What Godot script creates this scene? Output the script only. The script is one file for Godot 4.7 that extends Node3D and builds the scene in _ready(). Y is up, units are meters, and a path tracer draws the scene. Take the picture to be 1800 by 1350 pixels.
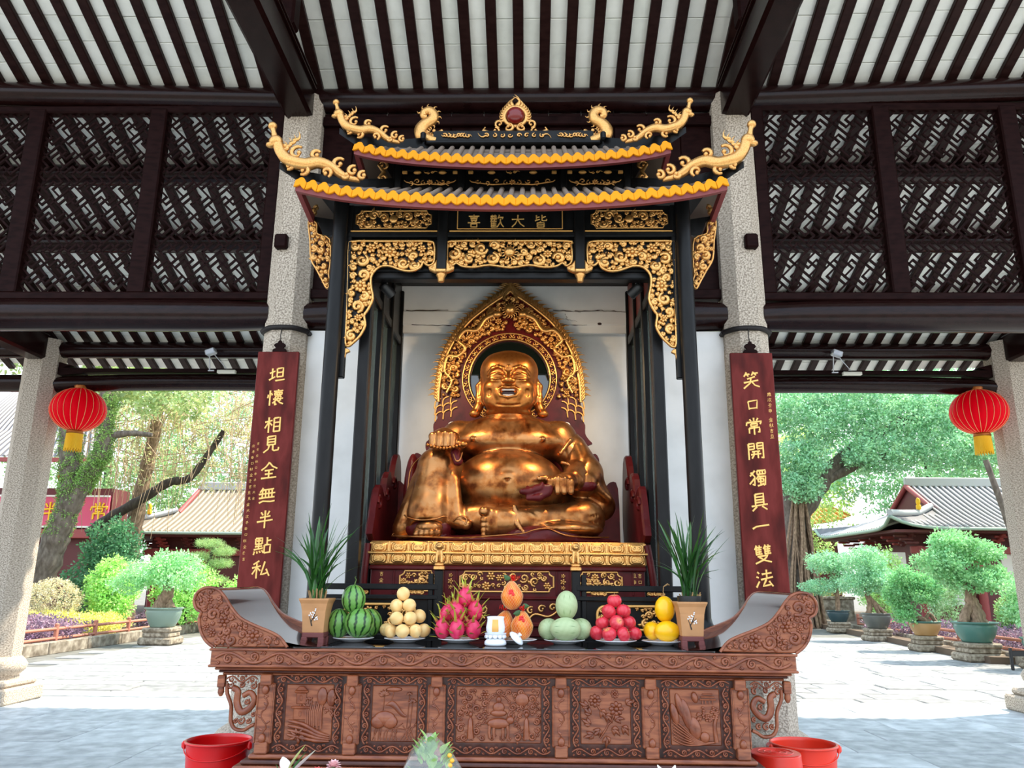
extends Node3D

# ---------------------------------------------------------------- geometry
class G:
	var p := PackedVector3Array()
	var ix := PackedInt32Array()
	var cols := PackedColorArray()
	var uvs := PackedVector2Array()
	var t := Transform3D.IDENTITY

	func v(a: Vector3) -> int:
		p.append(t * a)
		return p.size() - 1

	func tri(a: Vector3, b: Vector3, c: Vector3) -> void:
		var i := p.size()
		p.append(t * a)
		p.append(t * b)
		p.append(t * c)
		ix.append_array([i, i + 1, i + 2])

	func quad(a: Vector3, b: Vector3, c: Vector3, d: Vector3) -> void:
		var i := p.size()
		p.append(t * a)
		p.append(t * b)
		p.append(t * c)
		p.append(t * d)
		ix.append_array([i, i + 1, i + 2, i, i + 2, i + 3])

	# rows of equal length; front side is where rows run upwards and columns run right
	func grid(rows: Array, close_u := false, close_v := false, flip := false) -> void:
		var w: int = rows[0].size()
		var h := rows.size()
		var base := p.size()
		for r in rows:
			for q in r:
				p.append(t * (q as Vector3))
		for j in (h if close_v else h - 1):
			for i in (w if close_u else w - 1):
				var a := base + j * w + i
				var b := base + j * w + (i + 1) % w
				var c := base + ((j + 1) % h) * w + (i + 1) % w
				var d := base + ((j + 1) % h) * w + i
				if flip:
					ix.append_array([a, b, c, a, c, d])
				else:
					ix.append_array([a, c, b, a, d, c])

	func box(c: Vector3, s: Vector3, bev := 0.0, rot := Basis.IDENTITY) -> void:
		var h := s * 0.5
		var b: float = minf(bev, minf(h.x, minf(h.y, h.z)) * 0.9)
		var ax := [Vector3.RIGHT, Vector3.UP, Vector3.BACK]
		var old := t
		t = t * Transform3D(rot, c)
		for k in 3:
			for sg in [-1.0, 1.0]:
				var n: Vector3 = ax[k] * sg
				var u: Vector3 = ax[(k + 1) % 3]
				var w: Vector3 = ax[(k + 2) % 3] * sg
				var o := n * h[k]
				var hu: float = h[(k + 1) % 3] - b
				var hw: float = h[(k + 2) % 3] - b
				quad(o - u * hu - w * hw, o - u * hu + w * hw, o + u * hu + w * hw, o + u * hu - w * hw)
		if b > 0.0:
			for k in 3:
				var e := ax[k] as Vector3
				var he: float = h[k] - b
				var u2: Vector3 = ax[(k + 1) % 3]
				var w2: Vector3 = ax[(k + 2) % 3]
				var hu2: float = h[(k + 1) % 3]
				var hw2: float = h[(k + 2) % 3]
				for su in [-1.0, 1.0]:
					for sw in [-1.0, 1.0]:
						var a1: Vector3 = u2 * su * hu2 + w2 * sw * (hw2 - b)
						var a2: Vector3 = u2 * su * (hu2 - b) + w2 * sw * hw2
						if su * sw > 0.0:
							quad(a1 - e * he, a2 - e * he, a2 + e * he, a1 + e * he)
						else:
							quad(a1 - e * he, a1 + e * he, a2 + e * he, a2 - e * he)
			for sx in [-1.0, 1.0]:
				for sy in [-1.0, 1.0]:
					for sz in [-1.0, 1.0]:
						var q := Vector3(sx, sy, sz)
						var c1 := q * Vector3(h.x, h.y - b, h.z - b)
						var c2 := q * Vector3(h.x - b, h.y, h.z - b)
						var c3 := q * Vector3(h.x - b, h.y - b, h.z)
						if sx * sy * sz > 0.0:
							tri(c1, c3, c2)
						else:
							tri(c1, c2, c3)
		t = old

	func tube(pts: Array, rad, sides := 6, caps := true, flat := Vector3.ZERO, squash := 1.0) -> void:
		var n := pts.size()
		var rows := []
		var up := flat
		for i in n:
			var d: Vector3 = (pts[mini(i + 1, n - 1)] - pts[maxi(i - 1, 0)])
			if d.length_squared() < 1e-12:
				d = Vector3.UP
			d = d.normalized()
			if flat == Vector3.ZERO:
				if i == 0:
					up = Vector3.UP if absf(d.y) < 0.9 else Vector3.RIGHT
				up = (up - d * up.dot(d)).normalized()
			var side := d.cross(up).normalized()
			var r: float = rad[i] if rad is Array else rad
			var row := PackedVector3Array()
			for k in sides:
				var a := TAU * k / sides
				row.append(pts[i] + side * cos(a) * r + up * sin(a) * r * squash)
			rows.append(row)
		grid(rows, true, false, true)
		if caps:
			for e in 2:
				var row: PackedVector3Array = rows[0] if e == 0 else rows[n - 1]
				var c: Vector3 = pts[0] if e == 0 else pts[n - 1]
				for k in sides:
					if e == 0:
						tri(c, row[k], row[(k + 1) % sides])
					else:
						tri(c, row[(k + 1) % sides], row[k])

	# profile of (radius, height) from the bottom up the outside
	func lathe(prof: Array, n := 24, c := Vector3.ZERO, sx := 1.0, sz := 1.0) -> void:
		var rows := []
		for q in prof:
			var row := PackedVector3Array()
			for k in n:
				var a := TAU * k / n
				row.append(c + Vector3(cos(a) * q.x * sx, q.y, -sin(a) * q.x * sz))
			rows.append(row)
		grid(rows, true, false)

	func ball(c: Vector3, r: Vector3, nu := 12, nv := 8, rot := Basis.IDENTITY) -> void:
		var rows := []
		for j in nv + 1:
			var b := -PI / 2 + PI * j / nv
			var row := PackedVector3Array()
			for k in nu:
				var a := TAU * k / nu
				row.append(c + rot * (Vector3(cos(a) * cos(b), sin(b), -sin(a) * cos(b)) * r))
			rows.append(row)
		grid(rows, true, false)

	# polygon in xy, from z0 (back) to z1 (front)
	func extrude(poly: PackedVector2Array, z0: float, z1: float, bev := 0.0, smooth_side := false) -> void:
		var q := poly.duplicate()
		if Geometry2D.is_polygon_clockwise(q):
			q.reverse()
		var n := q.size()
		var front := q
		if bev > 0.0:
			var off := Geometry2D.offset_polygon(q, -bev)
			if off.size() == 1 and off[0].size() > 2:
				front = off[0]
			else:
				bev = 0.0
		var tr := Geometry2D.triangulate_polygon(front)
		for i in range(0, tr.size(), 3):
			var a := front[tr[i]]
			var b := front[tr[i + 1]]
			var c := front[tr[i + 2]]
			if (b - a).cross(c - a) > 0:
				var s := b
				b = c
				c = s
			tri(Vector3(a.x, a.y, z1), Vector3(b.x, b.y, z1), Vector3(c.x, c.y, z1))
		var zs := z1 - bev
		tr = Geometry2D.triangulate_polygon(q)
		for i in range(0, tr.size(), 3):
			var a := q[tr[i]]
			var b := q[tr[i + 1]]
			var c := q[tr[i + 2]]
			if (b - a).cross(c - a) < 0:
				var s := b
				b = c
				c = s
			tri(Vector3(a.x, a.y, z0), Vector3(b.x, b.y, z0), Vector3(c.x, c.y, z0))
		for i in n:
			var a := q[i]
			var b := q[(i + 1) % n]
			quad(Vector3(a.x, a.y, z0), Vector3(a.x, a.y, zs), Vector3(b.x, b.y, zs), Vector3(b.x, b.y, z0))
		if bev > 0.0:
			# close the chamfer: each outer edge to the nearest inner points
			var m := front.size()
			var near := func(w: Vector2) -> int:
				var best := 0
				var bd := 1e9
				for i in m:
					var d: float = front[i].distance_squared_to(w)
					if d < bd:
						bd = d
						best = i
				return best
			for i in n:
				var a := q[i]
				var b := q[(i + 1) % n]
				var ia: int = near.call(a)
				var ib: int = near.call(b)
				var fa := front[ia]
				var fb := front[ib]
				quad(Vector3(a.x, a.y, zs), Vector3(fa.x, fa.y, z1), Vector3(fb.x, fb.y, z1), Vector3(b.x, b.y, zs))

	func mesh() -> ArrayMesh:
		var nn := PackedVector3Array()
		nn.resize(p.size())
		for i in range(0, ix.size(), 3):
			var a := ix[i]
			var b := ix[i + 1]
			var c := ix[i + 2]
			var f := (p[c] - p[a]).cross(p[b] - p[a])
			nn[a] += f
			nn[b] += f
			nn[c] += f
		for i in nn.size():
			nn[i] = nn[i].normalized() if nn[i].length_squared() > 1e-24 else Vector3.UP
		var arr := []
		arr.resize(Mesh.ARRAY_MAX)
		arr[Mesh.ARRAY_VERTEX] = p
		arr[Mesh.ARRAY_NORMAL] = nn
		arr[Mesh.ARRAY_INDEX] = ix
		if cols.size() == p.size() and p.size() > 0:
			arr[Mesh.ARRAY_COLOR] = cols
		if uvs.size() == p.size() and p.size() > 0:
			arr[Mesh.ARRAY_TEX_UV] = uvs
		var m := ArrayMesh.new()
		m.add_surface_from_arrays(Mesh.PRIMITIVE_TRIANGLES, arr)
		return m

	func tint(c: Color) -> void:
		while cols.size() < p.size():
			cols.append(c)


# ---------------------------------------------------------------- smooth blobs meshed as surface nets
class Blob:
	var A := []   # kind, a, b, ra, rb, k, basis
	func cap(a: Vector3, b: Vector3, ra: float, rb: float, k := 0.03) -> void:
		A.append([0, a, b - a, ra, rb, k, 1.0 / maxf((b - a).length_squared(), 1e-9)])
	func ell(c: Vector3, r: Vector3, k := 0.03, rot := Basis.IDENTITY) -> void:
		A.append([1, c, r, 0.0, 0.0, k, rot.inverse()])
	func cut(c: Vector3, r: Vector3, k := 0.01, rot := Basis.IDENTITY) -> void:
		A.append([2, c, r, 0.0, 0.0, k, rot.inverse()])
	func cutcap(a: Vector3, b: Vector3, ra: float, rb: float, k := 0.01) -> void:
		A.append([3, a, b - a, ra, rb, k, 1.0 / maxf((b - a).length_squared(), 1e-9)])
	func chain(pts: Array, ra: float, rb: float, k := 0.02, cut := false) -> void:
		for i in pts.size() - 1:
			var f := float(i) / (pts.size() - 1)
			var f2 := float(i + 1) / (pts.size() - 1)
			if cut:
				cutcap(pts[i], pts[i + 1], lerpf(ra, rb, f), lerpf(ra, rb, f2), k)
			else:
				cap(pts[i], pts[i + 1], lerpf(ra, rb, f), lerpf(ra, rb, f2), k)
	func dist(q: Array, x: Vector3) -> float:
		if q[0] == 0 or q[0] == 3:
			var d: Vector3 = x - q[1]
			var h: float = clampf(d.dot(q[2]) * q[6], 0.0, 1.0)
			return (d - q[2] * h).length() - lerpf(q[3], q[4], h)
		var e: Vector3 = q[6] * (x - q[1])
		var r: Vector3 = q[2]
		var k0 := (e / r).length()
		var k1 := (e / (r * r)).length()
		if k1 < 1e-9:
			return -minf(r.x, minf(r.y, r.z))
		return k0 * (k0 - 1.0) / k1
	func field(list: Array, x: Vector3) -> float:
		var f := 1e3
		for q in list:
			var d := dist(q, x)
			var k: float = q[5]
			if q[0] >= 2:
				var h := maxf(k - absf(-d - f), 0.0) / k
				f = maxf(f, -d) + h * h * k * 0.25
			else:
				var h := maxf(k - absf(d - f), 0.0) / k
				f = minf(f, d) - h * h * k * 0.25
		return f
	func build(g: G, lo: Vector3, hi: Vector3, h: float) -> void:
		var nx := int((hi.x - lo.x) / h / 8 + 1) * 8
		var ny := int((hi.y - lo.y) / h / 8 + 1) * 8
		var nz := int((hi.z - lo.z) / h / 8 + 1) * 8
		var sx := nx + 1
		var sxy := sx * (ny + 1)
		var val := PackedFloat32Array()
		val.resize(sxy * (nz + 1))
		val.fill(1.0)
		var done := PackedByteArray()
		done.resize(val.size())
		var active := []
		var R := h * 8 * 0.5 * 1.7321
		for bz in nz / 8:
			for by in ny / 8:
				for bx in nx / 8:
					var c := lo + Vector3(bx * 8 + 4, by * 8 + 4, bz * 8 + 4) * h
					var list := []
					var hasu := false
					for q in A:
						var d := dist(q, c)
						if d < R * 1.6 + q[5]:
							list.append(q)
							if q[0] < 2:
								hasu = true
					if not hasu:
						continue
					var f := field(list, c)
					if f < -R * 1.5 - 0.02:
						for z in range(bz * 8, bz * 8 + 9):
							for y in range(by * 8, by * 8 + 9):
								for x in range(bx * 8, bx * 8 + 9):
									var i := z * sxy + y * sx + x
									if not done[i]:
										val[i] = -1.0
						continue
					active.append(Vector3i(bx, by, bz))
					for z in range(bz * 8, bz * 8 + 9):
						for y in range(by * 8, by * 8 + 9):
							for x in range(bx * 8, bx * 8 + 9):
								var i := z * sxy + y * sx + x
								if not done[i]:
									done[i] = 1
									val[i] = field(list, lo + Vector3(x, y, z) * h)
		var vid := {}
		var off := [0, 1, sx, sx + 1, sxy, sxy + 1, sxy + sx, sxy + sx + 1]
		var edges := [[0, 1], [2, 3], [4, 5], [6, 7], [0, 2], [1, 3], [4, 6], [5, 7], [0, 4], [1, 5], [2, 6], [3, 7]]
		for blk in active:
			for z in range(blk.z * 8, blk.z * 8 + 8):
				for y in range(blk.y * 8, blk.y * 8 + 8):
					for x in range(blk.x * 8, blk.x * 8 + 8):
						var i := z * sxy + y * sx + x
						var mask := 0
						for k in 8:
							if val[i + off[k]] < 0.0:
								mask |= 1 << k
						if mask == 0 or mask == 255:
							continue
						var sum := Vector3.ZERO
						var cnt := 0
						for e in edges:
							var a: float = val[i + off[e[0]]]
							var b: float = val[i + off[e[1]]]
							if (a < 0.0) != (b < 0.0):
								var s := a / (a - b)
								var o0 := Vector3(e[0] & 1, (e[0] >> 1) & 1, e[0] >> 2)
								var o1 := Vector3(e[1] & 1, (e[1] >> 1) & 1, e[1] >> 2)
								sum += o0.lerp(o1, s)
								cnt += 1
						vid[i] = g.v(lo + (Vector3(x, y, z) + sum / cnt) * h)
		for i in vid:
			var inside: bool = val[i] < 0.0
			if inside != (val[i + 1] < 0.0):
				_face(g, vid, [i, i - sx, i - sx - sxy, i - sxy], inside)
			if inside != (val[i + sx] < 0.0):
				_face(g, vid, [i, i - sxy, i - sxy - 1, i - 1], inside)
			if inside != (val[i + sxy] < 0.0):
				_face(g, vid, [i, i - 1, i - 1 - sx, i - sx], inside)
	func _face(g: G, vid: Dictionary, q: Array, inside: bool) -> void:
		for k in q:
			if not vid.has(k):
				return
		var a: int = vid[q[0]]
		var b: int = vid[q[1]]
		var c: int = vid[q[2]]
		var d: int = vid[q[3]]
		if inside:
			g.ix.append_array([a, c, b, a, d, c])
		else:
			g.ix.append_array([a, b, c, a, c, d])


# ---------------------------------------------------------------- scene helpers
var used := {}
var M := {}
var rng := RandomNumberGenerator.new()

func numbered(called: String) -> String:
	if used.has(called):
		used[called] += 1
		return "%s_%03d" % [called, used[called]]
	used[called] = 0
	return called

func thing(called: String, label: String, category: String, at := Vector3.ZERO, group := "", turn := 0.0) -> Node3D:
	var o := Node3D.new()
	o.name = numbered(called)
	add_child(o)
	o.position = at
	o.rotation.y = turn
	o.set_meta("label", label)
	o.set_meta("category", category)
	if group:
		o.set_meta("group", group)
	return o

func setting(called: String) -> Node3D:
	var o := Node3D.new()
	o.name = numbered(called)
	add_child(o)
	o.set_meta("kind", "structure")
	return o

# a mesh given in world coordinates, under its thing
func part(parent: Node3D, called: String, g: G, m: Material, stuff := false) -> MeshInstance3D:
	return partm(parent, called, g.mesh(), m, Transform3D.IDENTITY, stuff)

func partm(parent: Node3D, called: String, mesh: Mesh, m: Material, at := Transform3D.IDENTITY, stuff := false) -> MeshInstance3D:
	var o := MeshInstance3D.new()
	o.name = called
	o.mesh = mesh
	o.material_override = m
	parent.add_child(o, true)
	var up := Transform3D.IDENTITY
	var n: Node = parent
	while n != self:
		up = (n as Node3D).transform * up
		n = n.get_parent()
	o.transform = up.affine_inverse() * at
	if stuff:
		o.set_meta("kind", "stuff")
	return o

# a mesh given in the thing's own coordinates
func own(parent: Node3D, called: String, g: G, m: Material) -> MeshInstance3D:
	var o := MeshInstance3D.new()
	o.name = called
	o.mesh = g.mesh()
	o.material_override = m
	parent.add_child(o, true)
	return o

func copy(o: Node3D, at: Vector3, label: String, group := "", turn := 0.0) -> Node3D:
	var c: Node3D = o.duplicate()
	c.name = numbered(String(o.name).rstrip("0123456789").trim_suffix("_"))
	add_child(c)
	c.position = at
	c.rotation.y = turn
	c.set_meta("label", label)
	if group:
		c.set_meta("group", group)
	return c

func many(parent: Node3D, called: String, mesh: Mesh, m: Material, at: Array, tints := []) -> MultiMeshInstance3D:
	var mm := MultiMesh.new()
	mm.transform_format = MultiMesh.TRANSFORM_3D
	mm.use_colors = tints.size() > 0
	mm.mesh = mesh
	mm.instance_count = at.size()
	for i in at.size():
		mm.set_instance_transform(i, at[i])
		if tints.size():
			mm.set_instance_color(i, tints[i])
	var o := MultiMeshInstance3D.new()
	o.name = called
	o.multimesh = mm
	o.material_override = m
	parent.add_child(o, true)
	var up := Transform3D.IDENTITY
	var n: Node = parent
	while n != self:
		up = (n as Node3D).transform * up
		n = n.get_parent()
	o.transform = up.affine_inverse()
	o.set_meta("kind", "stuff")
	return o

func noise_tex(sd: int, freq: float, oct: int, stops: Array, size := 512, kind := FastNoiseLite.TYPE_SIMPLEX_SMOOTH, normal := false, bump := 4.0) -> NoiseTexture2D:
	var n := FastNoiseLite.new()
	n.seed = sd
	n.noise_type = kind
	n.frequency = freq
	n.fractal_octaves = oct
	var tx := NoiseTexture2D.new()
	tx.width = size
	tx.height = size
	tx.seamless = true
	tx.noise = n
	if normal:
		tx.as_normal_map = true
		tx.bump_strength = bump
	else:
		var gr := Gradient.new()
		var offs := PackedFloat32Array()
		var cs := PackedColorArray()
		for s in stops:
			offs.append(s[0])
			cs.append(s[1])
		gr.offsets = offs
		gr.colors = cs
		tx.color_ramp = gr
	return tx

func mat(called: String, col: Color, rough := 0.6, metal := 0.0, tex: Texture2D = null, scale := Vector3.ONE, height: Texture2D = null, hs := 0.0) -> StandardMaterial3D:
	var m := StandardMaterial3D.new()
	m.resource_name = called
	m.albedo_color = col
	m.roughness = rough
	m.metallic = metal
	if tex:
		m.albedo_texture = tex
	if tex or height:
		m.uv1_triplanar = true
		m.uv1_world_triplanar = true
		m.uv1_scale = scale
	if height:
		m.heightmap_enabled = true
		m.heightmap_texture = height
		m.heightmap_scale = hs
	M[called] = m
	return m

func rgb(r: int, g: int, b: int) -> Color:
	return Color8(r, g, b)

func arc(c: Vector3, r: float, a0: float, a1: float, n: int, z := 0.0) -> Array:
	var o := []
	for i in n + 1:
		var a := lerpf(a0, a1, float(i) / n)
		o.append(c + Vector3(cos(a) * r, sin(a) * r, z))
	return o

func smooth_path(pts: Array, per := 6) -> Array:
	var o := []
	var n := pts.size()
	for i in n - 1:
		var p0 = pts[maxi(i - 1, 0)]
		var p1 = pts[i]
		var p2 = pts[i + 1]
		var p3 = pts[mini(i + 2, n - 1)]
		for k in per:
			o.append(p1.cubic_interpolate(p2, p0, p3, float(k) / per))
	o.append(pts[n - 1])
	return o

func smooth_poly(pts: Array, per := 4) -> PackedVector2Array:
	var o := PackedVector2Array()
	var n := pts.size()
	for i in n:
		var p0: Vector2 = pts[(i + n - 1) % n]
		var p1: Vector2 = pts[i]
		var p2: Vector2 = pts[(i + 1) % n]
		var p3: Vector2 = pts[(i + 2) % n]
		for k in per:
			o.append(p1.cubic_interpolate(p2, p0, p3, float(k) / per))
	return o

# one carved curl: a spiral that winds inward and ends in a bead, in the plane z
func curl(g: G, c: Vector2, r: float, a0: float, turn: float, z: float, w: float, squash := 1.0) -> void:
	var pts := []
	var rad := []
	var n := 11
	for i in n + 1:
		var f := float(i) / n
		var a := a0 + turn * f
		var rr := r * (1.0 - 0.72 * f)
		pts.append(Vector3(c.x + cos(a) * rr, c.y + sin(a) * rr, z))
		rad.append(w * (0.65 + 0.6 * sin(PI * minf(f * 1.2, 1.0))) * (1.0 - 0.25 * f))
	g.tube(pts, rad, 5, true, Vector3.BACK, squash)
	g.ball(pts[n], Vector3(w, w, w * squash) * 1.15, 6, 4)

func leaf(g: G, c: Vector2, a: float, l: float, w: float, z: float, th: float) -> void:
	var d := Vector2(cos(a), sin(a))
	var s := Vector2(-d.y, d.x)
	var rows := []
	for i in 5:
		var f := i / 4.0
		var ww := w * sin(PI * clampf(f * 0.92 + 0.06, 0, 1))
		var b := c + d * l * f + s * w * 0.5 * sin(f * PI)
		rows.append(PackedVector3Array([Vector3(b.x - s.x * ww, b.y - s.y * ww, z), Vector3(b.x, b.y, z + th), Vector3(b.x + s.x * ww, b.y + s.y * ww, z)]))
	g.grid(rows, false, false, true)

func rosette(g: G, c: Vector2, r: float, z: float, n := 7) -> void:
	for k in n:
		var a := TAU * k / n
		g.ball(Vector3(c.x + cos(a) * r * 0.62, c.y + sin(a) * r * 0.62, z), Vector3(r * 0.42, r * 0.3, r * 0.3), 7, 5, Basis(Vector3.BACK, a))
	g.ball(Vector3(c.x, c.y, z + r * 0.15), Vector3(r * 0.32, r * 0.32, r * 0.35), 8, 5)

# open scrollwork that fills a polygon: packed curls, leaves between them
func scrollwork(g: G, poly: PackedVector2Array, z: float, rmax: float, rmin: float, w: float, sd: int, keep_out := [], flower := 0.12, squash := 1.3, tries := 900) -> void:
	var rn := RandomNumberGenerator.new()
	rn.seed = sd
	var lo := poly[0]
	var hi := poly[0]
	for q in poly:
		lo = lo.min(q)
		hi = hi.max(q)
	var placed := []
	for k in keep_out:
		placed.append([k[0], k[1], true])
	var n := poly.size()
	for it in tries:
		var c := Vector2(rn.randf_range(lo.x, hi.x), rn.randf_range(lo.y, hi.y))
		if not Geometry2D.is_point_in_polygon(c, poly):
			continue
		var d := rmax
		for i in n:
			var s := Geometry2D.get_closest_point_to_segment(c, poly[i], poly[(i + 1) % n])
			d = minf(d, c.distance_to(s))
			if d < rmin:
				break
		if d < rmin:
			continue
		for q in placed:
			d = minf(d, c.distance_to(q[0]) - q[1] * 0.96)
			if d < rmin:
				break
		if d < rmin:
			continue
		var first = null
		var bd := 1e9
		for q in placed:
			var dd: float = c.distance_to(q[0]) - q[1]
			if dd < bd:
				bd = dd
				first = q
		placed.append([c, d, false])
		if rn.randf() < flower and d > rmin * 1.7:
			rosette(g, c, d * 0.95, z, 6 + rn.randi() % 3)
			continue
		var a0 := rn.randf() * TAU
		if first != null:
			a0 = (first[0] as Vector2 - c).angle()
		var tw := 7.5 if d > rmin * 1.6 else 5.0
		curl(g, c, d * 0.95, a0, tw * (1.0 if rn.randf() < 0.5 else -1.0), z, w * clampf(d / rmax + 0.45, 0.7, 1.25), squash)
		if rn.randf() < 0.75:
			leaf(g, c + Vector2.from_angle(a0 + 2.0) * d * 0.8, a0 + 2.0 + rn.randf_range(-0.6, 0.6), d * 0.9, d * 0.28, z, w * 1.3)

func border(g: G, poly: PackedVector2Array, z: float, w: float, squash := 1.2) -> void:
	var pts := []
	for q in poly:
		pts.append(Vector3(q.x, q.y, z))
	pts.append(pts[0])
	g.tube(pts, w, 5, false, Vector3.BACK, squash)

func round_rect(x0: float, y0: float, x1: float, y1: float, r: float, n := 4) -> PackedVector2Array:
	var o := PackedVector2Array()
	var cs := [Vector2(x1 - r, y0 + r), Vector2(x1 - r, y1 - r), Vector2(x0 + r, y1 - r), Vector2(x0 + r, y0 + r)]
	for k in 4:
		for i in n + 1:
			o.append(cs[k] + Vector2.from_angle(-PI / 2 + PI / 2 * k + PI / 2 * i / n) * r)
	return o

# a panel outline whose corners are notched inwards
func notch_rect(x0: float, y0: float, x1: float, y1: float, r: float) -> PackedVector2Array:
	var o := PackedVector2Array()
	var cs := [Vector2(x1, y0), Vector2(x1, y1), Vector2(x0, y1), Vector2(x0, y0)]
	for k in 4:
		for i in 5:
			o.append(cs[k] + Vector2.from_angle(PI + PI / 2 * k - PI / 2 * i / 4.0) * r)
	return o

# ---------------------------------------------------------------- scene
func _ready() -> void:
	rng.seed = 11
	var cam := Camera3D.new()
	cam.name = "camera"
	add_child(cam)
	cam.fov = rad_to_deg(2.0 * atan(675.0 / 1370.0))
	cam.near = 0.05
	cam.far = 400.0
	cam.basis = Basis(Vector3.UP, deg_to_rad(1.25)) * Basis(Vector3.RIGHT, deg_to_rad(14.2)) * Basis(Vector3.BACK, deg_to_rad(0.5))
	cam.position = Vector3(0.12, 1.45, 6.3)
	cam.current = true
	var env := Environment.new()
	env.background_mode = Environment.BG_SKY
	var sky := Sky.new()
	var sm := ProceduralSkyMaterial.new()
	sm.sky_top_color = Color(0.80, 0.88, 0.97)
	sm.sky_horizon_color = Color(0.95, 0.97, 0.99)
	sm.sky_curve = 0.25
	sm.ground_horizon_color = Color(0.80, 0.80, 0.78)
	sm.ground_bottom_color = Color(0.62, 0.61, 0.58)
	sm.sun_angle_max = 0.5
	sky.sky_material = sm
	env.sky = sky
	env.background_energy_multiplier = 1.0
	env.tonemap_mode = Environment.TONE_MAPPER_LINEAR
	env.tonemap_exposure = EXPOSURE
	env.sdfgi_enabled = true
	env.ssao_enabled = true
	env.ssil_enabled = true
	var we := WorldEnvironment.new()
	we.name = "surroundings"
	we.environment = env
	add_child(we)
	var sun := DirectionalLight3D.new()
	sun.name = "sun"
	sun.light_color = Color(1.0, 0.95, 0.87)
	sun.light_energy = SUN
	sun.light_angular_distance = 1.2
	sun.shadow_enabled = true
	add_child(sun)
	sun.look_at_from_position(Vector3(0.5, 0.8, -0.2), Vector3.ZERO)
	make_materials()
	build_pavilion()
	build_floor()
	build_shrine()
	build_throne()
	build_statue()
	build_table()
	build_offerings()
	build_boards()
	build_lanterns()
	build_foreground()
	build_garden()

const EXPOSURE := 3.0
const SUN := 1.25

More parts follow.
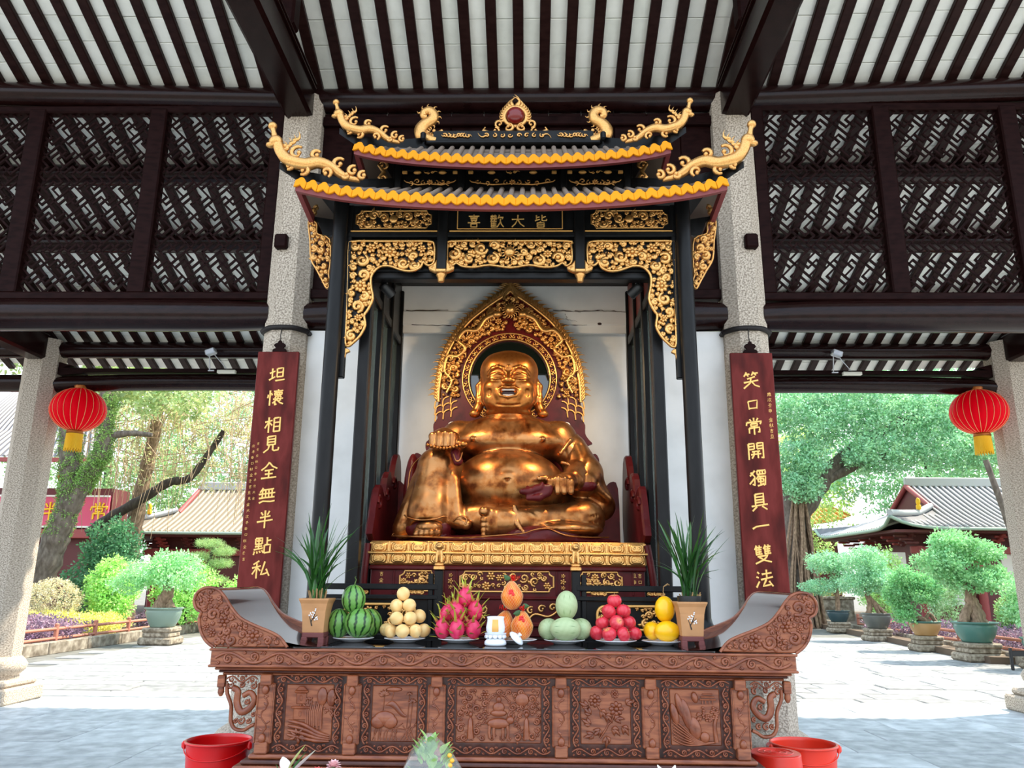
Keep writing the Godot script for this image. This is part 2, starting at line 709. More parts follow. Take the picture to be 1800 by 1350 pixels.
func make_materials() -> void:
	var W := Color.WHITE
	var granite := noise_tex(1, 0.075, 4, [[0.0, Color(0.50, 0.46, 0.42)], [0.38, Color(0.68, 0.65, 0.61)], [0.52, Color(0.84, 0.81, 0.77)], [1.0, Color(0.97, 0.95, 0.92)]], 512)
	var pits := noise_tex(2, 0.12, 3, [[0.0, Color.BLACK], [0.45, Color.WHITE], [1.0, Color.WHITE]], 512)
	mat("granite", Color(0.86, 0.83, 0.79), 0.85, 0.0, granite, Vector3.ONE * 1.3, pits, 0.3)
	var wood := noise_tex(3, 0.02, 4, [[0.0, Color(0.62, 0.5, 0.5)], [0.5, Color(0.9, 0.85, 0.85)], [1.0, Color(1, 1, 1)]], 512)
	mat("dark_timber", Color(0.13, 0.062, 0.056), 0.2, 0.0, wood, Vector3(0.6, 3.0, 1.6)).metallic_specular = 0.3
	mat("rafter_wood", Color(0.17, 0.10, 0.09), 0.45, 0.0, wood, Vector3(0.6, 3.0, 1.6)).metallic_specular = 0.25
	mat("timber_matt", Color(0.125, 0.055, 0.05), 0.5, 0.0, wood, Vector3(0.6, 2.0, 2.0)).metallic_specular = 0.16
	var chalk := noise_tex(4, 0.01, 4, [[0.0, Color(0.93, 0.93, 0.925)], [0.5, Color(0.975, 0.975, 0.97)], [1.0, W]], 512)
	mat("tile_white", Color(0.95, 0.95, 0.925), 0.85, 0.0, chalk, Vector3.ONE * 0.9)
	mat("tile_white_b", Color(0.92, 0.925, 0.895), 0.85, 0.0, chalk, Vector3.ONE * 1.3)
	mat("plaster", Color(0.88, 0.875, 0.865), 0.8, 0.0, chalk, Vector3.ONE * 0.5)
	mat("crack", Color(0.2, 0.12, 0.1), 0.9)
	var stone := noise_tex(5, 0.012, 5, [[0.0, Color(0.70, 0.71, 0.72)], [0.5, Color(0.86, 0.87, 0.87)], [1.0, W]], 512)
	for i in 4:
		var k: float = [1.0, 0.94, 0.88, 0.97][i]
		mat("slab_%d" % i, Color(0.82 * k, 0.84 * k, 0.85 * k), 0.55, 0.0, stone, Vector3.ONE * (0.5 + 0.1 * i))
		mat("yard_%d" % i, Color(0.64 * k, 0.64 * k, 0.63 * k), 0.85, 0.0, stone, Vector3.ONE * (0.4 + 0.1 * i))
	mat("yard_bed", Color(0.46, 0.45, 0.42), 0.9, 0.0, stone, Vector3.ONE * 0.3)
	mat("joint", Color(0.36, 0.36, 0.35), 0.9)
	mat("iron", Color(0.1, 0.075, 0.07), 0.6, 0.3)
	# shrine
	var lack := noise_tex(6, 0.03, 4, [[0.0, Color(0.6, 0.6, 0.6)], [1.0, W]], 256)
	mat("black_lacquer", Color(0.09, 0.09, 0.093), 0.35, 0.0, lack, Vector3(2, 0.5, 2)).metallic_specular = 0.3
	mat("grey_tile", Color(0.47, 0.41, 0.36), 0.75)
	mat("yellow_glaze", Color(0.86, 0.55, 0.07), 0.45).metallic_specular = 0.25
	mat("red_fascia", Color(0.43, 0.16, 0.155), 0.55)
	var worn := noise_tex(7, 0.05, 4, [[0.0, Color(0.72, 0.55, 0.42)], [0.35, Color(0.93, 0.86, 0.78)], [1.0, W]], 512)
	mat("gold_leaf", Color(0.86, 0.69, 0.44), 0.36, 0.85, worn, Vector3.ONE * 4.0)
	mat("gold_bright", Color(0.89, 0.73, 0.47), 0.32, 0.85, worn, Vector3.ONE * 3.0)
	mat("gold_flat", Color(0.88, 0.66, 0.36), 0.5, 0.35)
	mat("maroon", Color(0.34, 0.085, 0.095), 0.36, 0.0, wood, Vector3(0.6, 0.6, 0.6)).metallic_specular = 0.3
	mat("red_ball", Color(0.42, 0.07, 0.06), 0.25)
	mat("brown_panel", Color(0.50, 0.22, 0.18), 0.45, 0.0, wood, Vector3(1, 2, 1))
	var patina := noise_tex(8, 0.006, 5, [[0.0, Color(0.34, 0.22, 0.17)], [0.2, Color(0.55, 0.40, 0.3)], [0.4, Color(0.9, 0.80, 0.68)], [0.6, W], [1.0, W]], 1024)
	var streak := noise_tex(9, 0.03, 4, [[0.0, Color(0.35, 0.35, 0.35)], [1.0, Color(0.7, 0.7, 0.7)]], 512)
	var gs := mat("gold_statue", Color(0.66, 0.46, 0.28), 0.36, 0.9, patina, Vector3(1.1, 1.1, 1.1))
	gs.roughness = 0.62
	gs.roughness_texture = streak
	var gh := mat("gold_face", Color(0.66, 0.44, 0.23), 0.3, 0.92, worn, Vector3(1.2, 1.2, 1.2))
	gh.roughness = 0.33
	mat("mouth_dark", Color(0.16, 0.02, 0.02), 0.5)
	mat("ivory", Color(0.93, 0.9, 0.85), 0.35)
	var mi := mat("black_mirror", Color(0.05, 0.075, 0.07), 0.03, 0.0)
	mi.metallic_specular = 0.9
	var gl := mat("pane_glass", Color(0.5, 0.58, 0.56, 0.25), 0.03)
	gl.transparency = BaseMaterial3D.TRANSPARENCY_ALPHA
	# table
	var grain := noise_tex(10, 0.012, 5, [[0.0, Color(0.55, 0.42, 0.36)], [0.45, Color(0.86, 0.78, 0.74)], [0.7, W], [1.0, Color(0.9, 0.84, 0.8)]], 512)
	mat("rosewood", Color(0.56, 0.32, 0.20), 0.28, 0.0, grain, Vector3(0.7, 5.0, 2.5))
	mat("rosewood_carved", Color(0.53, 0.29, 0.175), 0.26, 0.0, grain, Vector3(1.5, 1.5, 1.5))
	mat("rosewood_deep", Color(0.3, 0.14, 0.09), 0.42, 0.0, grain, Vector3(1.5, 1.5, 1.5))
	var pol := mat("rosewood_polished", Color(0.27, 0.12, 0.07), 0.12, 0.0, grain, Vector3(0.8, 3, 0.8))
	pol.clearcoat_enabled = true
	pol.clearcoat = 0.8
	pol.clearcoat_roughness = 0.05
	var bg := mat("black_glass", Color(0.02, 0.022, 0.025), 0.02, 0.0)
	bg.metallic_specular = 0.7
	var hw := noise_tex(12, 0.02, 3, [[0.0, Color(0.9, 0.9, 0.9)], [1.0, W]], 256)
	mat("board_red", Color(0.43, 0.15, 0.135), 0.4, 0.0, grain, Vector3(0.9, 0.25, 0.9)).metallic_specular = 0.25
	mat("letter_gold", Color(0.93, 0.73, 0.42), 0.42, 0.55)
	mat("porcelain", Color(0.91, 0.93, 0.96), 0.12)
	mat("white_plate", Color(0.9, 0.91, 0.93), 0.15)
	mat("red_plastic", Color(0.82, 0.035, 0.05), 0.3)
	mat("orange_plastic", Color(0.90, 0.22, 0.13), 0.32)
	mat("orange_plastic_b", Color(0.88, 0.19, 0.13), 0.3)
	mat("label_blue", Color(0.08, 0.07, 0.2), 0.4)
	mat("clay", Color(0.76, 0.55, 0.36), 0.6, 0.0, hw, Vector3.ONE * 2)
	mat("clay_foot", Color(0.42, 0.21, 0.2), 0.6)
	mat("soil", Color(0.12, 0.09, 0.07), 0.95)
	mat("near_black", Color(0.045, 0.045, 0.045), 0.5)
	var lg := mat("lamp_glow", Color(0.95, 0.93, 0.88), 0.3)
	lg.emission_enabled = true
	lg.emission = Color(1.0, 0.9, 0.75)
	lg.emission_energy_multiplier = 2.0
	mat("steel", Color(0.75, 0.76, 0.78), 0.3, 0.6)
	mat("twig", Color(0.70, 0.60, 0.48), 0.8)
	mat("stem_green", Color(0.36, 0.47, 0.2), 0.6)
	mat("stem_brown", Color(0.60, 0.47, 0.30), 0.7)
	mat("leaf_dark", Color(0.16, 0.32, 0.13), 0.45)
	mat("red_bow", Color(0.84, 0.08, 0.08), 0.35)
	mat("net_white", Color(0.95, 0.86, 0.66), 0.4)
	mat("bud_yellow", Color(0.93, 0.68, 0.22), 0.5)
	var fl := mat("fruit_leafy", Color.WHITE, 0.5)
	fl.vertex_color_use_as_albedo = true
	for i in 3:
		mat("orchid_leaf_%d" % i, [Color(0.16, 0.33, 0.12), Color(0.20, 0.38, 0.15), Color(0.13, 0.28, 0.12)][i], 0.38)
	var lr := mat("lantern_red", Color(0.93, 0.0, 0.12), 0.5)
	lr.metallic_specular = 0.2
	lr.backlight_enabled = true
	lr.backlight = Color(0.85, 0.0, 0.1)
	mat("gold_thread", Color(0.93, 0.62, 0.42), 0.5)
	mat("lantern_cap", Color(0.62, 0.35, 0.1), 0.4, 0.5)
	mat("fringe_yellow", Color(0.95, 0.74, 0.08), 0.6)
	mat("green_glass", Color(0.42, 0.55, 0.48), 0.06)
	var cf := mat("clear_film", Color(0.95, 0.95, 0.95, 0.1), 0.08)
	cf.transparency = BaseMaterial3D.TRANSPARENCY_ALPHA
	mat("white_box", Color(0.85, 0.84, 0.78), 0.5)

# ---------------------------------------------------------------- pavilion
const SLOPE := 0.41
func lift(x: float) -> float:
	return 0.032 * maxf(absf(x) - 1.93, 0.0)

func build_pavilion() -> void:
	var roof := setting("ceiling")
	var dirv := Vector3(0, SLOPE, 1).normalized()
	var rot := Basis(Vector3.RIGHT, dirv, Vector3.RIGHT.cross(dirv))
	rot = Basis(Vector3.RIGHT, Vector3(0, dirv.z, -dirv.y), dirv)
	var z0 := -4.25
	var z1 := 2.2
	var ln := (z1 - z0) / dirv.z
	var gr := G.new()
	gr.box(Vector3.ZERO, Vector3(0.092, 0.055, ln), 0.008)
	var rm := gr.mesh()
	var gt := G.new()
	gt.box(Vector3.ZERO, Vector3(0.228, 0.028, 0.2275), 0.005)
	var tm := gt.mesh()
	var pitch := 0.2335
	var rest := []
	var rest_b := []
	for i in range(-36, 37):
		var x := i * pitch + 0.02
		var zc := (z0 + z1) / 2
		partm(roof, "rafter", rm, M.rafter_wood, Transform3D(rot, Vector3(x, 5.9075 + SLOPE * zc + lift(x), zc)))
		var xt := x + pitch / 2
		for j in 29:
			var z := z0 + 0.1 + j * 0.2155 + 0.055
			var tr := Transform3D(rot * Basis(Vector3.BACK, 0.0), Vector3(xt, 5.952 + SLOPE * z + lift(xt) + rng.randf_range(0, 0.006), z))
			if z > 0.0 and z < 1.15 and absf(xt) < 5.6 and (absf(xt) < 5.0 or z < 0.7):
				partm(roof, "tile", tm, M.tile_white if rng.randf() < 0.6 else M.tile_white_b, tr)
			elif rng.randf() < 0.6:
				rest.append(tr)
			else:
				rest_b.append(tr)
	many(roof, "tile_rows", tm, M.tile_white, rest)
	many(roof, "tile_rows", tm, M.tile_white_b, rest_b)
	var gs := G.new()
	gs.box(Vector3(0, 6.33 + SLOPE * (z0 + z1) / 2, (z0 + z1) / 2), Vector3(17.6, 0.14, ln), 0.0, rot)
	part(roof, "roof_covering", gs, M.grey_tile)
	# purlins: over the columns, two that show through the lattice, the outer one
	for z in [0.0, -0.89, -1.77, -2.65, -3.55]:
		for s in ([-1, 0, 1] if z == 0.0 else [0]):
			var g := G.new()
			var y: float = 5.84 + SLOPE * z - 0.115
			if z == 0.0:
				if s == 0:
					g.tube([Vector3(-1.95, y, 0), Vector3(1.95, y, 0)], 0.115, 18)
				else:
					g.tube([Vector3(1.9 * s, y, 0), Vector3(6.6 * s, y + lift(6.6), 0)], 0.115, 18)
			else:
				g.tube([Vector3(-8.6, y + 0.12, z), Vector3(8.6, y + 0.12, z)], 0.11, 16)
			part(roof, "purlin", g, M.dark_timber)
	# beams that run towards the viewer from the inner columns
	for s in [-1, 1]:
		var o := thing("tie_beam", "thick dark beam jutting forward from top of %s stone column" % ("left" if s < 0 else "right"), "beam", Vector3(1.93 * s, 5.45, 0.15), "front tie beams")
		var g := G.new()
		g.box(Vector3(1.95 * s, 5.66, 1.2), Vector3(0.25, 0.40, 2.2), 0.03)
		part(o, "beam", g, M.dark_timber)
		for k in 2:
			var g2 := G.new()
			g2.box(Vector3(1.95 * s - 0.13 * s, 5.80 - 0.05 * k, 1.22), Vector3(0.03, 0.025, 2.15), 0.008)
			part(o, "moulding", g2, M.dark_timber)
		var g3 := G.new()
		g3.box(Vector3(1.86 * s, 6.1, 0.86), Vector3(0.13, 0.55, 0.16), 0.02)
		part(o, "strut", g3, M.timber_matt)
	# stone columns
	for s in [-1, 1]:
		var o := thing("stone_column", "granite column behind the %s couplet board" % ("left" if s < 0 else "right"), "column", Vector3(1.93 * s, 0, 0), "inner stone columns")
		var g := G.new()
		var rows := []
		for y in [0.4, 5.72]:
			var row := PackedVector3Array()
			var w: float = 0.185 if y < 1 else 0.172
			for q in [Vector2(1, -0.45), Vector2(1, 0.45), Vector2(0.45, 1), Vector2(-0.45, 1), Vector2(-1, 0.45), Vector2(-1, -0.45), Vector2(-0.45, -1), Vector2(0.45, -1)]:
				row.append(Vector3(1.93 * s + q.x * w, y, q.y * w))
			rows.append(row)
		for k in 8:
			g.quad(rows[0][k], rows[0][(k + 1) % 8], rows[1][(k + 1) % 8], rows[1][k])
		part(o, "shaft", g, M.granite)
		g = G.new()
		g.lathe([Vector2(0.0, 0.0), Vector2(0.27, 0.0), Vector2(0.27, 0.08), Vector2(0.23, 0.14), Vector2(0.22, 0.24), Vector2(0.29, 0.28), Vector2(0.30, 0.32), Vector2(0.27, 0.36), Vector2(0.19, 0.41), Vector2(0.0, 0.41)], 24, Vector3(1.93 * s, 0, 0))
		part(o, "base", g, M.granite)
		g = G.new()
		g.tube(smooth_path([Vector3(1.93 * s - 0.19, 3.47, 0.09), Vector3(1.93 * s - 0.09, 3.475, 0.18), Vector3(1.93 * s + 0.09, 3.475, 0.18), Vector3(1.93 * s + 0.19, 3.47, 0.09)], 4), 0.022, 6)
		g.tube([Vector3(1.93 * s - 0.19, 3.47, 0.09), Vector3(1.93 * s - 0.19, 3.47, -0.15)], 0.022, 6)
		g.tube([Vector3(1.93 * s + 0.19, 3.47, 0.09), Vector3(1.93 * s + 0.19, 3.47, -0.15)], 0.022, 6)
		part(o, "iron_hoop", g, M.iron)
		g = G.new()
		g.box(Vector3(1.93 * s + 0.06 * s, 4.24, 0.19), Vector3(0.11, 0.13, 0.08), 0.015)
		part(o, "tenon_end", g, M.timber_matt)
	for s in [-1, 1]:
		var X: float = 6.3 * s
		var o := thing("stone_column", "pale granite column beside the %s red lantern" % ("left" if s < 0 else "right"), "column", Vector3(X, 0, -3.55), "outer stone columns")
		var g := G.new()
		var ring := [Vector2(1, -0.45), Vector2(1, 0.45), Vector2(0.45, 1), Vector2(-0.45, 1), Vector2(-1, 0.45), Vector2(-1, -0.45), Vector2(-0.45, -1), Vector2(0.45, -1)]
		var rows := []
		for y in [0.5, 4.5]:
			var row := PackedVector3Array()
			for q in ring:
				row.append(Vector3(X + q.x * 0.225, y, -3.55 + q.y * 0.225))
			rows.append(row)
		for k in 8:
			g.quad(rows[0][k], rows[0][(k + 1) % 8], rows[1][(k + 1) % 8], rows[1][k])
		part(o, "shaft", g, M.granite)
		g = G.new()
		g.box(Vector3(X, 0.09, -3.55), Vector3(0.78, 0.18, 0.78), 0.02)
		g.box(Vector3(X, 0.22, -3.55), Vector3(0.66, 0.08, 0.66), 0.025)
		g.lathe([Vector2(0.27, 0.24), Vector2(0.25, 0.3), Vector2(0.31, 0.36), Vector2(0.33, 0.42), Vector2(0.29, 0.48), Vector2(0.245, 0.52), Vector2(0, 0.52)], 20, Vector3(X, 0, -3.55))
		part(o, "base", g, M.granite)
		var b := thing("cross_beam", "dark beam running forward from the outer column by the %s lantern" % ("left" if s < 0 else "right"), "beam", Vector3(X, 4.2, -1.8))
		g = G.new()
		g.box(Vector3(X, 4.38, -1.62), Vector3(0.24, 0.36, 3.6), 0.03)
		part(b, "beam", g, M.dark_timber)
		b = thing("eave_beam", "dark eave beam spanning behind the %s couplet board above the garden" % ("left" if s < 0 else "right"), "beam", Vector3(4.1 * s, 3.85, -3.55))
		g = G.new()
		g.tube(smooth_path([Vector3(1.9 * s, 3.90, -3.55), Vector3(2.4 * s, 3.93, -3.55), Vector3(4.1 * s, 3.95, -3.55), Vector3(5.7 * s, 3.93, -3.55), Vector3(6.15 * s, 3.90, -3.55)], 4), 0.115, 14, true, Vector3.UP, 0.95)
		part(b, "log", g, M.dark_timber)
		b = thing("eave_beam", "end of a dark eave beam %s of the outer column by the lantern" % ("left" if s < 0 else "right"), "beam", Vector3(7.5 * s, 3.85, -3.55))
		g = G.new()
		g.tube([Vector3(6.45 * s, 3.93, -3.55), Vector3(8.6 * s, 3.93, -3.55)], 0.115, 14)
		part(b, "log", g, M.dark_timber)
		b = thing("eave_board", "dark carved board under the outermost purlin on the %s" % ("left" if s < 0 else "right"), "board", Vector3(4.1 * s, 4.1, -3.55))
		g = G.new()
		var prof := smooth_poly([Vector2(2.0, 4.07), Vector2(5.4, 4.07), Vector2(5.75, 4.05), Vector2(6.1, 4.04), Vector2(6.12, 4.2), Vector2(5.9, 4.16), Vector2(5.7, 4.12), Vector2(2.0, 4.12)], 3)
		var pp := PackedVector2Array()
		for q in prof:
			pp.append(Vector2(q.x * s, q.y))
		g.extrude(pp, -3.62, -3.48)
		part(b, "board", g, M.timber_matt)
	# beams below the lattice, and the one behind the shrine
	for s in [-1, 0, 1]:
		var o := thing("lintel_beam", ["round dark beam under the left lattice window", "dark beam behind the gilded shrine, between the stone columns", "round dark beam under the right lattice window"][s + 1], "beam", Vector3(4.0 * s, 3.49, 0))
		var g := G.new()
		var xa: float = -1.78 if s == 0 else 2.08 * s
		var xb: float = 1.78 if s == 0 else 6.4 * s
		var pts := []
		var rd := []
		for i in 13:
			var f := i / 12.0
			pts.append(Vector3(lerpf(xa, xb, f), 3.635 + 0.01 * sin(f * PI), 0))
			rd.append(0.14 - 0.02 * pow(absf(2 * f - 1), 6.0))
		g.tube(pts, rd, 16, true, Vector3.UP, 1.0)
		part(o, "log", g, M.dark_timber)
	# dark boarding over the shrine and the white wall behind it
	var wb := setting("wall_back")
	var gb := G.new()
	for i in 12:
		var bw := 3.56 / 12
		var g := G.new()
		g.box(Vector3(-1.78 + bw * (i + 0.5), 4.72, -0.03), Vector3(bw - 0.004, 1.76, 0.05), 0.006)
		part(wb, "plank", g, M.timber_matt)
	for y in [3.83, 4.7, 5.5]:
		gb.box(Vector3(0, y, 0.0), Vector3(3.56, 0.09, 0.09), 0.01)
	part(wb, "rail", gb, M.timber_matt)
	var g4 := G.new()
	g4.box(Vector3(0, 1.75, -0.06), Vector3(3.66, 3.5, 0.16))
	part(wb, "plaster_wall", g4, M.plaster)
	g4 = G.new()
	g4.box(Vector3(0, 3.72, 0.145), Vector3(2.16, 0.56, 0.03))
	part(wb, "plaster_upper", g4, M.plaster)
	g4 = G.new()
	g4.box(Vector3(0, 3.565, 0.165), Vector3(2.16, 0.12, 0.022), 0.006)
	part(wb, "plaster_band", g4, M.plaster)
	g4 = G.new()
	for q in [[0.32, 3.632, 0.55, 3.618], [0.5, 3.628, 0.72, 3.632], [0.72, 3.632, 0.93, 3.62], [0.33, 3.51, 0.6, 3.5], [0.4, 3.56, 0.52, 3.535], [-0.9, 3.628, -0.55, 3.63], [-0.85, 3.505, -0.5, 3.5], [0.42, 3.6, 0.44, 3.56]]:
		var pts := []
		var rd := []
		for i in 9:
			var f := i / 8.0
			pts.append(Vector3(lerpf(q[0], q[2], f), lerpf(q[1], q[3], f) + rng.randf_range(-0.006, 0.006), 0.175))
			rd.append(rng.randf_range(0.001, 0.004))
		g4.tube(pts, rd, 4)
	g4.ball(Vector3(0.705, 3.515, 0.175), Vector3(0.02, 0.012, 0.004), 7, 5)
	part(wb, "cracks", g4, M.crack)
	# lattice windows
	var wn := 1
	for s in [-1, 1]:
		var w := setting("window_%d" % wn)
		wn += 1
		var x_in := 2.225
		for k in 3:
			var a: float = x_in + k * 1.125
			var b := a + (0.97 if k < 2 else 1.2)
			var g := G.new()
			fret(g, minf(a * s, b * s), maxf(a * s, b * s), 3.845, 5.605, s)
			part(w, "lattice", g, M.timber_matt, true)
			g = G.new()
			g.box(Vector3((b + 0.078) * s, 4.73, 0), Vector3(0.157, 1.8, 0.12), 0.012)
			part(w, "mullion", g, M.timber_matt)
		var g5 := G.new()
		g5.box(Vector3(2.165 * s, 4.73, 0), Vector3(0.115, 1.8, 0.11), 0.012)
		part(w, "jamb", g5, M.timber_matt)
		g5 = G.new()
		g5.box(Vector3(4.2 * s, 3.805, 0), Vector3(4.2, 0.075, 0.12), 0.012)
		part(w, "bottom_rail", g5, M.timber_matt)
		g5 = G.new()
		g5.box(Vector3(4.2 * s, 5.63, 0), Vector3(4.2, 0.07, 0.10), 0.012)
		part(w, "top_rail", g5, M.timber_matt)

# bars set on the diagonal, hooked into one another, cut to a rectangle
func fret(g: G, x0: float, x1: float, y0: float, y1: float, s: int) -> void:
	var cell := 0.214
	var u := cell / 6.0
	var segs := [[0, 0, 6, 0], [0, 0, 0, 6], [3, 1.5, 3, 4.5], [1.5, 3, 4.5, 3], [3, 1.5, 6, 1.5], [4.5, 3, 4.5, 6], [3, 4.5, 0, 4.5], [1.5, 3, 1.5, 0]]
	var dx := Vector2(0.7071, -0.7071) if s < 0 else Vector2(-0.7071, -0.7071)
	var dy := Vector2(0.7071, 0.7071) if s < 0 else Vector2(-0.7071, 0.7071)
	var mid := Vector2((x0 + x1) / 2, (y0 + y1) / 2)
	for i in range(-9, 9):
		for j in range(-9, 9):
			for q in segs:
				var a: Vector2 = mid + dx * (i * cell + q[0] * u) + dy * (j * cell + q[1] * u)
				var b: Vector2 = mid + dx * (i * cell + q[2] * u) + dy * (j * cell + q[3] * u)
				var f0 := 0.0
				var f1 := 1.0
				var d := b - a
				for e in [[-d.x, a.x - x0], [d.x, x1 - a.x], [-d.y, a.y - y0], [d.y, y1 - a.y]]:
					if absf(e[0]) < 1e-9:
						continue
					var r: float = e[1] / e[0]
					if e[0] < 0:
						f0 = maxf(f0, r)
					else:
						f1 = minf(f1, r)
				if f0 >= f1:
					continue
				var c := a + d * (f0 + f1) / 2
				var ll := d.length() * (f1 - f0) + 0.010
				g.box(Vector3(c.x, c.y, 0), Vector3(ll, 0.0165, 0.018), 0.0, Basis(Vector3.BACK, d.angle()))

func build_floor() -> void:
	var fl := setting("floor")
	var g := G.new()
	g.box(Vector3(0, -0.2, 2.0), Vector3(18, 0.36, 12.1))
	part(fl, "bed", g, M.joint)
	var variants := []
	for i in 5:
		var q := G.new()
		q.box(Vector3(0, -0.04, 0), Vector3([1.18, 1.38, 1.0, 1.58, 0.86][i] - 0.008, 0.08, 0.552), 0.006)
		variants.append(q.mesh())
	var lens := [1.18, 1.38, 1.0, 1.58, 0.86]
	for r in 13:
		var z := -3.79 + r * 0.56
		var x: float = -7.4 + fmod(r * 0.53, 1.1)
		while x < 7.4:
			var i := rng.randi() % 5
			var c: float = x + lens[i] / 2
			x += lens[i]
			var out := absf(c) - 1.9
			if out < 0.0 and z > -1.5 and z < 1.5:
				continue
			partm(fl, "slab", variants[i], M["slab_%d" % (rng.randi() % 4)], Transform3D(Basis(Vector3.UP, PI * (rng.randi() % 2)), Vector3(c, rng.randf_range(-0.003, 0.002), z)))
	g = G.new()
	g.box(Vector3(0, -0.05, 5.6), Vector3(18, 0.1, 5.0), 0.0)
	g.box(Vector3(0, -0.05, 0.0), Vector3(3.4, 0.08, 3.4), 0.0)
	part(fl, "paving", g, M.slab_0)
	g = G.new()
	g.box(Vector3(0, -0.055, -4.16), Vector3(18, 0.13, 0.17), 0.01)
	part(fl, "kerb", g, M.slab_2)
	# courtyard
	var yd := setting("floor")
	g = G.new()
	g.box(Vector3(0, -0.32, -50), Vector3(160, 0.4, 92))
	part(yd, "ground", g, M.yard_bed)
	variants = []
	for i in 5:
		var q := G.new()
		q.box(Vector3(0, -0.05, 0), Vector3(lens[i] - 0.03, 0.1, 0.53), 0.012)
		variants.append(q.mesh())
	var n := 0
	for r in 25:
		var z := -4.55 - r * 0.56
		var x := -9.6 + fmod(r * 0.47, 1.1)
		while x < 9.8:
			var i := rng.randi() % 5
			var c: float = x + lens[i] / 2
			x += lens[i]
			if absf(c) < 2.6 or n > 295:
				continue
			# keep what the two openings show
			var near := absf(c) > (6.3 - z) * 0.22 - 0.6
			if not near:
				continue
			n += 1
			partm(yd, "slab", variants[i], M["yard_%d" % (rng.randi() % 4)], Transform3D(Basis(Vector3.UP, PI * (rng.randi() % 2)), Vector3(c, -0.1 + rng.randf_range(-0.006, 0.004), z)))

# ---------------------------------------------------------------- gilded shrine
func eave_low(x: float) -> float:
	return 3.70 + 0.055 * x * x + 0.005 * pow(absf(x), 6.0)

func eave_high(x: float) -> float:
	return 4.188 + 0.07 * x * x + 0.016 * pow(absf(x), 6.0)

func mirror2(poly: PackedVector2Array) -> PackedVector2Array:
	var o := PackedVector2Array()
	for q in poly:
		o.append(Vector2(-q.x, q.y))
	return o

func flame(g: G, base: Vector2, a: float, l: float, z: float, w: float, bend := 0.5) -> void:
	var pts := []
	var rad := []
	for i in 6:
		var f := i / 5.0
		var aa := a + bend * sin(f * PI * 1.3) * 0.8
		var q := base + Vector2.from_angle(aa) * l * f
		pts.append(Vector3(q.x, q.y, z))
		rad.append(w * (1.0 - f) * (0.75 + 0.6 * sin(f * PI)) + 0.0008)
	g.tube(pts, rad, 5, true, Vector3.BACK, 0.8)

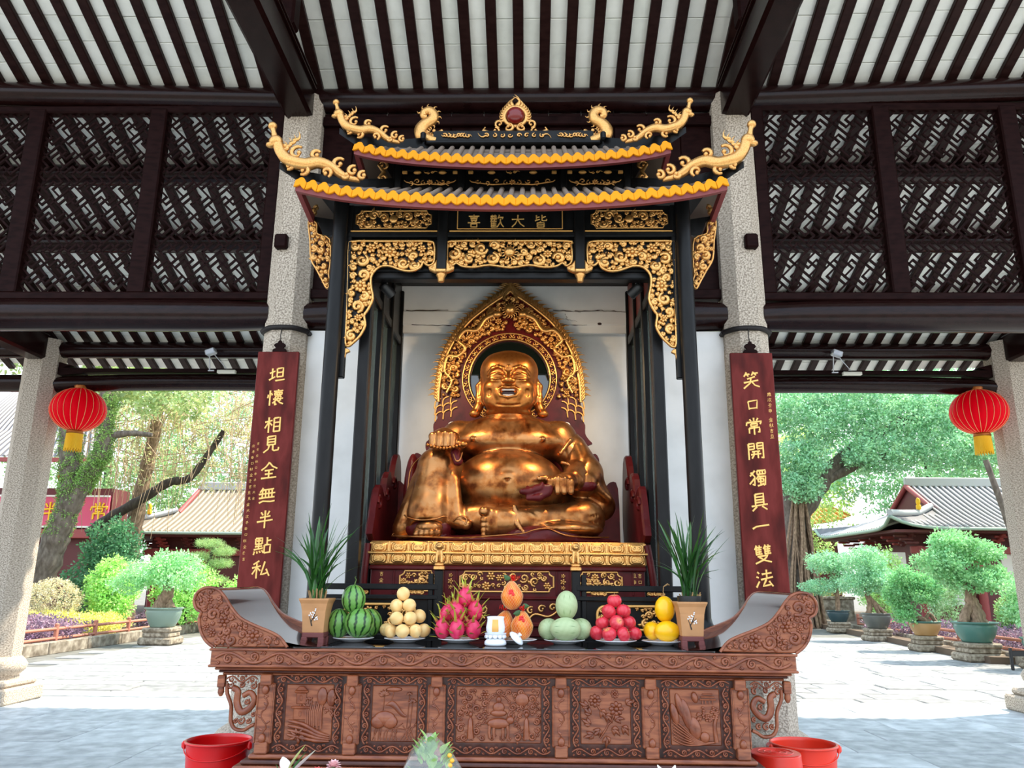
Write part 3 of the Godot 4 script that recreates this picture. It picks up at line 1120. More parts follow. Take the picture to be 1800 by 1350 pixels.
func roof_tier(sh: Node3D, top: bool) -> void:
	var X := 1.36 if not top else 1.09
	var zf := 1.85 if not top else 1.5
	var xi := 0.86 if not top else 0.62
	var zi := 1.25 if not top else 1.1
	var yi := 4.15 if not top else 4.575
	var zb := 0.2
	var ey := func(x: float) -> float: return eave_high(x) if top else eave_low(x)
	var per := 0.0735 if not top else 0.076
	var n := int(round(2 * X / per))
	per = 2 * X / n
	# fascia along the front and the sides
	var g := G.new()
	var rows := [PackedVector3Array(), PackedVector3Array(), PackedVector3Array(), PackedVector3Array()]
	for i in 41:
		var x := lerpf(-X, X, i / 40.0)
		var y: float = ey.call(x)
		rows[0].append(Vector3(x, y, zf - 0.03))
		rows[1].append(Vector3(x, y, zf))
		rows[2].append(Vector3(x, y + 0.055, zf))
		rows[3].append(Vector3(x, y + 0.055, zf - 0.03))
	for k in 4:
		g.grid([rows[k], rows[(k + 1) % 4]])
	for s in [-1, 1]:
		var r4 := [PackedVector3Array(), PackedVector3Array(), PackedVector3Array(), PackedVector3Array()]
		for i in 13:
			var f := i / 12.0
			var z := lerpf(zf - 0.0, zb, f)
			var y: float = ey.call(X) - (ey.call(X) - ey.call(0.0) - 0.02) * sin(minf(f * 1.5, 1.0) * PI / 2)
			r4[0].append(Vector3(s * (X - 0.03), y, z))
			r4[1].append(Vector3(s * X, y, z))
			r4[2].append(Vector3(s * X, y + 0.055, z))
			r4[3].append(Vector3(s * (X - 0.03), y + 0.055, z))
		for k in 4:
			g.grid([r4[k], r4[(k + 1) % 4]], false, false, s < 0)
	part(sh, "fascia", g, M.red_fascia)
	# roof surface: front and both sides
	g = G.new()
	var ra := PackedVector3Array()
	var rb := PackedVector3Array()
	for i in 31:
		var f := i / 30.0
		var x := lerpf(-X, X, f)
		ra.append(Vector3(x, ey.call(x) + 0.06, zf))
		rb.append(Vector3(lerpf(-xi, xi, f), yi, zi))
	g.grid([ra, rb])
	for s in [-1, 1]:
		g.quad(Vector3(s * X, ey.call(X) + 0.06, zf), Vector3(s * xi, yi, zi), Vector3(s * xi, yi, zb), Vector3(s * X, ey.call(0.4) + 0.06, zb))
	part(sh, "roof_slope", g, M.grey_tile)
	# underside
	g = G.new()
	var rc := PackedVector3Array()
	ra = PackedVector3Array()
	rb = PackedVector3Array()
	for i in 31:
		var x := lerpf(-X, X, i / 30.0)
		ra.append(Vector3(x, ey.call(x) + 0.02, zf - 0.02))
		rb.append(Vector3(x * 0.97, ey.call(0.0) + 0.235, zf - 0.27))
		rc.append(Vector3(x * 0.97, ey.call(0.0) + 0.245, zb))
	g.grid([ra, rb, rc], false, false, true)
	part(sh, "soffit", g, M.black_lacquer)
	# ribs and glazed eave tiles, one by one
	var ge := G.new()
	var poly := PackedVector2Array()
	var h := per / 2
	for i in 5:
		poly.append(Vector2(lerpf(-h, 0, i / 4.0), -0.022 - 0.020 * cos(i / 4.0 * PI / 2)))
	for i in range(1, 5):
		poly.append(Vector2(lerpf(0, h, i / 4.0), -0.022 - 0.020 * sin(i / 4.0 * PI / 2)))
	poly.append(Vector2(h, 0.004))
	for i in range(1, 8):
		var a := PI * i / 8.0
		poly.append(Vector2(cos(a) * h * 0.66, 0.006 + sin(a) * 0.026))
	poly.append(Vector2(-h, 0.004))
	ge.extrude(poly, -0.008, 0.008, 0.003)
	var em := ge.mesh()
	for i in n:
		var x := -X + (i + 0.5) * per
		var y: float = ey.call(x) + 0.065
		var sl := atan((ey.call(x + 0.02) - ey.call(x - 0.02)) / 0.04)
		partm(sh, "eave_tile", em, M.yellow_glaze, Transform3D(Basis(Vector3.BACK, sl), Vector3(x, y, zf + 0.008)))
		# the rib climbs until it meets the top edge or the hip
		var f := 1.0
		if absf(x) > xi:
			f = 1.0 - (absf(x) - xi) / (X - xi)
		if f < 0.06:
			continue
		var a := Vector3(x, y + 0.012, zf)
		var b := Vector3(x, lerpf(y, yi, f) + 0.012, lerpf(zf, zi, f))
		if absf(x) > xi * 0.98:
			b.x = x
		var gr := G.new()
		gr.tube([a, a.lerp(b, 0.5), b], 0.018, 8)
		part(sh, "roof_rib", gr, M.grey_tile)
	# hip ridges with their gilded dragons
	for s in [-1, 1]:
		g = G.new()
		var lo_f := PackedVector3Array()
		var hi_f := PackedVector3Array()
		var lo_b := PackedVector3Array()
		var hi_b := PackedVector3Array()
		for i in 13:
			var f := i / 12.0
			var ex := maxf(0.0, 0.14 - f) / 0.14
			var c := Vector3(s * (lerpf(X, xi, f) + 0.10 * ex), lerpf(ey.call(X) + 0.06, yi, f) + 0.06 * ex * ex - 0.03 * sin(f * PI), lerpf(zf + 0.012, zi + 0.03, f) + 0.03 * ex)
			var th := 0.035 + 0.05 * minf(f * 6.0, 1.0)
			var nb := Vector3(-s * 0.03, 0, -0.03)
			lo_f.append(c + Vector3(0, -0.01 + 0.02 * ex, 0))
			hi_f.append(c + Vector3(0, th + 0.02 * ex, 0))
			lo_b.append(c + nb + Vector3(0, -0.01 + 0.02 * ex, 0))
			hi_b.append(c + nb + Vector3(0, th + 0.02 * ex, 0))
		g.grid([lo_f, hi_f], false, false, s > 0)
		g.grid([hi_f, hi_b], false, false, s > 0)
		g.grid([lo_b, hi_b], false, false, s < 0)
		g.quad(lo_f[0], hi_f[0], hi_b[0], lo_b[0])
		part(sh, "hip_ridge", g, M.black_lacquer)
		g = G.new()
		dragon(g, s, X, ey.call(X), zf, top)
		part(sh, "ridge_dragon", g, M.gold_leaf)

func dragon(g: G, s: int, X: float, y: float, zf: float, top: bool) -> void:
	var k := 1.0 if not top else 0.8
	var o := Vector2(X + 0.02, y + 0.16)
	var z := zf + 0.03
	# body along the ridge: (outwards, up) from the corner
	var pth := [Vector2(-0.40, -0.03), Vector2(-0.30, -0.015), Vector2(-0.22, 0.035), Vector2(-0.14, 0.05), Vector2(-0.07, 0.02), Vector2(0.02, 0.03), Vector2(0.08, 0.09), Vector2(0.105, 0.15)]
	var pts := []
	for q in smooth_path(pth, 4):
		var w: Vector2 = o + q * k
		pts.append(Vector3(s * w.x, w.y, z - 0.35 * maxf(0.0, -q.x) * k))
	var rd := []
	for i in pts.size():
		var f := float(i) / (pts.size() - 1)
		rd.append(k * (0.016 + 0.028 * sin(minf(f * 1.15, 1.0) * PI * 0.75)))
	g.tube(pts, rd, 7, true, Vector3.BACK, 0.9)
	var at := func(q: Vector2) -> Vector2: return Vector2(s * (o.x + q.x * k), o.y + q.y * k)
	for q in [[-0.42, -0.005, 0.035, 2.0], [-0.36, 0.02, 0.04, 2.0], [-0.27, 0.055, 0.045, 2.4], [-0.2, -0.015, 0.038, -2.0], [-0.13, 0.095, 0.036, 2.6], [-0.02, 0.09, 0.05, 2.2], [-0.07, -0.02, 0.036, -1.0], [0.055, 0.13, 0.03, 0.5], [-0.32, -0.02, 0.03, 1.0], [0.02, 0.0, 0.03, -1.2]]:
		curl(g, at.call(Vector2(q[0], q[1])), q[2] * k, (q[3] if s > 0 else PI - q[3]), -5.5 * s, z - 0.3 * maxf(0.0, -q[0]) * k, 0.0145 * k)
	# head, jaw, knob, mane
	var hd: Vector2 = at.call(Vector2(0.12, 0.17))
	g.ball(Vector3(hd.x, hd.y, z), Vector3(0.046, 0.042, 0.036) * k, 9, 6)
	var jaw: Vector2 = at.call(Vector2(0.15, 0.145))
	g.ball(Vector3(jaw.x, jaw.y, z), Vector3(0.034, 0.02, 0.026) * k, 8, 5)
	var horn: Vector2 = at.call(Vector2(0.13, 0.2))
	var kn: Vector2 = at.call(Vector2(0.15, 0.28))
	g.tube([Vector3(horn.x, horn.y, z), Vector3(lerpf(horn.x, kn.x, 0.5), lerpf(horn.y, kn.y, 0.5), z), Vector3(kn.x, kn.y, z)], [0.022 * k, 0.016 * k, 0.02 * k], 7)
	g.ball(Vector3(kn.x, kn.y, z), Vector3(0.03, 0.028, 0.028) * k, 9, 6)
	for m in 4:
		var b: Vector2 = at.call(Vector2(0.07 - 0.02 * m, 0.10 + 0.025 * m))
		flame(g, b, (PI * 0.62 if s > 0 else PI * 0.38) + 0.15 * m * s, 0.075 * k, z, 0.016 * k, 0.6 * s)

func strokes(g: G, list: Array, c: Vector2, size: float, z: float, w := 0.042, lean := 0.0) -> void:
	for st in list:
		var pts := []
		for i in range(0, st.size(), 2):
			var q := Vector2(st[i] / 100.0 - 0.5, 0.5 - st[i + 1] / 100.0)
			q.y += q.x * lean
			pts.append(Vector3(c.x + q.x * size, c.y + q.y * size, z))
		# thicken the path with in-between points so that the brush can swell and thin
		var full := []
		for i in pts.size() - 1:
			for k in 3:
				full.append(pts[i].lerp(pts[i + 1], k / 3.0))
		full.append(pts[pts.size() - 1])
		var rd := []
		for i in full.size():
			var f := float(i) / (full.size() - 1)
			rd.append(size * w * (1.15 - 0.5 * sin(PI * clampf(f * 1.1, 0, 1)) * 0.5 - 0.55 * maxf(0.0, f - 0.6)))
		g.tube(full, rd, 6, true, Vector3.BACK, 0.45)

func build_shrine() -> void:
	var sh := thing("shrine", "black and gold canopied shrine with two tiers of yellow-edged roof", "shrine", Vector3(0, 0, 0.9))
	var g := G.new()
	g.box(Vector3(0, 0.555, 0.9), Vector3(2.44, 1.11, 1.5), 0.01)
	part(sh, "plinth", g, M.black_lacquer)
	for s in [-1, 1]:
		g = G.new()
		g.lathe([Vector2(0.0, 1.11), Vector2(0.1, 1.11), Vector2(0.1, 1.14), Vector2(0.075, 1.16), Vector2(0.085, 1.19), Vector2(0.06, 1.22), Vector2(0.052, 1.25), Vector2(0.05, 3.92), Vector2(0, 3.92)], 20, Vector3(1.135 * s, 0, 1.55))
		part(sh, "pillar", g, M.black_lacquer)
		# the glazed side of the cabinet
		for q in [[1.38, 0.085], [1.0, 0.05], [0.6, 0.05], [0.15, 0.08]]:
			g = G.new()
			g.box(Vector3(0.96 * s, 2.45, q[0]), Vector3(0.075, 2.7, q[1]), 0.008)
			part(sh, "post", g, M.black_lacquer)
		for y in [1.18, 3.36]:
			g = G.new()
			g.box(Vector3(0.96 * s, y, 0.77), Vector3(0.06, 0.07, 1.3), 0.008)
			part(sh, "rail", g, M.black_lacquer)
		for k in 3:
			g = G.new()
			var zz: Array = [[1.03, 1.34], [0.63, 0.97], [0.19, 0.57]][k]
			g.box(Vector3(0.965 * s, 2.27, (zz[0] + zz[1]) / 2), Vector3(0.006, 2.12, zz[1] - zz[0]))
			part(sh, "pane", g, M.pane_glass)
		g = G.new()
		g.box(Vector3(0.965 * s, 3.62, 0.77), Vector3(0.04, 0.46, 1.3), 0.004)
		part(sh, "side_panel", g, M.brown_panel if s > 0 else M.black_lacquer)
		# front post beside the pillar
		g = G.new()
		g.box(Vector3(1.085 * s, 3.3, 1.5), Vector3(0.05, 1.2, 0.05), 0.006)
		part(sh, "bracket_post", g, M.black_lacquer)
	g = G.new()
	g.box(Vector3(0, 3.87, 0.8), Vector3(2.0, 0.04, 1.4))
	part(sh, "inner_ceiling", g, M.black_lacquer)
	# lintels
	g = G.new()
	g.box(Vector3(0, 3.42, 1.42), Vector3(2.0, 0.05, 0.08), 0.008)
	g.box(Vector3(0, 3.455, 1.45), Vector3(2.0, 0.025, 0.05), 0.006)
	part(sh, "inner_lintel", g, M.black_lacquer)
	g = G.new()
	g.box(Vector3(0, 3.80, 1.49), Vector3(2.2, 0.2, 0.045), 0.004)
	part(sh, "frieze_board", g, M.black_lacquer)
	g = G.new()
	g.box(Vector3(0, 3.685, 1.505), Vector3(2.2, 0.035, 0.05), 0.006)
	part(sh, "moulding", g, M.black_lacquer)
	g = G.new()
	g.box(Vector3(0, 3.57, 1.465), Vector3(2.2, 0.22, 0.02))
	part(sh, "backing_board", g, M.black_lacquer)
	for q in [[-0.78, 0.58], [0, 0.82], [0.78, 0.58]]:
		g = G.new()
		g.box(Vector3(q[0], 3.706, 1.53), Vector3(q[1], 0.008, 0.008), 0.002)
		part(sh, "gold_fillet", g, M.gold_flat)
	# pendant posts with gilded ends
	for s in [-1, 1]:
		g = G.new()
		g.box(Vector3(0.455 * s, 3.64, 1.515), Vector3(0.07, 0.46, 0.05), 0.008)
		part(sh, "pendant_post", g, M.black_lacquer)
		g = G.new()
		g.box(Vector3(0.455 * s, 3.415, 1.53), Vector3(0.07, 0.025, 0.07), 0.006)
		g.lathe([Vector2(0, 3.345), Vector2(0.02, 3.345), Vector2(0.024, 3.37), Vector2(0.035, 3.39), Vector2(0.03, 3.405), Vector2(0, 3.405)], 8, Vector3(0.455 * s, 0, 1.53))
		for e in [-1, 1]:
			var pl := PackedVector2Array([Vector2(0.455 * s + e * 0.03, 3.5), Vector2(0.455 * s + e * 0.055, 3.465), Vector2(0.455 * s + e * 0.085, 3.45), Vector2(0.455 * s + e * 0.08, 3.43), Vector2(0.455 * s + e * 0.05, 3.415), Vector2(0.455 * s + e * 0.03, 3.41)])
			g.extrude(pl, 1.505, 1.54, 0.006)
			curl(g, Vector2(0.455 * s + e * 0.06, 3.445), 0.012, 0, 5, 1.542, 0.004)
		part(sh, "pendant_finial", g, M.gold_leaf)
	# carved panels of the frieze
	for s in [-1, 1]:
		var pl := notch_rect(-1.04, 3.733, -0.535, 3.858, 0.03)
		if s > 0:
			pl = mirror2(pl)
		g = G.new()
		border(g, pl, 1.518, 0.006)
		g.ball(Vector3(s * 0.787, 3.795, 1.525), Vector3(0.03, 0.03, 0.018), 10, 6)
		scrollwork(g, pl, 1.517, 0.036, 0.0105, 0.0105, 21, [[Vector2(s * 0.787, 3.795), 0.03]], 0.1, 0.8)
		part(sh, "frieze_carving", g, M.gold_leaf)
		# bracket that turns down beside the pillar
		var br := smooth_poly([Vector2(-1.06, 3.638), Vector2(-0.9, 3.64), Vector2(-0.7, 3.64), Vector2(-0.54, 3.638), Vector2(-0.508, 3.61), Vector2(-0.505, 3.53), Vector2(-0.512, 3.48), Vector2(-0.545, 3.467), Vector2(-0.57, 3.485), Vector2(-0.58, 3.50), Vector2(-0.595, 3.455), Vector2(-0.65, 3.428), Vector2(-0.72, 3.435), Vector2(-0.80, 3.463), Vector2(-0.87, 3.455), Vector2(-0.915, 3.40), Vector2(-0.917, 3.33), Vector2(-0.90, 3.235), Vector2(-0.93, 3.155), Vector2(-0.95, 3.12), Vector2(-0.94, 3.05), Vector2(-0.97, 2.98), Vector2(-1.01, 2.935), Vector2(-1.04, 2.91), Vector2(-1.063, 2.93), Vector2(-1.067, 3.1), Vector2(-1.075, 3.4), Vector2(-1.083, 3.6)], 3)
		if s > 0:
			br = mirror2(br)
		g = G.new()
		border(g, br, 1.515, 0.0095, 1.2)
		rosette(g, Vector2(-0.80 * -s, 3.56), 0.045, 1.52, 8)
		rosette(g, Vector2(-0.93 * -s, 3.59), 0.038, 1.52, 7)
		rosette(g, Vector2(-0.985 * -s, 3.32), 0.045, 1.52, 8)
		rosette(g, Vector2(-0.59 * -s, 3.585), 0.03, 1.52, 7)
		rosette(g, Vector2(-0.99 * -s, 3.1), 0.028, 1.52, 7)
		scrollwork(g, br, 1.512, 0.045, 0.0115, 0.0135, 31, [[Vector2(-0.80 * -s, 3.56), 0.04], [Vector2(-0.93 * -s, 3.59), 0.034], [Vector2(-0.985 * -s, 3.32), 0.04], [Vector2(-0.59 * -s, 3.585), 0.026], [Vector2(-0.99 * -s, 3.1), 0.024]], 0.0, 0.9, 2600)
		part(sh, "bracket_carving", g, M.gold_bright)
		g = G.new()
		g.extrude(br, 1.486, 1.497)
		part(sh, "bracket_backing", g, M.black_lacquer)
		g = G.new()
		var tail := smooth_poly([Vector2(-1.09, 2.92), Vector2(-1.075, 2.90), Vector2(-1.045, 2.895), Vector2(-1.03, 2.875), Vector2(-1.055, 2.86), Vector2(-1.06, 2.83), Vector2(-1.085, 2.80), Vector2(-1.105, 2.77), Vector2(-1.10, 2.85)], 3)
		if s > 0:
			tail = mirror2(tail)
		g.extrude(tail, 1.495, 1.515, 0.004)
		part(sh, "bracket_tail", g, M.gold_leaf)
		# outrigger bracket outside the pillar
		var ob := smooth_poly([Vector2(-1.365, 3.79), Vector2(-1.31, 3.775), Vector2(-1.30, 3.70), Vector2(-1.215, 3.66), Vector2(-1.20, 3.5), Vector2(-1.205, 3.41), Vector2(-1.195, 3.37), Vector2(-1.2, 3.32), Vector2(-1.215, 3.315), Vector2(-1.24, 3.36), Vector2(-1.285, 3.44), Vector2(-1.33, 3.52), Vector2(-1.345, 3.65)], 3)
		if s > 0:
			ob = mirror2(ob)
		g = G.new()
		border(g, ob, 1.5, 0.0075, 1.4)
		scrollwork(g, ob, 1.5, 0.034, 0.011, 0.012, 43, [], 0.1, 1.2)
		g.box(Vector3(-1.345 * -s, 3.905, 1.5), Vector3(0.07, 0.045, 0.06), 0.01)
		g.box(Vector3(-1.345 * -s, 3.86, 1.5), Vector3(0.055, 0.04, 0.05), 0.01)
		part(sh, "outrigger_carving", g, M.gold_leaf)
		g = G.new()
		g.extrude(PackedVector2Array([Vector2(s * 1.37, 3.835), Vector2(s * 1.16, 3.80), Vector2(s * 1.16, 3.70), Vector2(s * 1.26, 3.68), Vector2(s * 1.30, 3.79)]), 1.48, 1.5, 0.003)
		part(sh, "outrigger_arm", g, M.black_lacquer)
		# scroll beside the upper storey
		g = G.new()
		curl(g, Vector2(s * 0.925, 4.33), 0.04, 0.3 if s > 0 else PI - 0.3, 6.5 * s, 1.28, 0.012)
		curl(g, Vector2(s * 0.925, 4.235), 0.035, -0.3 if s > 0 else PI + 0.3, -6.5 * s, 1.28, 0.012)
		g.tube([Vector3(s * 0.96, 4.34, 1.28), Vector3(s * 0.92, 4.28, 1.28), Vector3(s * 0.95, 4.24, 1.28), Vector3(s * 0.9, 4.175, 1.28)], [0.012, 0.018, 0.016, 0.008], 6)
		part(sh, "side_scroll", g, M.gold_leaf)
	# middle carving with a pearl
	var mid := smooth_poly([Vector2(-0.39, 3.64), Vector2(0.0, 3.642), Vector2(0.37, 3.64), Vector2(0.40, 3.61), Vector2(0.402, 3.50), Vector2(0.37, 3.465), Vector2(0.34, 3.485), Vector2(0.30, 3.462), Vector2(0.22, 3.455), Vector2(0.12, 3.47), Vector2(0.0, 3.452), Vector2(-0.14, 3.47), Vector2(-0.24, 3.455), Vector2(-0.32, 3.462), Vector2(-0.36, 3.485), Vector2(-0.39, 3.465), Vector2(-0.42, 3.50), Vector2(-0.418, 3.61)], 3)
	g = G.new()
	border(g, mid, 1.515, 0.009, 1.2)
	scrollwork(g, mid, 1.512, 0.045, 0.0115, 0.0135, 57, [[Vector2(-0.008, 3.56), 0.055]], 0.12, 0.9, 2600)
	for k in 14:
		flame(g, Vector2(-0.008, 3.56) + Vector2.from_angle(TAU * k / 14) * 0.035, TAU * k / 14, 0.03, 1.515, 0.006)
	part(sh, "middle_carving", g, M.gold_bright)
	g = G.new()
	g.ball(Vector3(-0.008, 3.56, 1.525), Vector3(0.036, 0.036, 0.03), 16, 10)
	part(sh, "pearl", g, M.gold_bright)
	# name board: read from right to left
	g = G.new()
	g.box(Vector3(-0.008, 3.798, 1.515), Vector3(0.70, 0.15, 0.012), 0.003)
	var nb := part(sh, "name_board", g, M.black_lacquer)
	g = G.new()
	for q in [[-0.358, 3.798, 0.006, 0.15], [0.342, 3.798, 0.006, 0.15], [-0.008, 3.725, 0.70, 0.006], [-0.008, 3.871, 0.70, 0.006]]:
		g.box(Vector3(q[0], q[1], 1.523), Vector3(q[2], q[3], 0.008), 0.002)
	part(nb, "gilt_edge", g, M.gold_flat)
	var word := "喜歡大皆"
	for i in 4:
		g = G.new()
		strokes(g, GLYPH[word[i]], Vector2([-0.248, -0.094, 0.046, 0.197][i], 3.782), 0.098, 1.524, 0.05)
		part(nb, "character", g, M.letter_gold)
	# upper storey
	g = G.new()
	g.box(Vector3(0, 4.3, 0.72), Vector3(1.72, 0.34, 1.04), 0.006)
	part(sh, "upper_storey", g, M.black_lacquer)
	for x in [-0.82, -0.365, 0.365, 0.82]:
		g = G.new()
		g.box(Vector3(x, 4.28, 1.255), Vector3(0.05, 0.26, 0.04), 0.006)
		part(sh, "storey_post", g, M.black_lacquer)
	for q in [[-0.59, 0.17], [0.0, 0.29], [0.59, 0.17]]:
		g = G.new()
		var w: float = q[1]
		rosette(g, Vector2(q[0], 4.212), 0.024, 1.262, 7)
		for e in [-1, 1]:
			var nn := 3 if w < 0.2 else 4
			for k in nn:
				curl(g, Vector2(q[0] + e * (0.045 + (w - 0.06) * k / (nn - 0.6)), 4.212 + (0.006 if k % 2 else -0.006)), 0.021, PI / 2 * (1 + k), (5.0 if k % 2 else -5.0) * e, 1.262, 0.006)
			g.tube([Vector3(q[0], 4.2, 1.26), Vector3(q[0] + e * w * 0.5, 4.192, 1.26), Vector3(q[0] + e * w, 4.215, 1.26), Vector3(q[0] + e * (w + 0.015), 4.228, 1.26)], [0.006, 0.008, 0.006, 0.004], 5)
		part(sh, "garland", g, M.gold_leaf)
		for k in 5:
			g = G.new()
			var xx: float = q[0] + (k - 2) * (w + 0.015) / 2.05
			if k == 0 or k == 4:
				g.box(Vector3(xx, 4.281, 1.275), Vector3(0.035, 0.022, 0.02), 0.004)
			elif k == 2:
				for e in [-1, 1]:
					curl(g, Vector2(xx + e * 0.015, 4.281), 0.011, 0, 5.0 * e, 1.275, 0.004)
					flame(g, Vector2(xx + e * 0.02, 4.278), 0.5 if e > 0 else PI - 0.5, 0.035, 1.275, 0.005)
			else:
				g.ball(Vector3(xx, 4.281, 1.275), Vector3(0.03, 0.014, 0.014), 8, 5)
			part(sh, "gilt_boss", g, M.gold_flat)
	for q in [-0.59, 0.0, 0.59]:
		g = G.new()
		g.box(Vector3(q, 4.30, 1.27), Vector3(0.40 if q != 0.0 else 0.66, 0.012, 0.02), 0.002)
		part(sh, "storey_rail", g, M.black_lacquer)
	roof_tier(sh, false)
	roof_tier(sh, true)
	# top ridge
	g = G.new()
	g.box(Vector3(0.0, 4.65, 1.1), Vector3(1.20, 0.10, 0.10), 0.008)
	g.box(Vector3(0.0, 4.595, 1.1), Vector3(1.30, 0.03, 0.14), 0.008)
	part(sh, "top_ridge", g, M.black_lacquer)
	for q in [[-0.42, 0.10], [0.01, 0.24], [0.44, 0.10]]:
		g = G.new()
		for e in [-1, 1]:
			for k in 4:
				curl(g, Vector2(q[0] + e * q[1] * (0.14 + 0.24 * k), 4.652), 0.02, 0.8 * k, 5.0 * e, 1.155, 0.0065)
			flame(g, Vector2(q[0] + e * q[1] * 0.85, 4.652), 0.0 if e > 0 else PI, q[1] * 0.3, 1.155, 0.009)
		part(sh, "ridge_carving", g, M.gold_leaf)
	# gilded ridge fish
	for s in [-1, 1]:
		g = G.new()
		var body := smooth_path([Vector2(0.555, 4.62), Vector2(0.60, 4.635), Vector2(0.66, 4.665), Vector2(0.675, 4.72), Vector2(0.64, 4.77), Vector2(0.595, 4.80), Vector2(0.58, 4.845), Vector2(0.61, 4.885), Vector2(0.655, 4.87), Vector2(0.655, 4.835), Vector2(0.63, 4.83)], 4)
		var pts := []
		var rd := []
		for i in body.size():
			var f := float(i) / (body.size() - 1)
			pts.append(Vector3(s * body[i].x + (0.02 if s > 0 else -0.02), body[i].y, 1.12))
			rd.append(0.052 * sin(PI * clampf(0.25 + f * 0.55, 0, 1)) * (1.0 - 0.62 * f) + 0.008)
		g.tube(pts, rd, 9, true, Vector3.BACK, 0.8)
		for i in range(3, body.size() - 6, 2):
			var out: Vector3 = (pts[i + 1] - pts[i - 1]).cross(Vector3.BACK).normalized() * -s
			flame(g, Vector2(pts[i].x, pts[i].y) + Vector2(out.x, out.y) * rd[i] * 0.8, Vector2(out.x, out.y).angle(), 0.03, 1.12, 0.008)
		# open jaws
		g.tube([Vector3(s * 0.60, 4.66, 1.12), Vector3(s * 0.56, 4.685, 1.12), Vector3(s * 0.53, 4.715, 1.12)], [0.03, 0.022, 0.014], 7)
		g.tube([Vector3(s * 0.62, 4.62, 1.12), Vector3(s * 0.565, 4.615, 1.12), Vector3(s * 0.535, 4.625, 1.12)], [0.028, 0.018, 0.01], 7)
		g.ball(Vector3(s * 0.59, 4.70, 1.145), Vector3(0.014, 0.014, 0.01), 7, 5)
		part(sh, "ridge_fish", g, M.gold_leaf)
		g = G.new()
		g.box(Vector3(s * 0.66, 4.615, 1.2), Vector3(0.04, 0.07, 0.05), 0.012)
		part(sh, "ridge_stop", g, M.black_lacquer)
	# flaming pearl on the ridge
	g = G.new()
	var pc := Vector2(0.014, 4.845)
	for k in 19:
		var a := -0.35 + (PI + 0.7) * k / 18.0
		flame(g, pc + Vector2.from_angle(a) * 0.082, a + (0.25 if a < PI / 2 else -0.25), 0.045 + 0.065 * pow(sin(clampf(a, 0, PI)), 8), 1.1, 0.016, 0.5 if a > PI / 2 else -0.5)
	g.tube(arc(Vector3(pc.x, pc.y, 1.1), 0.082, 0, TAU, 28), 0.017, 6, false, Vector3.BACK, 0.8)
	for e in [-1, 1]:
		curl(g, pc + Vector2(e * 0.05, -0.10), 0.04, PI / 2, 6.0 * e, 1.11, 0.012)
		curl(g, pc + Vector2(e * 0.12, -0.06), 0.035, -PI / 2, 6.0 * e, 1.1, 0.01)
		curl(g, pc + Vector2(e * 0.15, -0.125), 0.035, PI / 2, 6.0 * e, 1.1, 0.01)
		g.tube([Vector3(pc.x + e * 0.03, pc.y - 0.15, 1.1), Vector3(pc.x + e * 0.12, pc.y - 0.145, 1.1), Vector3(pc.x + e * 0.19, pc.y - 0.14, 1.1), Vector3(pc.x + e * 0.24, pc.y - 0.115, 1.1), Vector3(pc.x + e * 0.225, pc.y - 0.09, 1.1)], [0.018, 0.014, 0.014, 0.012, 0.006], 6)
	part(sh, "pearl_flames", g, M.gold_leaf)
	g = G.new()
	g.ball(Vector3(pc.x, pc.y, 1.115), Vector3(0.068, 0.068, 0.05), 20, 14)
	part(sh, "ridge_pearl", g, M.red_ball)
	# spotlights inside the canopy
	for s in [-1, 1]:
		var o := thing("spotlight", "small black spotlight under the canopy at its %s inner corner" % ("left" if s < 0 else "right"), "spotlight", Vector3(0.84 * s, 3.42, 1.3), "canopy spotlights")
		var c := Vector3(0.84 * s, 3.36, 1.34)
		var aim := (Vector3(-0.03, 2.6, 0.7) - c).normalized()
		var rot := Basis.looking_at(aim)
		g = G.new()
		g.t = Transform3D(rot * Basis(Vector3.RIGHT, -PI / 2), c)
		g.lathe([Vector2(0, -0.05), Vector2(0.03, -0.05), Vector2(0.035, -0.03), Vector2(0.035, 0.05), Vector2(0.03, 0.05), Vector2(0.027, 0.035), Vector2(0, 0.035)], 14)
		part(o, "can", g, M.near_black)
		g = G.new()
		g.t = Transform3D(rot * Basis(Vector3.RIGHT, -PI / 2), c)
		g.lathe([Vector2(0.026, 0.04), Vector2(0.0, 0.042)], 14)
		part(o, "lamp_lens", g, M.lamp_glow)
		g = G.new()
		g.tube([c, c + Vector3(0, 0.06, 0.05)], 0.008, 6)
		part(o, "stem", g, M.near_black)
		var sp := SpotLight3D.new()
		sp.name = "lamp_beam"
		o.add_child(sp)
		sp.global_transform = Transform3D(rot, c + aim * 0.06)
		sp.light_color = Color(1.0, 0.86, 0.66)
		sp.light_energy = SPOT
		sp.spot_angle = 55.0
		sp.spot_angle_attenuation = 0.8
		sp.light_size = 0.06
		sp.spot_range = 12.0
		sp.shadow_enabled = true

const SPOT := 0.7

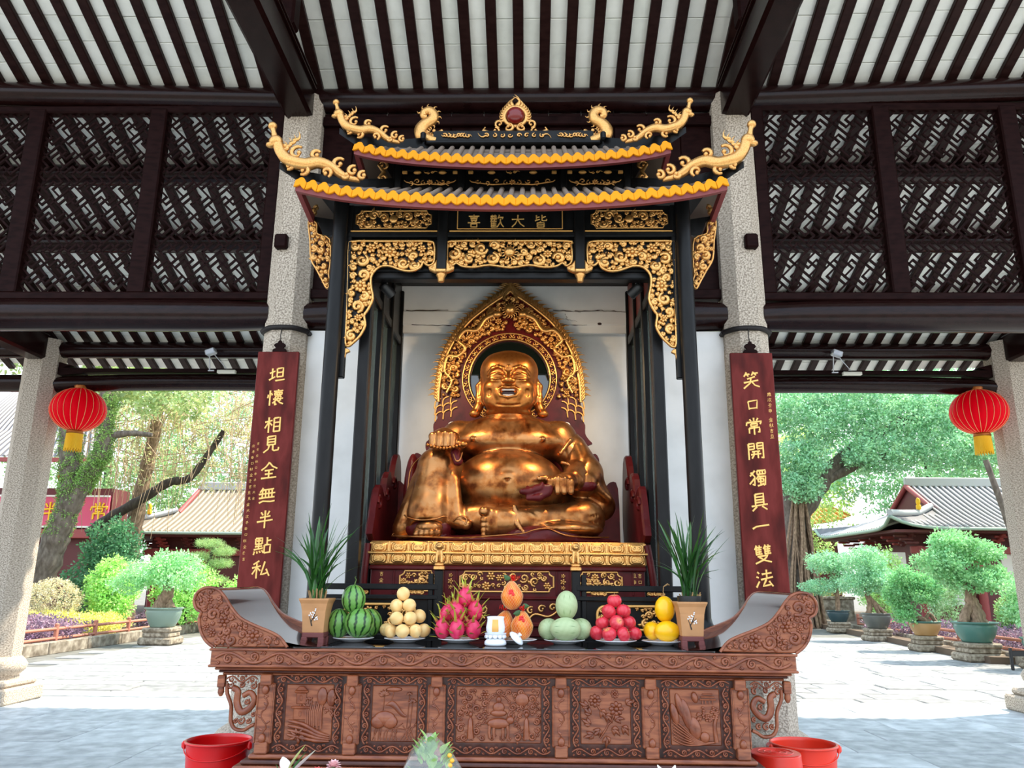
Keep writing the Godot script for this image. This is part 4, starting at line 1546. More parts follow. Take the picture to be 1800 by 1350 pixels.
const GLYPH := {
	"大": [[8, 38, 92, 36], [50, 6, 48, 38, 32, 70, 8, 94], [50, 40, 66, 70, 94, 92]],
	"皆": [[22, 8, 22, 44], [22, 24, 42, 20], [12, 48, 44, 38], [60, 6, 60, 44, 66, 48, 90, 46, 92, 36], [60, 26, 84, 16], [52, 54, 40, 64], [28, 64, 28, 96], [28, 64, 74, 64, 74, 96], [28, 79, 74, 79], [28, 95, 74, 95]],
	"歡": [[6, 14, 48, 14], [18, 6, 18, 22], [36, 6, 36, 22], [8, 26, 22, 26, 22, 36, 8, 36, 8, 26], [30, 26, 46, 26, 46, 36, 30, 36, 30, 26], [14, 42, 6, 56], [12, 48, 12, 96], [30, 42, 34, 48], [10, 52, 48, 52], [12, 66, 46, 66], [12, 80, 46, 80], [12, 94, 50, 94], [29, 52, 29, 94], [66, 6, 56, 32], [64, 22, 92, 22, 84, 36], [74, 34, 72, 60, 50, 96], [74, 56, 82, 76, 96, 94]],
	"喜": [[14, 14, 86, 14], [50, 4, 50, 26], [24, 26, 76, 26], [32, 34, 68, 34, 68, 46, 32, 46, 32, 34], [36, 50, 40, 58], [64, 50, 58, 58], [8, 62, 92, 62], [30, 70, 70, 70, 70, 94, 30, 94, 30, 70]],
	"坦": [[6, 38, 38, 28], [22, 10, 22, 70], [4, 78, 40, 62], [50, 14, 50, 66], [50, 14, 84, 12, 84, 66], [50, 38, 84, 38], [50, 64, 84, 64], [42, 86, 96, 84]],
	"懷": [[10, 30, 6, 50], [26, 22, 32, 36], [19, 6, 19, 96], [40, 14, 94, 14], [66, 4, 66, 18], [46, 24, 88, 24, 88, 36, 46, 36, 46, 24], [60, 24, 60, 36], [74, 24, 74, 36], [66, 38, 66, 58], [50, 42, 58, 48], [58, 44, 48, 54], [82, 40, 74, 46], [74, 44, 86, 54], [38, 60, 96, 60], [62, 62, 36, 84], [50, 76, 50, 96, 60, 90], [84, 66, 70, 76], [62, 66, 78, 84, 98, 94]],
	"相": [[4, 32, 46, 26], [26, 6, 26, 96], [26, 32, 4, 68], [28, 36, 46, 56], [56, 14, 56, 94], [56, 14, 90, 12, 90, 94], [56, 40, 90, 40], [56, 64, 90, 64], [56, 92, 90, 92]],
	"見": [[28, 8, 28, 58], [28, 8, 72, 6, 72, 58], [28, 24, 72, 24], [28, 40, 72, 40], [28, 56, 72, 56], [40, 58, 34, 80, 8, 98], [60, 58, 60, 86, 68, 92, 92, 90, 94, 74]],
	"全": [[50, 4, 32, 28, 6, 46], [50, 6, 68, 28, 96, 44], [26, 50, 76, 48], [28, 70, 72, 70], [50, 50, 50, 92], [8, 92, 94, 92]],
	"無": [[28, 4, 10, 28], [24, 16, 88, 14], [4, 38, 96, 36], [6, 60, 94, 60], [24, 18, 24, 60], [42, 18, 42, 60], [60, 18, 60, 60], [78, 18, 78, 60], [8, 86, 30, 78, 70, 84, 96, 82]],
	"半": [[26, 10, 38, 28], [74, 8, 62, 28], [22, 40, 80, 36], [6, 62, 94, 58], [50, 2, 50, 100]],
	"點": [[10, 8, 10, 40], [10, 8, 46, 8, 46, 40], [18, 16, 22, 26], [38, 16, 34, 26], [10, 40, 46, 40], [28, 8, 28, 66], [8, 52, 48, 52], [2, 68, 52, 64], [8, 78, 2, 96], [20, 78, 22, 90], [34, 76, 38, 88], [46, 74, 56, 90], [74, 6, 74, 48], [74, 26, 96, 24], [60, 48, 60, 92], [60, 48, 92, 48, 92, 92], [60, 90, 92, 90]],
	"私": [[40, 6, 8, 22], [2, 40, 50, 34], [28, 18, 28, 98], [28, 40, 4, 74], [30, 42, 48, 60], [72, 12, 52, 82, 90, 74], [80, 52, 98, 92]],
	"笑": [[26, 4, 10, 28], [18, 16, 44, 16], [28, 18, 36, 30], [66, 4, 54, 26], [62, 14, 92, 14], [72, 16, 80, 28], [74, 34, 28, 44], [8, 64, 92, 58], [50, 42, 44, 70, 6, 98], [54, 62, 70, 84, 98, 98]],
	"口": [[18, 24, 24, 84], [18, 24, 84, 20, 78, 82], [24, 76, 78, 76]],
	"常": [[50, 2, 50, 20], [26, 8, 34, 20], [74, 6, 64, 20], [10, 26, 6, 44], [10, 26, 94, 26, 84, 42], [32, 36, 68, 36, 68, 50, 32, 50, 32, 36], [22, 60, 22, 90], [22, 60, 80, 60, 80, 88, 70, 84], [50, 52, 50, 100]],
	"開": [[10, 6, 10, 96], [10, 6, 42, 6, 42, 38], [10, 22, 42, 22], [10, 38, 42, 38], [58, 6, 58, 38], [58, 6, 92, 6, 92, 94, 80, 88], [58, 22, 92, 22], [58, 38, 92, 38], [28, 52, 74, 52], [22, 68, 80, 68], [40, 52, 38, 74, 26, 90], [62, 52, 62, 92]],
	"獨": [[36, 6, 8, 34], [12, 14, 34, 40, 32, 88, 20, 80], [32, 50, 4, 78], [48, 8, 94, 8, 94, 28, 48, 28, 48, 8], [63, 8, 63, 28], [78, 8, 78, 28], [58, 32, 42, 54], [54, 42, 94, 42, 90, 90, 80, 84], [52, 54, 82, 54, 82, 70, 52, 70, 52, 54], [66, 46, 66, 90], [48, 92, 82, 86], [76, 78, 86, 94]],
	"具": [[28, 6, 28, 64], [28, 6, 74, 4, 74, 64], [28, 22, 74, 22], [28, 38, 74, 38], [28, 52, 74, 52], [6, 70, 96, 66], [36, 74, 10, 96], [64, 74, 92, 96]],
	"一": [[4, 58, 26, 48, 96, 46]],
	"雙": [[18, 4, 6, 26], [14, 14, 14, 52], [30, 4, 34, 12], [12, 16, 46, 16], [14, 28, 44, 28], [14, 40, 44, 40], [12, 52, 48, 52], [30, 16, 30, 52], [66, 4, 54, 26], [62, 14, 62, 52], [78, 4, 82, 12], [60, 16, 94, 16], [62, 28, 92, 28], [62, 40, 92, 40], [60, 52, 96, 52], [78, 16, 78, 52], [20, 64, 78, 62, 54, 84, 8, 100], [30, 68, 56, 86, 96, 100]],
	"法": [[12, 12, 22, 22], [6, 36, 18, 44], [4, 92, 22, 62], [36, 26, 90, 24], [62, 4, 62, 50], [30, 54, 96, 46], [60, 54, 40, 90, 88, 84], [74, 66, 94, 96]],
	"歲": [[50, 2, 50, 20], [50, 10, 72, 10], [26, 8, 26, 22], [12, 22, 90, 22], [18, 32, 84, 32], [22, 32, 18, 70, 6, 94], [30, 46, 56, 46], [44, 46, 44, 70], [34, 56, 30, 66], [54, 56, 58, 66], [32, 84, 52, 74], [66, 24, 72, 66, 92, 94, 94, 80], [88, 44, 70, 76, 52, 94]],
	"次": [[10, 22, 22, 34], [6, 78, 26, 52], [50, 6, 36, 40], [48, 24, 92, 24, 82, 40], [64, 38, 60, 66, 34, 96], [64, 60, 76, 80, 96, 94]],
	"壬": [[76, 8, 24, 18], [8, 48, 94, 46], [50, 16, 50, 90], [20, 90, 82, 90]],
	"申": [[20, 22, 20, 76], [20, 22, 80, 22, 80, 76], [20, 48, 80, 48], [20, 74, 80, 74], [50, 4, 50, 98]],
	"金": [[50, 2, 30, 24, 4, 42], [50, 4, 70, 24, 96, 40], [28, 44, 72, 44], [16, 62, 84, 62], [50, 44, 50, 92], [30, 70, 36, 84], [70, 70, 62, 84], [8, 92, 92, 92]],
	"秋": [[40, 6, 8, 22], [2, 40, 46, 34], [26, 18, 26, 98], [26, 40, 4, 74], [28, 42, 44, 60], [62, 34, 66, 50], [90, 30, 82, 48], [76, 8, 74, 54, 50, 96], [76, 56, 84, 76, 98, 94]],
	"吉": [[12, 20, 88, 20], [50, 4, 50, 42], [22, 42, 78, 42], [28, 56, 72, 56, 72, 94, 28, 94, 28, 56]],
	"旦": [[28, 10, 28, 70], [28, 10, 74, 10, 74, 70], [28, 40, 74, 40], [28, 68, 74, 68], [6, 92, 96, 92]],
}

# ---------------------------------------------------------------- throne, halo, railings
func build_throne() -> void:
	var X0 := -0.012
	var th := thing("throne", "maroon lacquered throne base with a gilded band of lotus petals", "throne", Vector3(X0, 1.11, 0.68))
	var g := G.new()
	g.box(Vector3(X0, 1.32, 0.68), Vector3(1.76, 0.42, 0.96), 0.006)
	part(th, "body", g, M.maroon)
	for y in [[1.53, 0.03, 1.18], [1.345, 0.022, 1.175], [1.185, 0.03, 1.185]]:
		g = G.new()
		g.box(Vector3(X0, y[0], y[2] - 0.25), Vector3(1.78, y[1], 0.5), 0.008)
		part(th, "moulding", g, M.maroon)
	# gilded core behind the petals
	g = G.new()
	g.box(Vector3(X0, 1.622, 0.7), Vector3(1.78, 0.15, 0.96), 0.01)
	g.box(Vector3(X0, 1.622, 0.71), Vector3(1.80, 0.016, 0.99), 0.005)
	part(th, "lotus_core", g, M.gold_bright)
	var wide := G.new()
	var pp := round_rect(-0.05, 0.004, 0.05, 0.066, 0.022)
	wide.extrude(pp, 0.0, 0.018, 0.007)
	wide.extrude(round_rect(-0.036, 0.012, 0.036, 0.058, 0.016), 0.0, 0.026, 0.006)
	curl(wide, Vector2(-0.016, 0.035), 0.011, 0, 5, 0.025, 0.0035)
	curl(wide, Vector2(0.016, 0.035), 0.011, PI, -5, 0.025, 0.0035)
	var thin := G.new()
	thin.extrude(smooth_poly([Vector2(-0.008, 0.006), Vector2(0.008, 0.006), Vector2(0.009, 0.045), Vector2(0.003, 0.068), Vector2(-0.003, 0.068), Vector2(-0.009, 0.045)], 2), 0.0, 0.02, 0.003)
	var wm := wide.mesh()
	var tm := thin.mesh()
	var n := 14
	for i in n:
		var x := X0 - 0.89 + (i + 0.5) * 1.78 / n
		for up in [true, false]:
			var b := Basis.IDENTITY if up else Basis(Vector3.BACK, PI)
			partm(th, "petal", wm, M.gold_bright, Transform3D(b, Vector3(x, 1.623, 1.175)))
			if i < n - 1:
				partm(th, "petal_tip", tm, M.gold_bright, Transform3D(b, Vector3(x + 0.89 / n, 1.623, 1.175)))
	# carved panels on the front
	for q in [[-0.314, 0.284, 0.03, 61], [-0.70, -0.47, 0.03, 62], [0.44, 0.72, 0.03, 63]]:
		var pl := notch_rect(q[0], 1.385, q[1], 1.51, q[2])
		g = G.new()
		border(g, pl, 1.165, 0.006)
		part(th, "panel_edge", g, M.gold_flat)
		g = G.new()
		scrollwork(g, pl, 1.165, 0.032, 0.012, 0.007, q[3], [], 0.25, 1.0, 260)
		part(th, "panel_carving", g, M.gold_leaf)
	for x in [-0.375, 0.345]:
		g = G.new()
		for k in 3:
			rosette(g, Vector2(x, 1.41 + 0.037 * k), 0.015 if k != 1 else 0.02, 1.165, 5)
		part(th, "small_carving", g, M.gold_leaf)
	for x in [-0.42, -0.335, 0.305, 0.39, -0.74, 0.79]:
		g = G.new()
		g.box(Vector3(x, 1.44, 1.163), Vector3(0.012, 0.15, 0.012), 0.003)
		part(th, "stile", g, M.maroon)
	# tiny vertical inscriptions at both ends
	for q in [[-0.82, "吉金申"], [0.80, "旦申壬"], [0.835, "吉口一"]]:
		g = G.new()
		for k in 3:
			strokes(g, GLYPH[q[1][k]], Vector2(q[0], 1.49 - 0.04 * k), 0.028, 1.163, 0.05)
		part(th, "inscription", g, M.letter_gold)
	# scroll feet on the lower register
	for e in [-1, 1]:
		g = G.new()
		var bx = X0 + e * 0.20
		g.tube(smooth_path([Vector3(bx + e * 0.14, 1.33, 1.17), Vector3(bx + e * 0.12, 1.27, 1.175), Vector3(bx + e * 0.06, 1.235, 1.175), Vector3(bx - e * 0.02, 1.25, 1.175), Vector3(bx - e * 0.06, 1.22, 1.175)], 4), 0.008, 6)
		for k in 3:
			curl(g, Vector2(bx + e * (0.09 - 0.07 * k), 1.29 - 0.01 * k), 0.026, 0.5 * k, 6.0 * e, 1.172, 0.008)
		part(th, "scroll_foot", g, M.gold_leaf)
	# flame-shaped side screens of the throne
	for e in [-1, 1]:
		g = G.new()
		var sp := smooth_poly([Vector2(0.15, 1.70), Vector2(0.15, 2.28), Vector2(0.30, 2.40), Vector2(0.42, 2.30), Vector2(0.52, 2.14), Vector2(0.62, 2.22), Vector2(0.74, 2.16), Vector2(0.80, 2.02), Vector2(0.90, 2.06), Vector2(1.0, 2.08), Vector2(1.08, 1.98), Vector2(1.14, 1.85), Vector2(1.12, 1.70)], 3)
		g.t = Transform3D(Basis(Vector3(0, 0, 1), Vector3(0, 1, 0), Vector3(-1, 0, 0)), Vector3(X0 + e * 0.9, 0, 0))
		g.extrude(sp, -0.025, 0.025, 0.012)
		var scr := part(th, "side_screen", g, M.maroon)
		g = G.new()
		for k in 3:
			var zz: float = [0.45, 0.72, 1.02][k]
			var yy: float = [2.15, 2.03, 1.95][k]
			var pts := []
			for i in 9:
				var a := i / 8.0 * 5.2
				pts.append(Vector3(X0 + e * 0.872, yy + sin(a) * 0.06 * (1 - i / 12.0), zz + cos(a) * 0.06 * (1 - i / 12.0)))
			g.tube(pts, 0.014, 6)
		part(scr, "cloud_scroll", g, M.maroon)
	g = G.new()
	g.tube(smooth_path([Vector3(-0.93, 1.35, 1.18), Vector3(-0.925, 1.5, 1.19), Vector3(-0.915, 1.68, 1.18)], 4), 0.022, 8)
	part(th, "corner_bead", g, M.maroon)
	g = G.new()
	g.tube(smooth_path([Vector3(0.93, 1.3, 1.18), Vector3(0.91, 1.5, 1.19), Vector3(0.885, 1.68, 1.18)], 4), 0.022, 8)
	part(th, "corner_bead", g, M.maroon)

	# halo
	var hc := Vector2(-0.032, 3.025)
	var ha := thing("halo", "pointed flame halo of gilded carving with a dark round mirror behind the Buddha's head", "halo", Vector3(-0.03, 1.7, 0.25))
	var half := [Vector2(0.0, 3.775), Vector2(0.04, 3.735), Vector2(0.115, 3.685), Vector2(0.225, 3.60), Vector2(0.35, 3.485), Vector2(0.465, 3.32), Vector2(0.535, 3.14), Vector2(0.56, 2.97), Vector2(0.565, 2.83)]
	var low := [Vector2(0.585, 2.74), Vector2(0.57, 2.70), Vector2(0.60, 2.65), Vector2(0.60, 2.58), Vector2(0.63, 2.53), Vector2(0.655, 2.50), Vector2(0.65, 2.44), Vector2(0.60, 2.39), Vector2(0.62, 2.34), Vector2(0.68, 2.40), Vector2(0.73, 2.42), Vector2(0.76, 2.36), Vector2(0.72, 2.27), Vector2(0.79, 2.16), Vector2(0.85, 2.2), Vector2(0.91, 2.15), Vector2(0.92, 1.72)]
	var right := []
	for q in smooth_path(half, 3):
		right.append(q)
	for q in smooth_path(low, 3):
		right.append(q)
	var outline := PackedVector2Array()
	for q in right:
		outline.append(Vector2(-0.032 + q.x * (0.93 if q.y < 2.5 else 1.0), q.y))
	for i in range(right.size() - 1, -1, -1):
		outline.append(Vector2(-0.032 - right[i].x, right[i].y))
	# plate with its round opening, cut as one outline that runs in to the circle and out again
	g = G.new()
	if Geometry2D.is_polygon_clockwise(outline):
		outline.reverse()
	var i0 := 0
	for i in outline.size():
		if outline[i].y < 1.8 and absf(outline[i].x - hc.x) > absf(outline[i0].x - hc.x) * 0.99 and outline[i].x < hc.x:
			i0 = i
	var key := PackedVector2Array()
	for i in outline.size():
		key.append(outline[(i0 + i) % outline.size()])
	key.append(outline[i0] + Vector2(0.002, -0.002))
	for k in 73:
		key.append(hc + Vector2.from_angle(-PI * 0.7 - TAU * k / 72.0 + (0.001 if k == 72 else 0.0)) * 0.315)
	g.extrude(key, 0.21, 0.25)
	part(ha, "back_plate", g, M.maroon)
	g = G.new()
	g.t = Transform3D(Basis(Vector3.RIGHT, PI / 2), Vector3(hc.x, hc.y, 0.235))
	g.lathe([Vector2(0.335, -0.012), Vector2(0.335, 0.0), Vector2(0.0, 0.001)], 48)
	part(ha, "mirror", g, M.black_mirror)
	# pale eyelets in the plate
	for e in [-1, 1]:
		g = G.new()
		g.ball(Vector3(hc.x + e * 0.45, 2.645, 0.25), Vector3(0.035, 0.028, 0.004), 12, 6)
		part(ha, "eyelet", g, M.plaster)
	# ring
	g = G.new()
	for r in [0.325, 0.375]:
		g.tube(arc(Vector3(hc.x, hc.y, 0.265), r, 0, TAU, 72), 0.009 if r < 0.35 else 0.007, 6, false, Vector3.BACK, 1.2)
	for k in 64:
		var a := TAU * k / 64
		curl(g, hc + Vector2.from_angle(a) * 0.35, 0.0165, a, 5.0 if k % 2 else -5.0, 0.262, 0.0048)
	part(ha, "ring", g, M.gold_bright)
	# carved field between ring and flames, with a dragon on each side
	for e in [-1, 1]:
		var fld := PackedVector2Array()
		for i in 14:
			var a := -0.42 + (PI / 2 + 0.34) * i / 13.0
			var d := hc + Vector2.from_angle(a) * 0.405
			fld.append(Vector2(hc.x + e * (d.x - hc.x), d.y))
		var top := []
		for q in smooth_path(half, 2):
			top.append(Vector2(hc.x + e * (q.x - 0.015), q.y - 0.02))
		for i in top.size() - 1:
			fld.append(top[i])
		g = G.new()
		var keep := [[Vector2(hc.x, 3.60), 0.07]]
		# dragon body: an S through the field
		var dp := []
		for q in smooth_path([Vector2(0.10, 3.56), Vector2(0.2, 3.52), Vector2(0.27, 3.42), Vector2(0.36, 3.42), Vector2(0.42, 3.34), Vector2(0.36, 3.27), Vector2(0.42, 3.20), Vector2(0.50, 3.20), Vector2(0.52, 3.08), Vector2(0.46, 3.0), Vector2(0.5, 2.9)], 4):
			dp.append(Vector3(hc.x + e * q.x, q.y, 0.285))
		var rd := []
		for i in dp.size():
			var f := float(i) / (dp.size() - 1)
			rd.append(0.024 * (1.0 - 0.55 * f))
			if i % 4 == 0:
				keep.append([Vector2(dp[i].x, dp[i].y), 0.02])
		g.tube(dp, rd, 8, true, Vector3.BACK, 0.9)
		for i in range(2, dp.size() - 2, 2):
			var dd: Vector3 = dp[i + 1] - dp[i - 1]
			flame(g, Vector2(dp[i].x, dp[i].y), Vector2(dd.x, dd.y).angle() + PI / 2, 0.05, 0.29, 0.009)
			flame(g, Vector2(dp[i].x, dp[i].y), Vector2(dd.x, dd.y).angle() - PI / 2, 0.04, 0.29, 0.009)
		g.ball(Vector3(hc.x + e * 0.105, 3.555, 0.295), Vector3(0.04, 0.03, 0.03), 9, 6)
		for k in 5:
			flame(g, Vector2(hc.x + e * 0.14, 3.56), (0.4 + 0.4 * k) if e > 0 else PI - (0.4 + 0.4 * k), 0.06, 0.29, 0.008)
		part(ha, "dragon", g, M.gold_leaf)
		g = G.new()
		scrollwork(g, fld, 0.268, 0.040, 0.0095, 0.0125, 71, keep, 0.22, 1.3, 4500)
		part(ha, "cloud_carving", g, M.gold_leaf)
		# flames along the edge
		g = G.new()
		var edge := smooth_path(half, 6)
		var along := []
		for q in edge:
			along.append(Vector3(hc.x + e * q.x, q.y, 0.262))
		g.tube(along, 0.016, 6, true, Vector3.BACK, 1.0)
		for i in range(1, along.size() - 1):
			var dd: Vector3 = along[i + 1] - along[i - 1]
			var na := Vector2(-dd.y, dd.x).angle() if e > 0 else Vector2(dd.y, -dd.x).angle()
			var up := lerp_angle(na, PI / 2, 0.45)
			var b := Vector2(along[i].x, along[i].y)
			flame(g, b, up, 0.095 if i % 2 else 0.075, 0.262, 0.021, 0.5 * e)
			flame(g, b + Vector2.from_angle(na) * 0.01, up + 0.4 * e, 0.06, 0.27, 0.013, -0.4 * e)
		part(ha, "flame_edge", g, M.gold_leaf)
		# scales below the carving
		g = G.new()
		for r in 3:
			for c in 3:
				var cx: float = 0.545 - c * 0.062 - 0.004 * r
				var cy: float = 2.835 - r * 0.052 - c * -0.018
				g.tube(arc(Vector3(hc.x + e * cx, cy - 0.03, 0.256), 0.05, PI * (0.12 if e > 0 else 0.5), PI * (0.5 if e > 0 else 0.88), 7), 0.0065, 5, true, Vector3.BACK)
				g.tube([Vector3(hc.x + e * (cx + 0.045), cy - 0.01, 0.256), Vector3(hc.x + e * (cx + 0.05), cy - 0.06, 0.256)], 0.0065, 5, true, Vector3.BACK)
		part(ha, "scales", g, M.gold_flat)
	g = G.new()
	for k in 18:
		flame(g, Vector2(hc.x, 3.60) + Vector2.from_angle(TAU * k / 18) * 0.045, TAU * k / 18, 0.035, 0.285, 0.008)
	for k in 9:
		var f := k / 8.0
		for e in [-1, 1]:
			flame(g, Vector2(hc.x + e * 0.05 * (1 - f), 3.69 + 0.12 * f), PI / 2 - e * 0.5 * (1 - f), 0.06, 0.27, 0.014, 0.4 * e)
	part(ha, "pearl_flames", g, M.gold_leaf)
	g = G.new()
	g.ball(Vector3(hc.x, 3.60, 0.29), Vector3(0.047, 0.047, 0.04), 18, 12)
	part(ha, "pearl", g, M.gold_bright)

	# railings in front of the throne
	for e in [-1, 1]:
		var side := "left" if e < 0 else "right"
		var rl := thing("railing", "low black railing with gilded openwork on the %s of the throne" % side, "railing", Vector3(0.68 * e, 1.11, 1.62), "throne railings")
		var xa: float = 0.40 * e
		var xb: float = 1.06 * e
		var xm := (xa + xb) / 2
		var w := absf(xb - xa)
		g = G.new()
		g.box(Vector3(xa, 1.31, 1.61), Vector3(0.05, 0.40, 0.05), 0.006)
		part(rl, "post", g, M.black_lacquer)
		g = G.new()
		g.box(Vector3(0.445 * e, 1.30, 1.61), Vector3(0.03, 0.38, 0.04), 0.004)
		part(rl, "stile", g, M.black_lacquer)
		for y in [[1.413, 0.034], [1.355, 0.026], [1.13, 0.045]]:
			g = G.new()
			g.box(Vector3(xm, y[0], 1.615), Vector3(w, y[1], 0.045), 0.005)
			part(rl, "rail", g, M.black_lacquer)
		g = G.new()
		g.box(Vector3(xm, 1.245, 1.60), Vector3(w, 0.19, 0.02))
		part(rl, "panel", g, M.black_lacquer)
		var lp := round_rect(xm - 0.21, 1.185, xm + 0.20, 1.315, 0.045)
		g = G.new()
		border(g, lp, 1.625, 0.008)
		part(rl, "panel_edge", g, M.gold_flat)
		g = G.new()
		scrollwork(g, lp, 1.62, 0.03, 0.010, 0.008, 83, [[Vector2(xm, 1.25), 0.045]], 0.1, 1.0, 500)
		part(rl, "panel_carving", g, M.gold_leaf)
		for q in [[0.485, 0.475, 1.43, 1.47], [0.53, 0.09, 1.372, 1.394], [0.86, 0.10, 1.372, 1.394]]:
			g = G.new()
			var cx: float = q[0] * e
			if q[1] > 0.4:
				var tp := PackedVector2Array([Vector2(0.46 * e, 1.432), Vector2(0.46 * e, 1.478), Vector2(0.50 * e, 1.472), Vector2(0.54 * e, 1.455), Vector2(0.60 * e, 1.445), Vector2(0.61 * e, 1.432)])
				scrollwork(g, tp, 1.615, 0.02, 0.006, 0.006, 87, [], 0.2, 1.0, 300)
				g.tube([Vector3(0.46 * e, 1.436, 1.612), Vector3(0.61 * e, 1.436, 1.612)], 0.004, 5)
			else:
				for k in 3:
					curl(g, Vector2(cx + (k - 1) * q[1] * 0.4, 1.384), 0.0125, k * 2.0, 5, 1.62, 0.005)
				g.box(Vector3(cx, 1.384, 1.612), Vector3(q[1], 0.02, 0.012), 0.003)
			part(rl, "gilt_bracket", g, M.gold_leaf)
		# lion on the post
		var ln := thing("gilded_lion", "small gilded lion seated on the %s railing post" % side, "lion figure", Vector3(xa, 1.511, 1.61), "post lions")
		g = G.new()
		g.box(Vector3(xa, 1.522, 1.61), Vector3(0.062, 0.022, 0.06), 0.004)
		g.box(Vector3(xa, 1.543, 1.61), Vector3(0.05, 0.02, 0.05), 0.006)
		part(ln, "pedestal", g, M.gold_leaf)
		g = G.new()
		var bl := Blob.new()
		var o := Vector3(xa, 1.55, 1.61)
		bl.cap(o + Vector3(0, 0.022, -0.012), o + Vector3(0, 0.07, 0.004), 0.022, 0.018, 0.012)
		bl.ell(o + Vector3(0, 0.098, 0.012), Vector3(0.022, 0.022, 0.02), 0.012)
		bl.ell(o + Vector3(0, 0.092, 0.03), Vector3(0.014, 0.011, 0.012), 0.006)
		for s in [-1, 1]:
			bl.cap(o + Vector3(s * 0.013, 0.06, 0.014), o + Vector3(s * 0.015, 0.006, 0.022), 0.008, 0.008, 0.006)
			bl.cap(o + Vector3(s * 0.02, 0.02, -0.01), o + Vector3(s * 0.02, 0.008, 0.01), 0.012, 0.009, 0.006)
			bl.ell(o + Vector3(s * 0.018, 0.118, 0.006), Vector3(0.007, 0.009, 0.006), 0.005)
			for k in 3:
				bl.ell(o + Vector3(s * 0.02, 0.075 + 0.014 * k, 0.008), Vector3.ONE * 0.008, 0.004)
		bl.cap(o + Vector3(0, 0.02, -0.03), o + Vector3(0, 0.08, -0.028), 0.007, 0.012, 0.008)
		bl.build(g, o + Vector3(-0.04, -0.004, -0.05), o + Vector3(0.04, 0.136, 0.052), 0.003)
		part(ln, "body", g, M.gold_leaf)

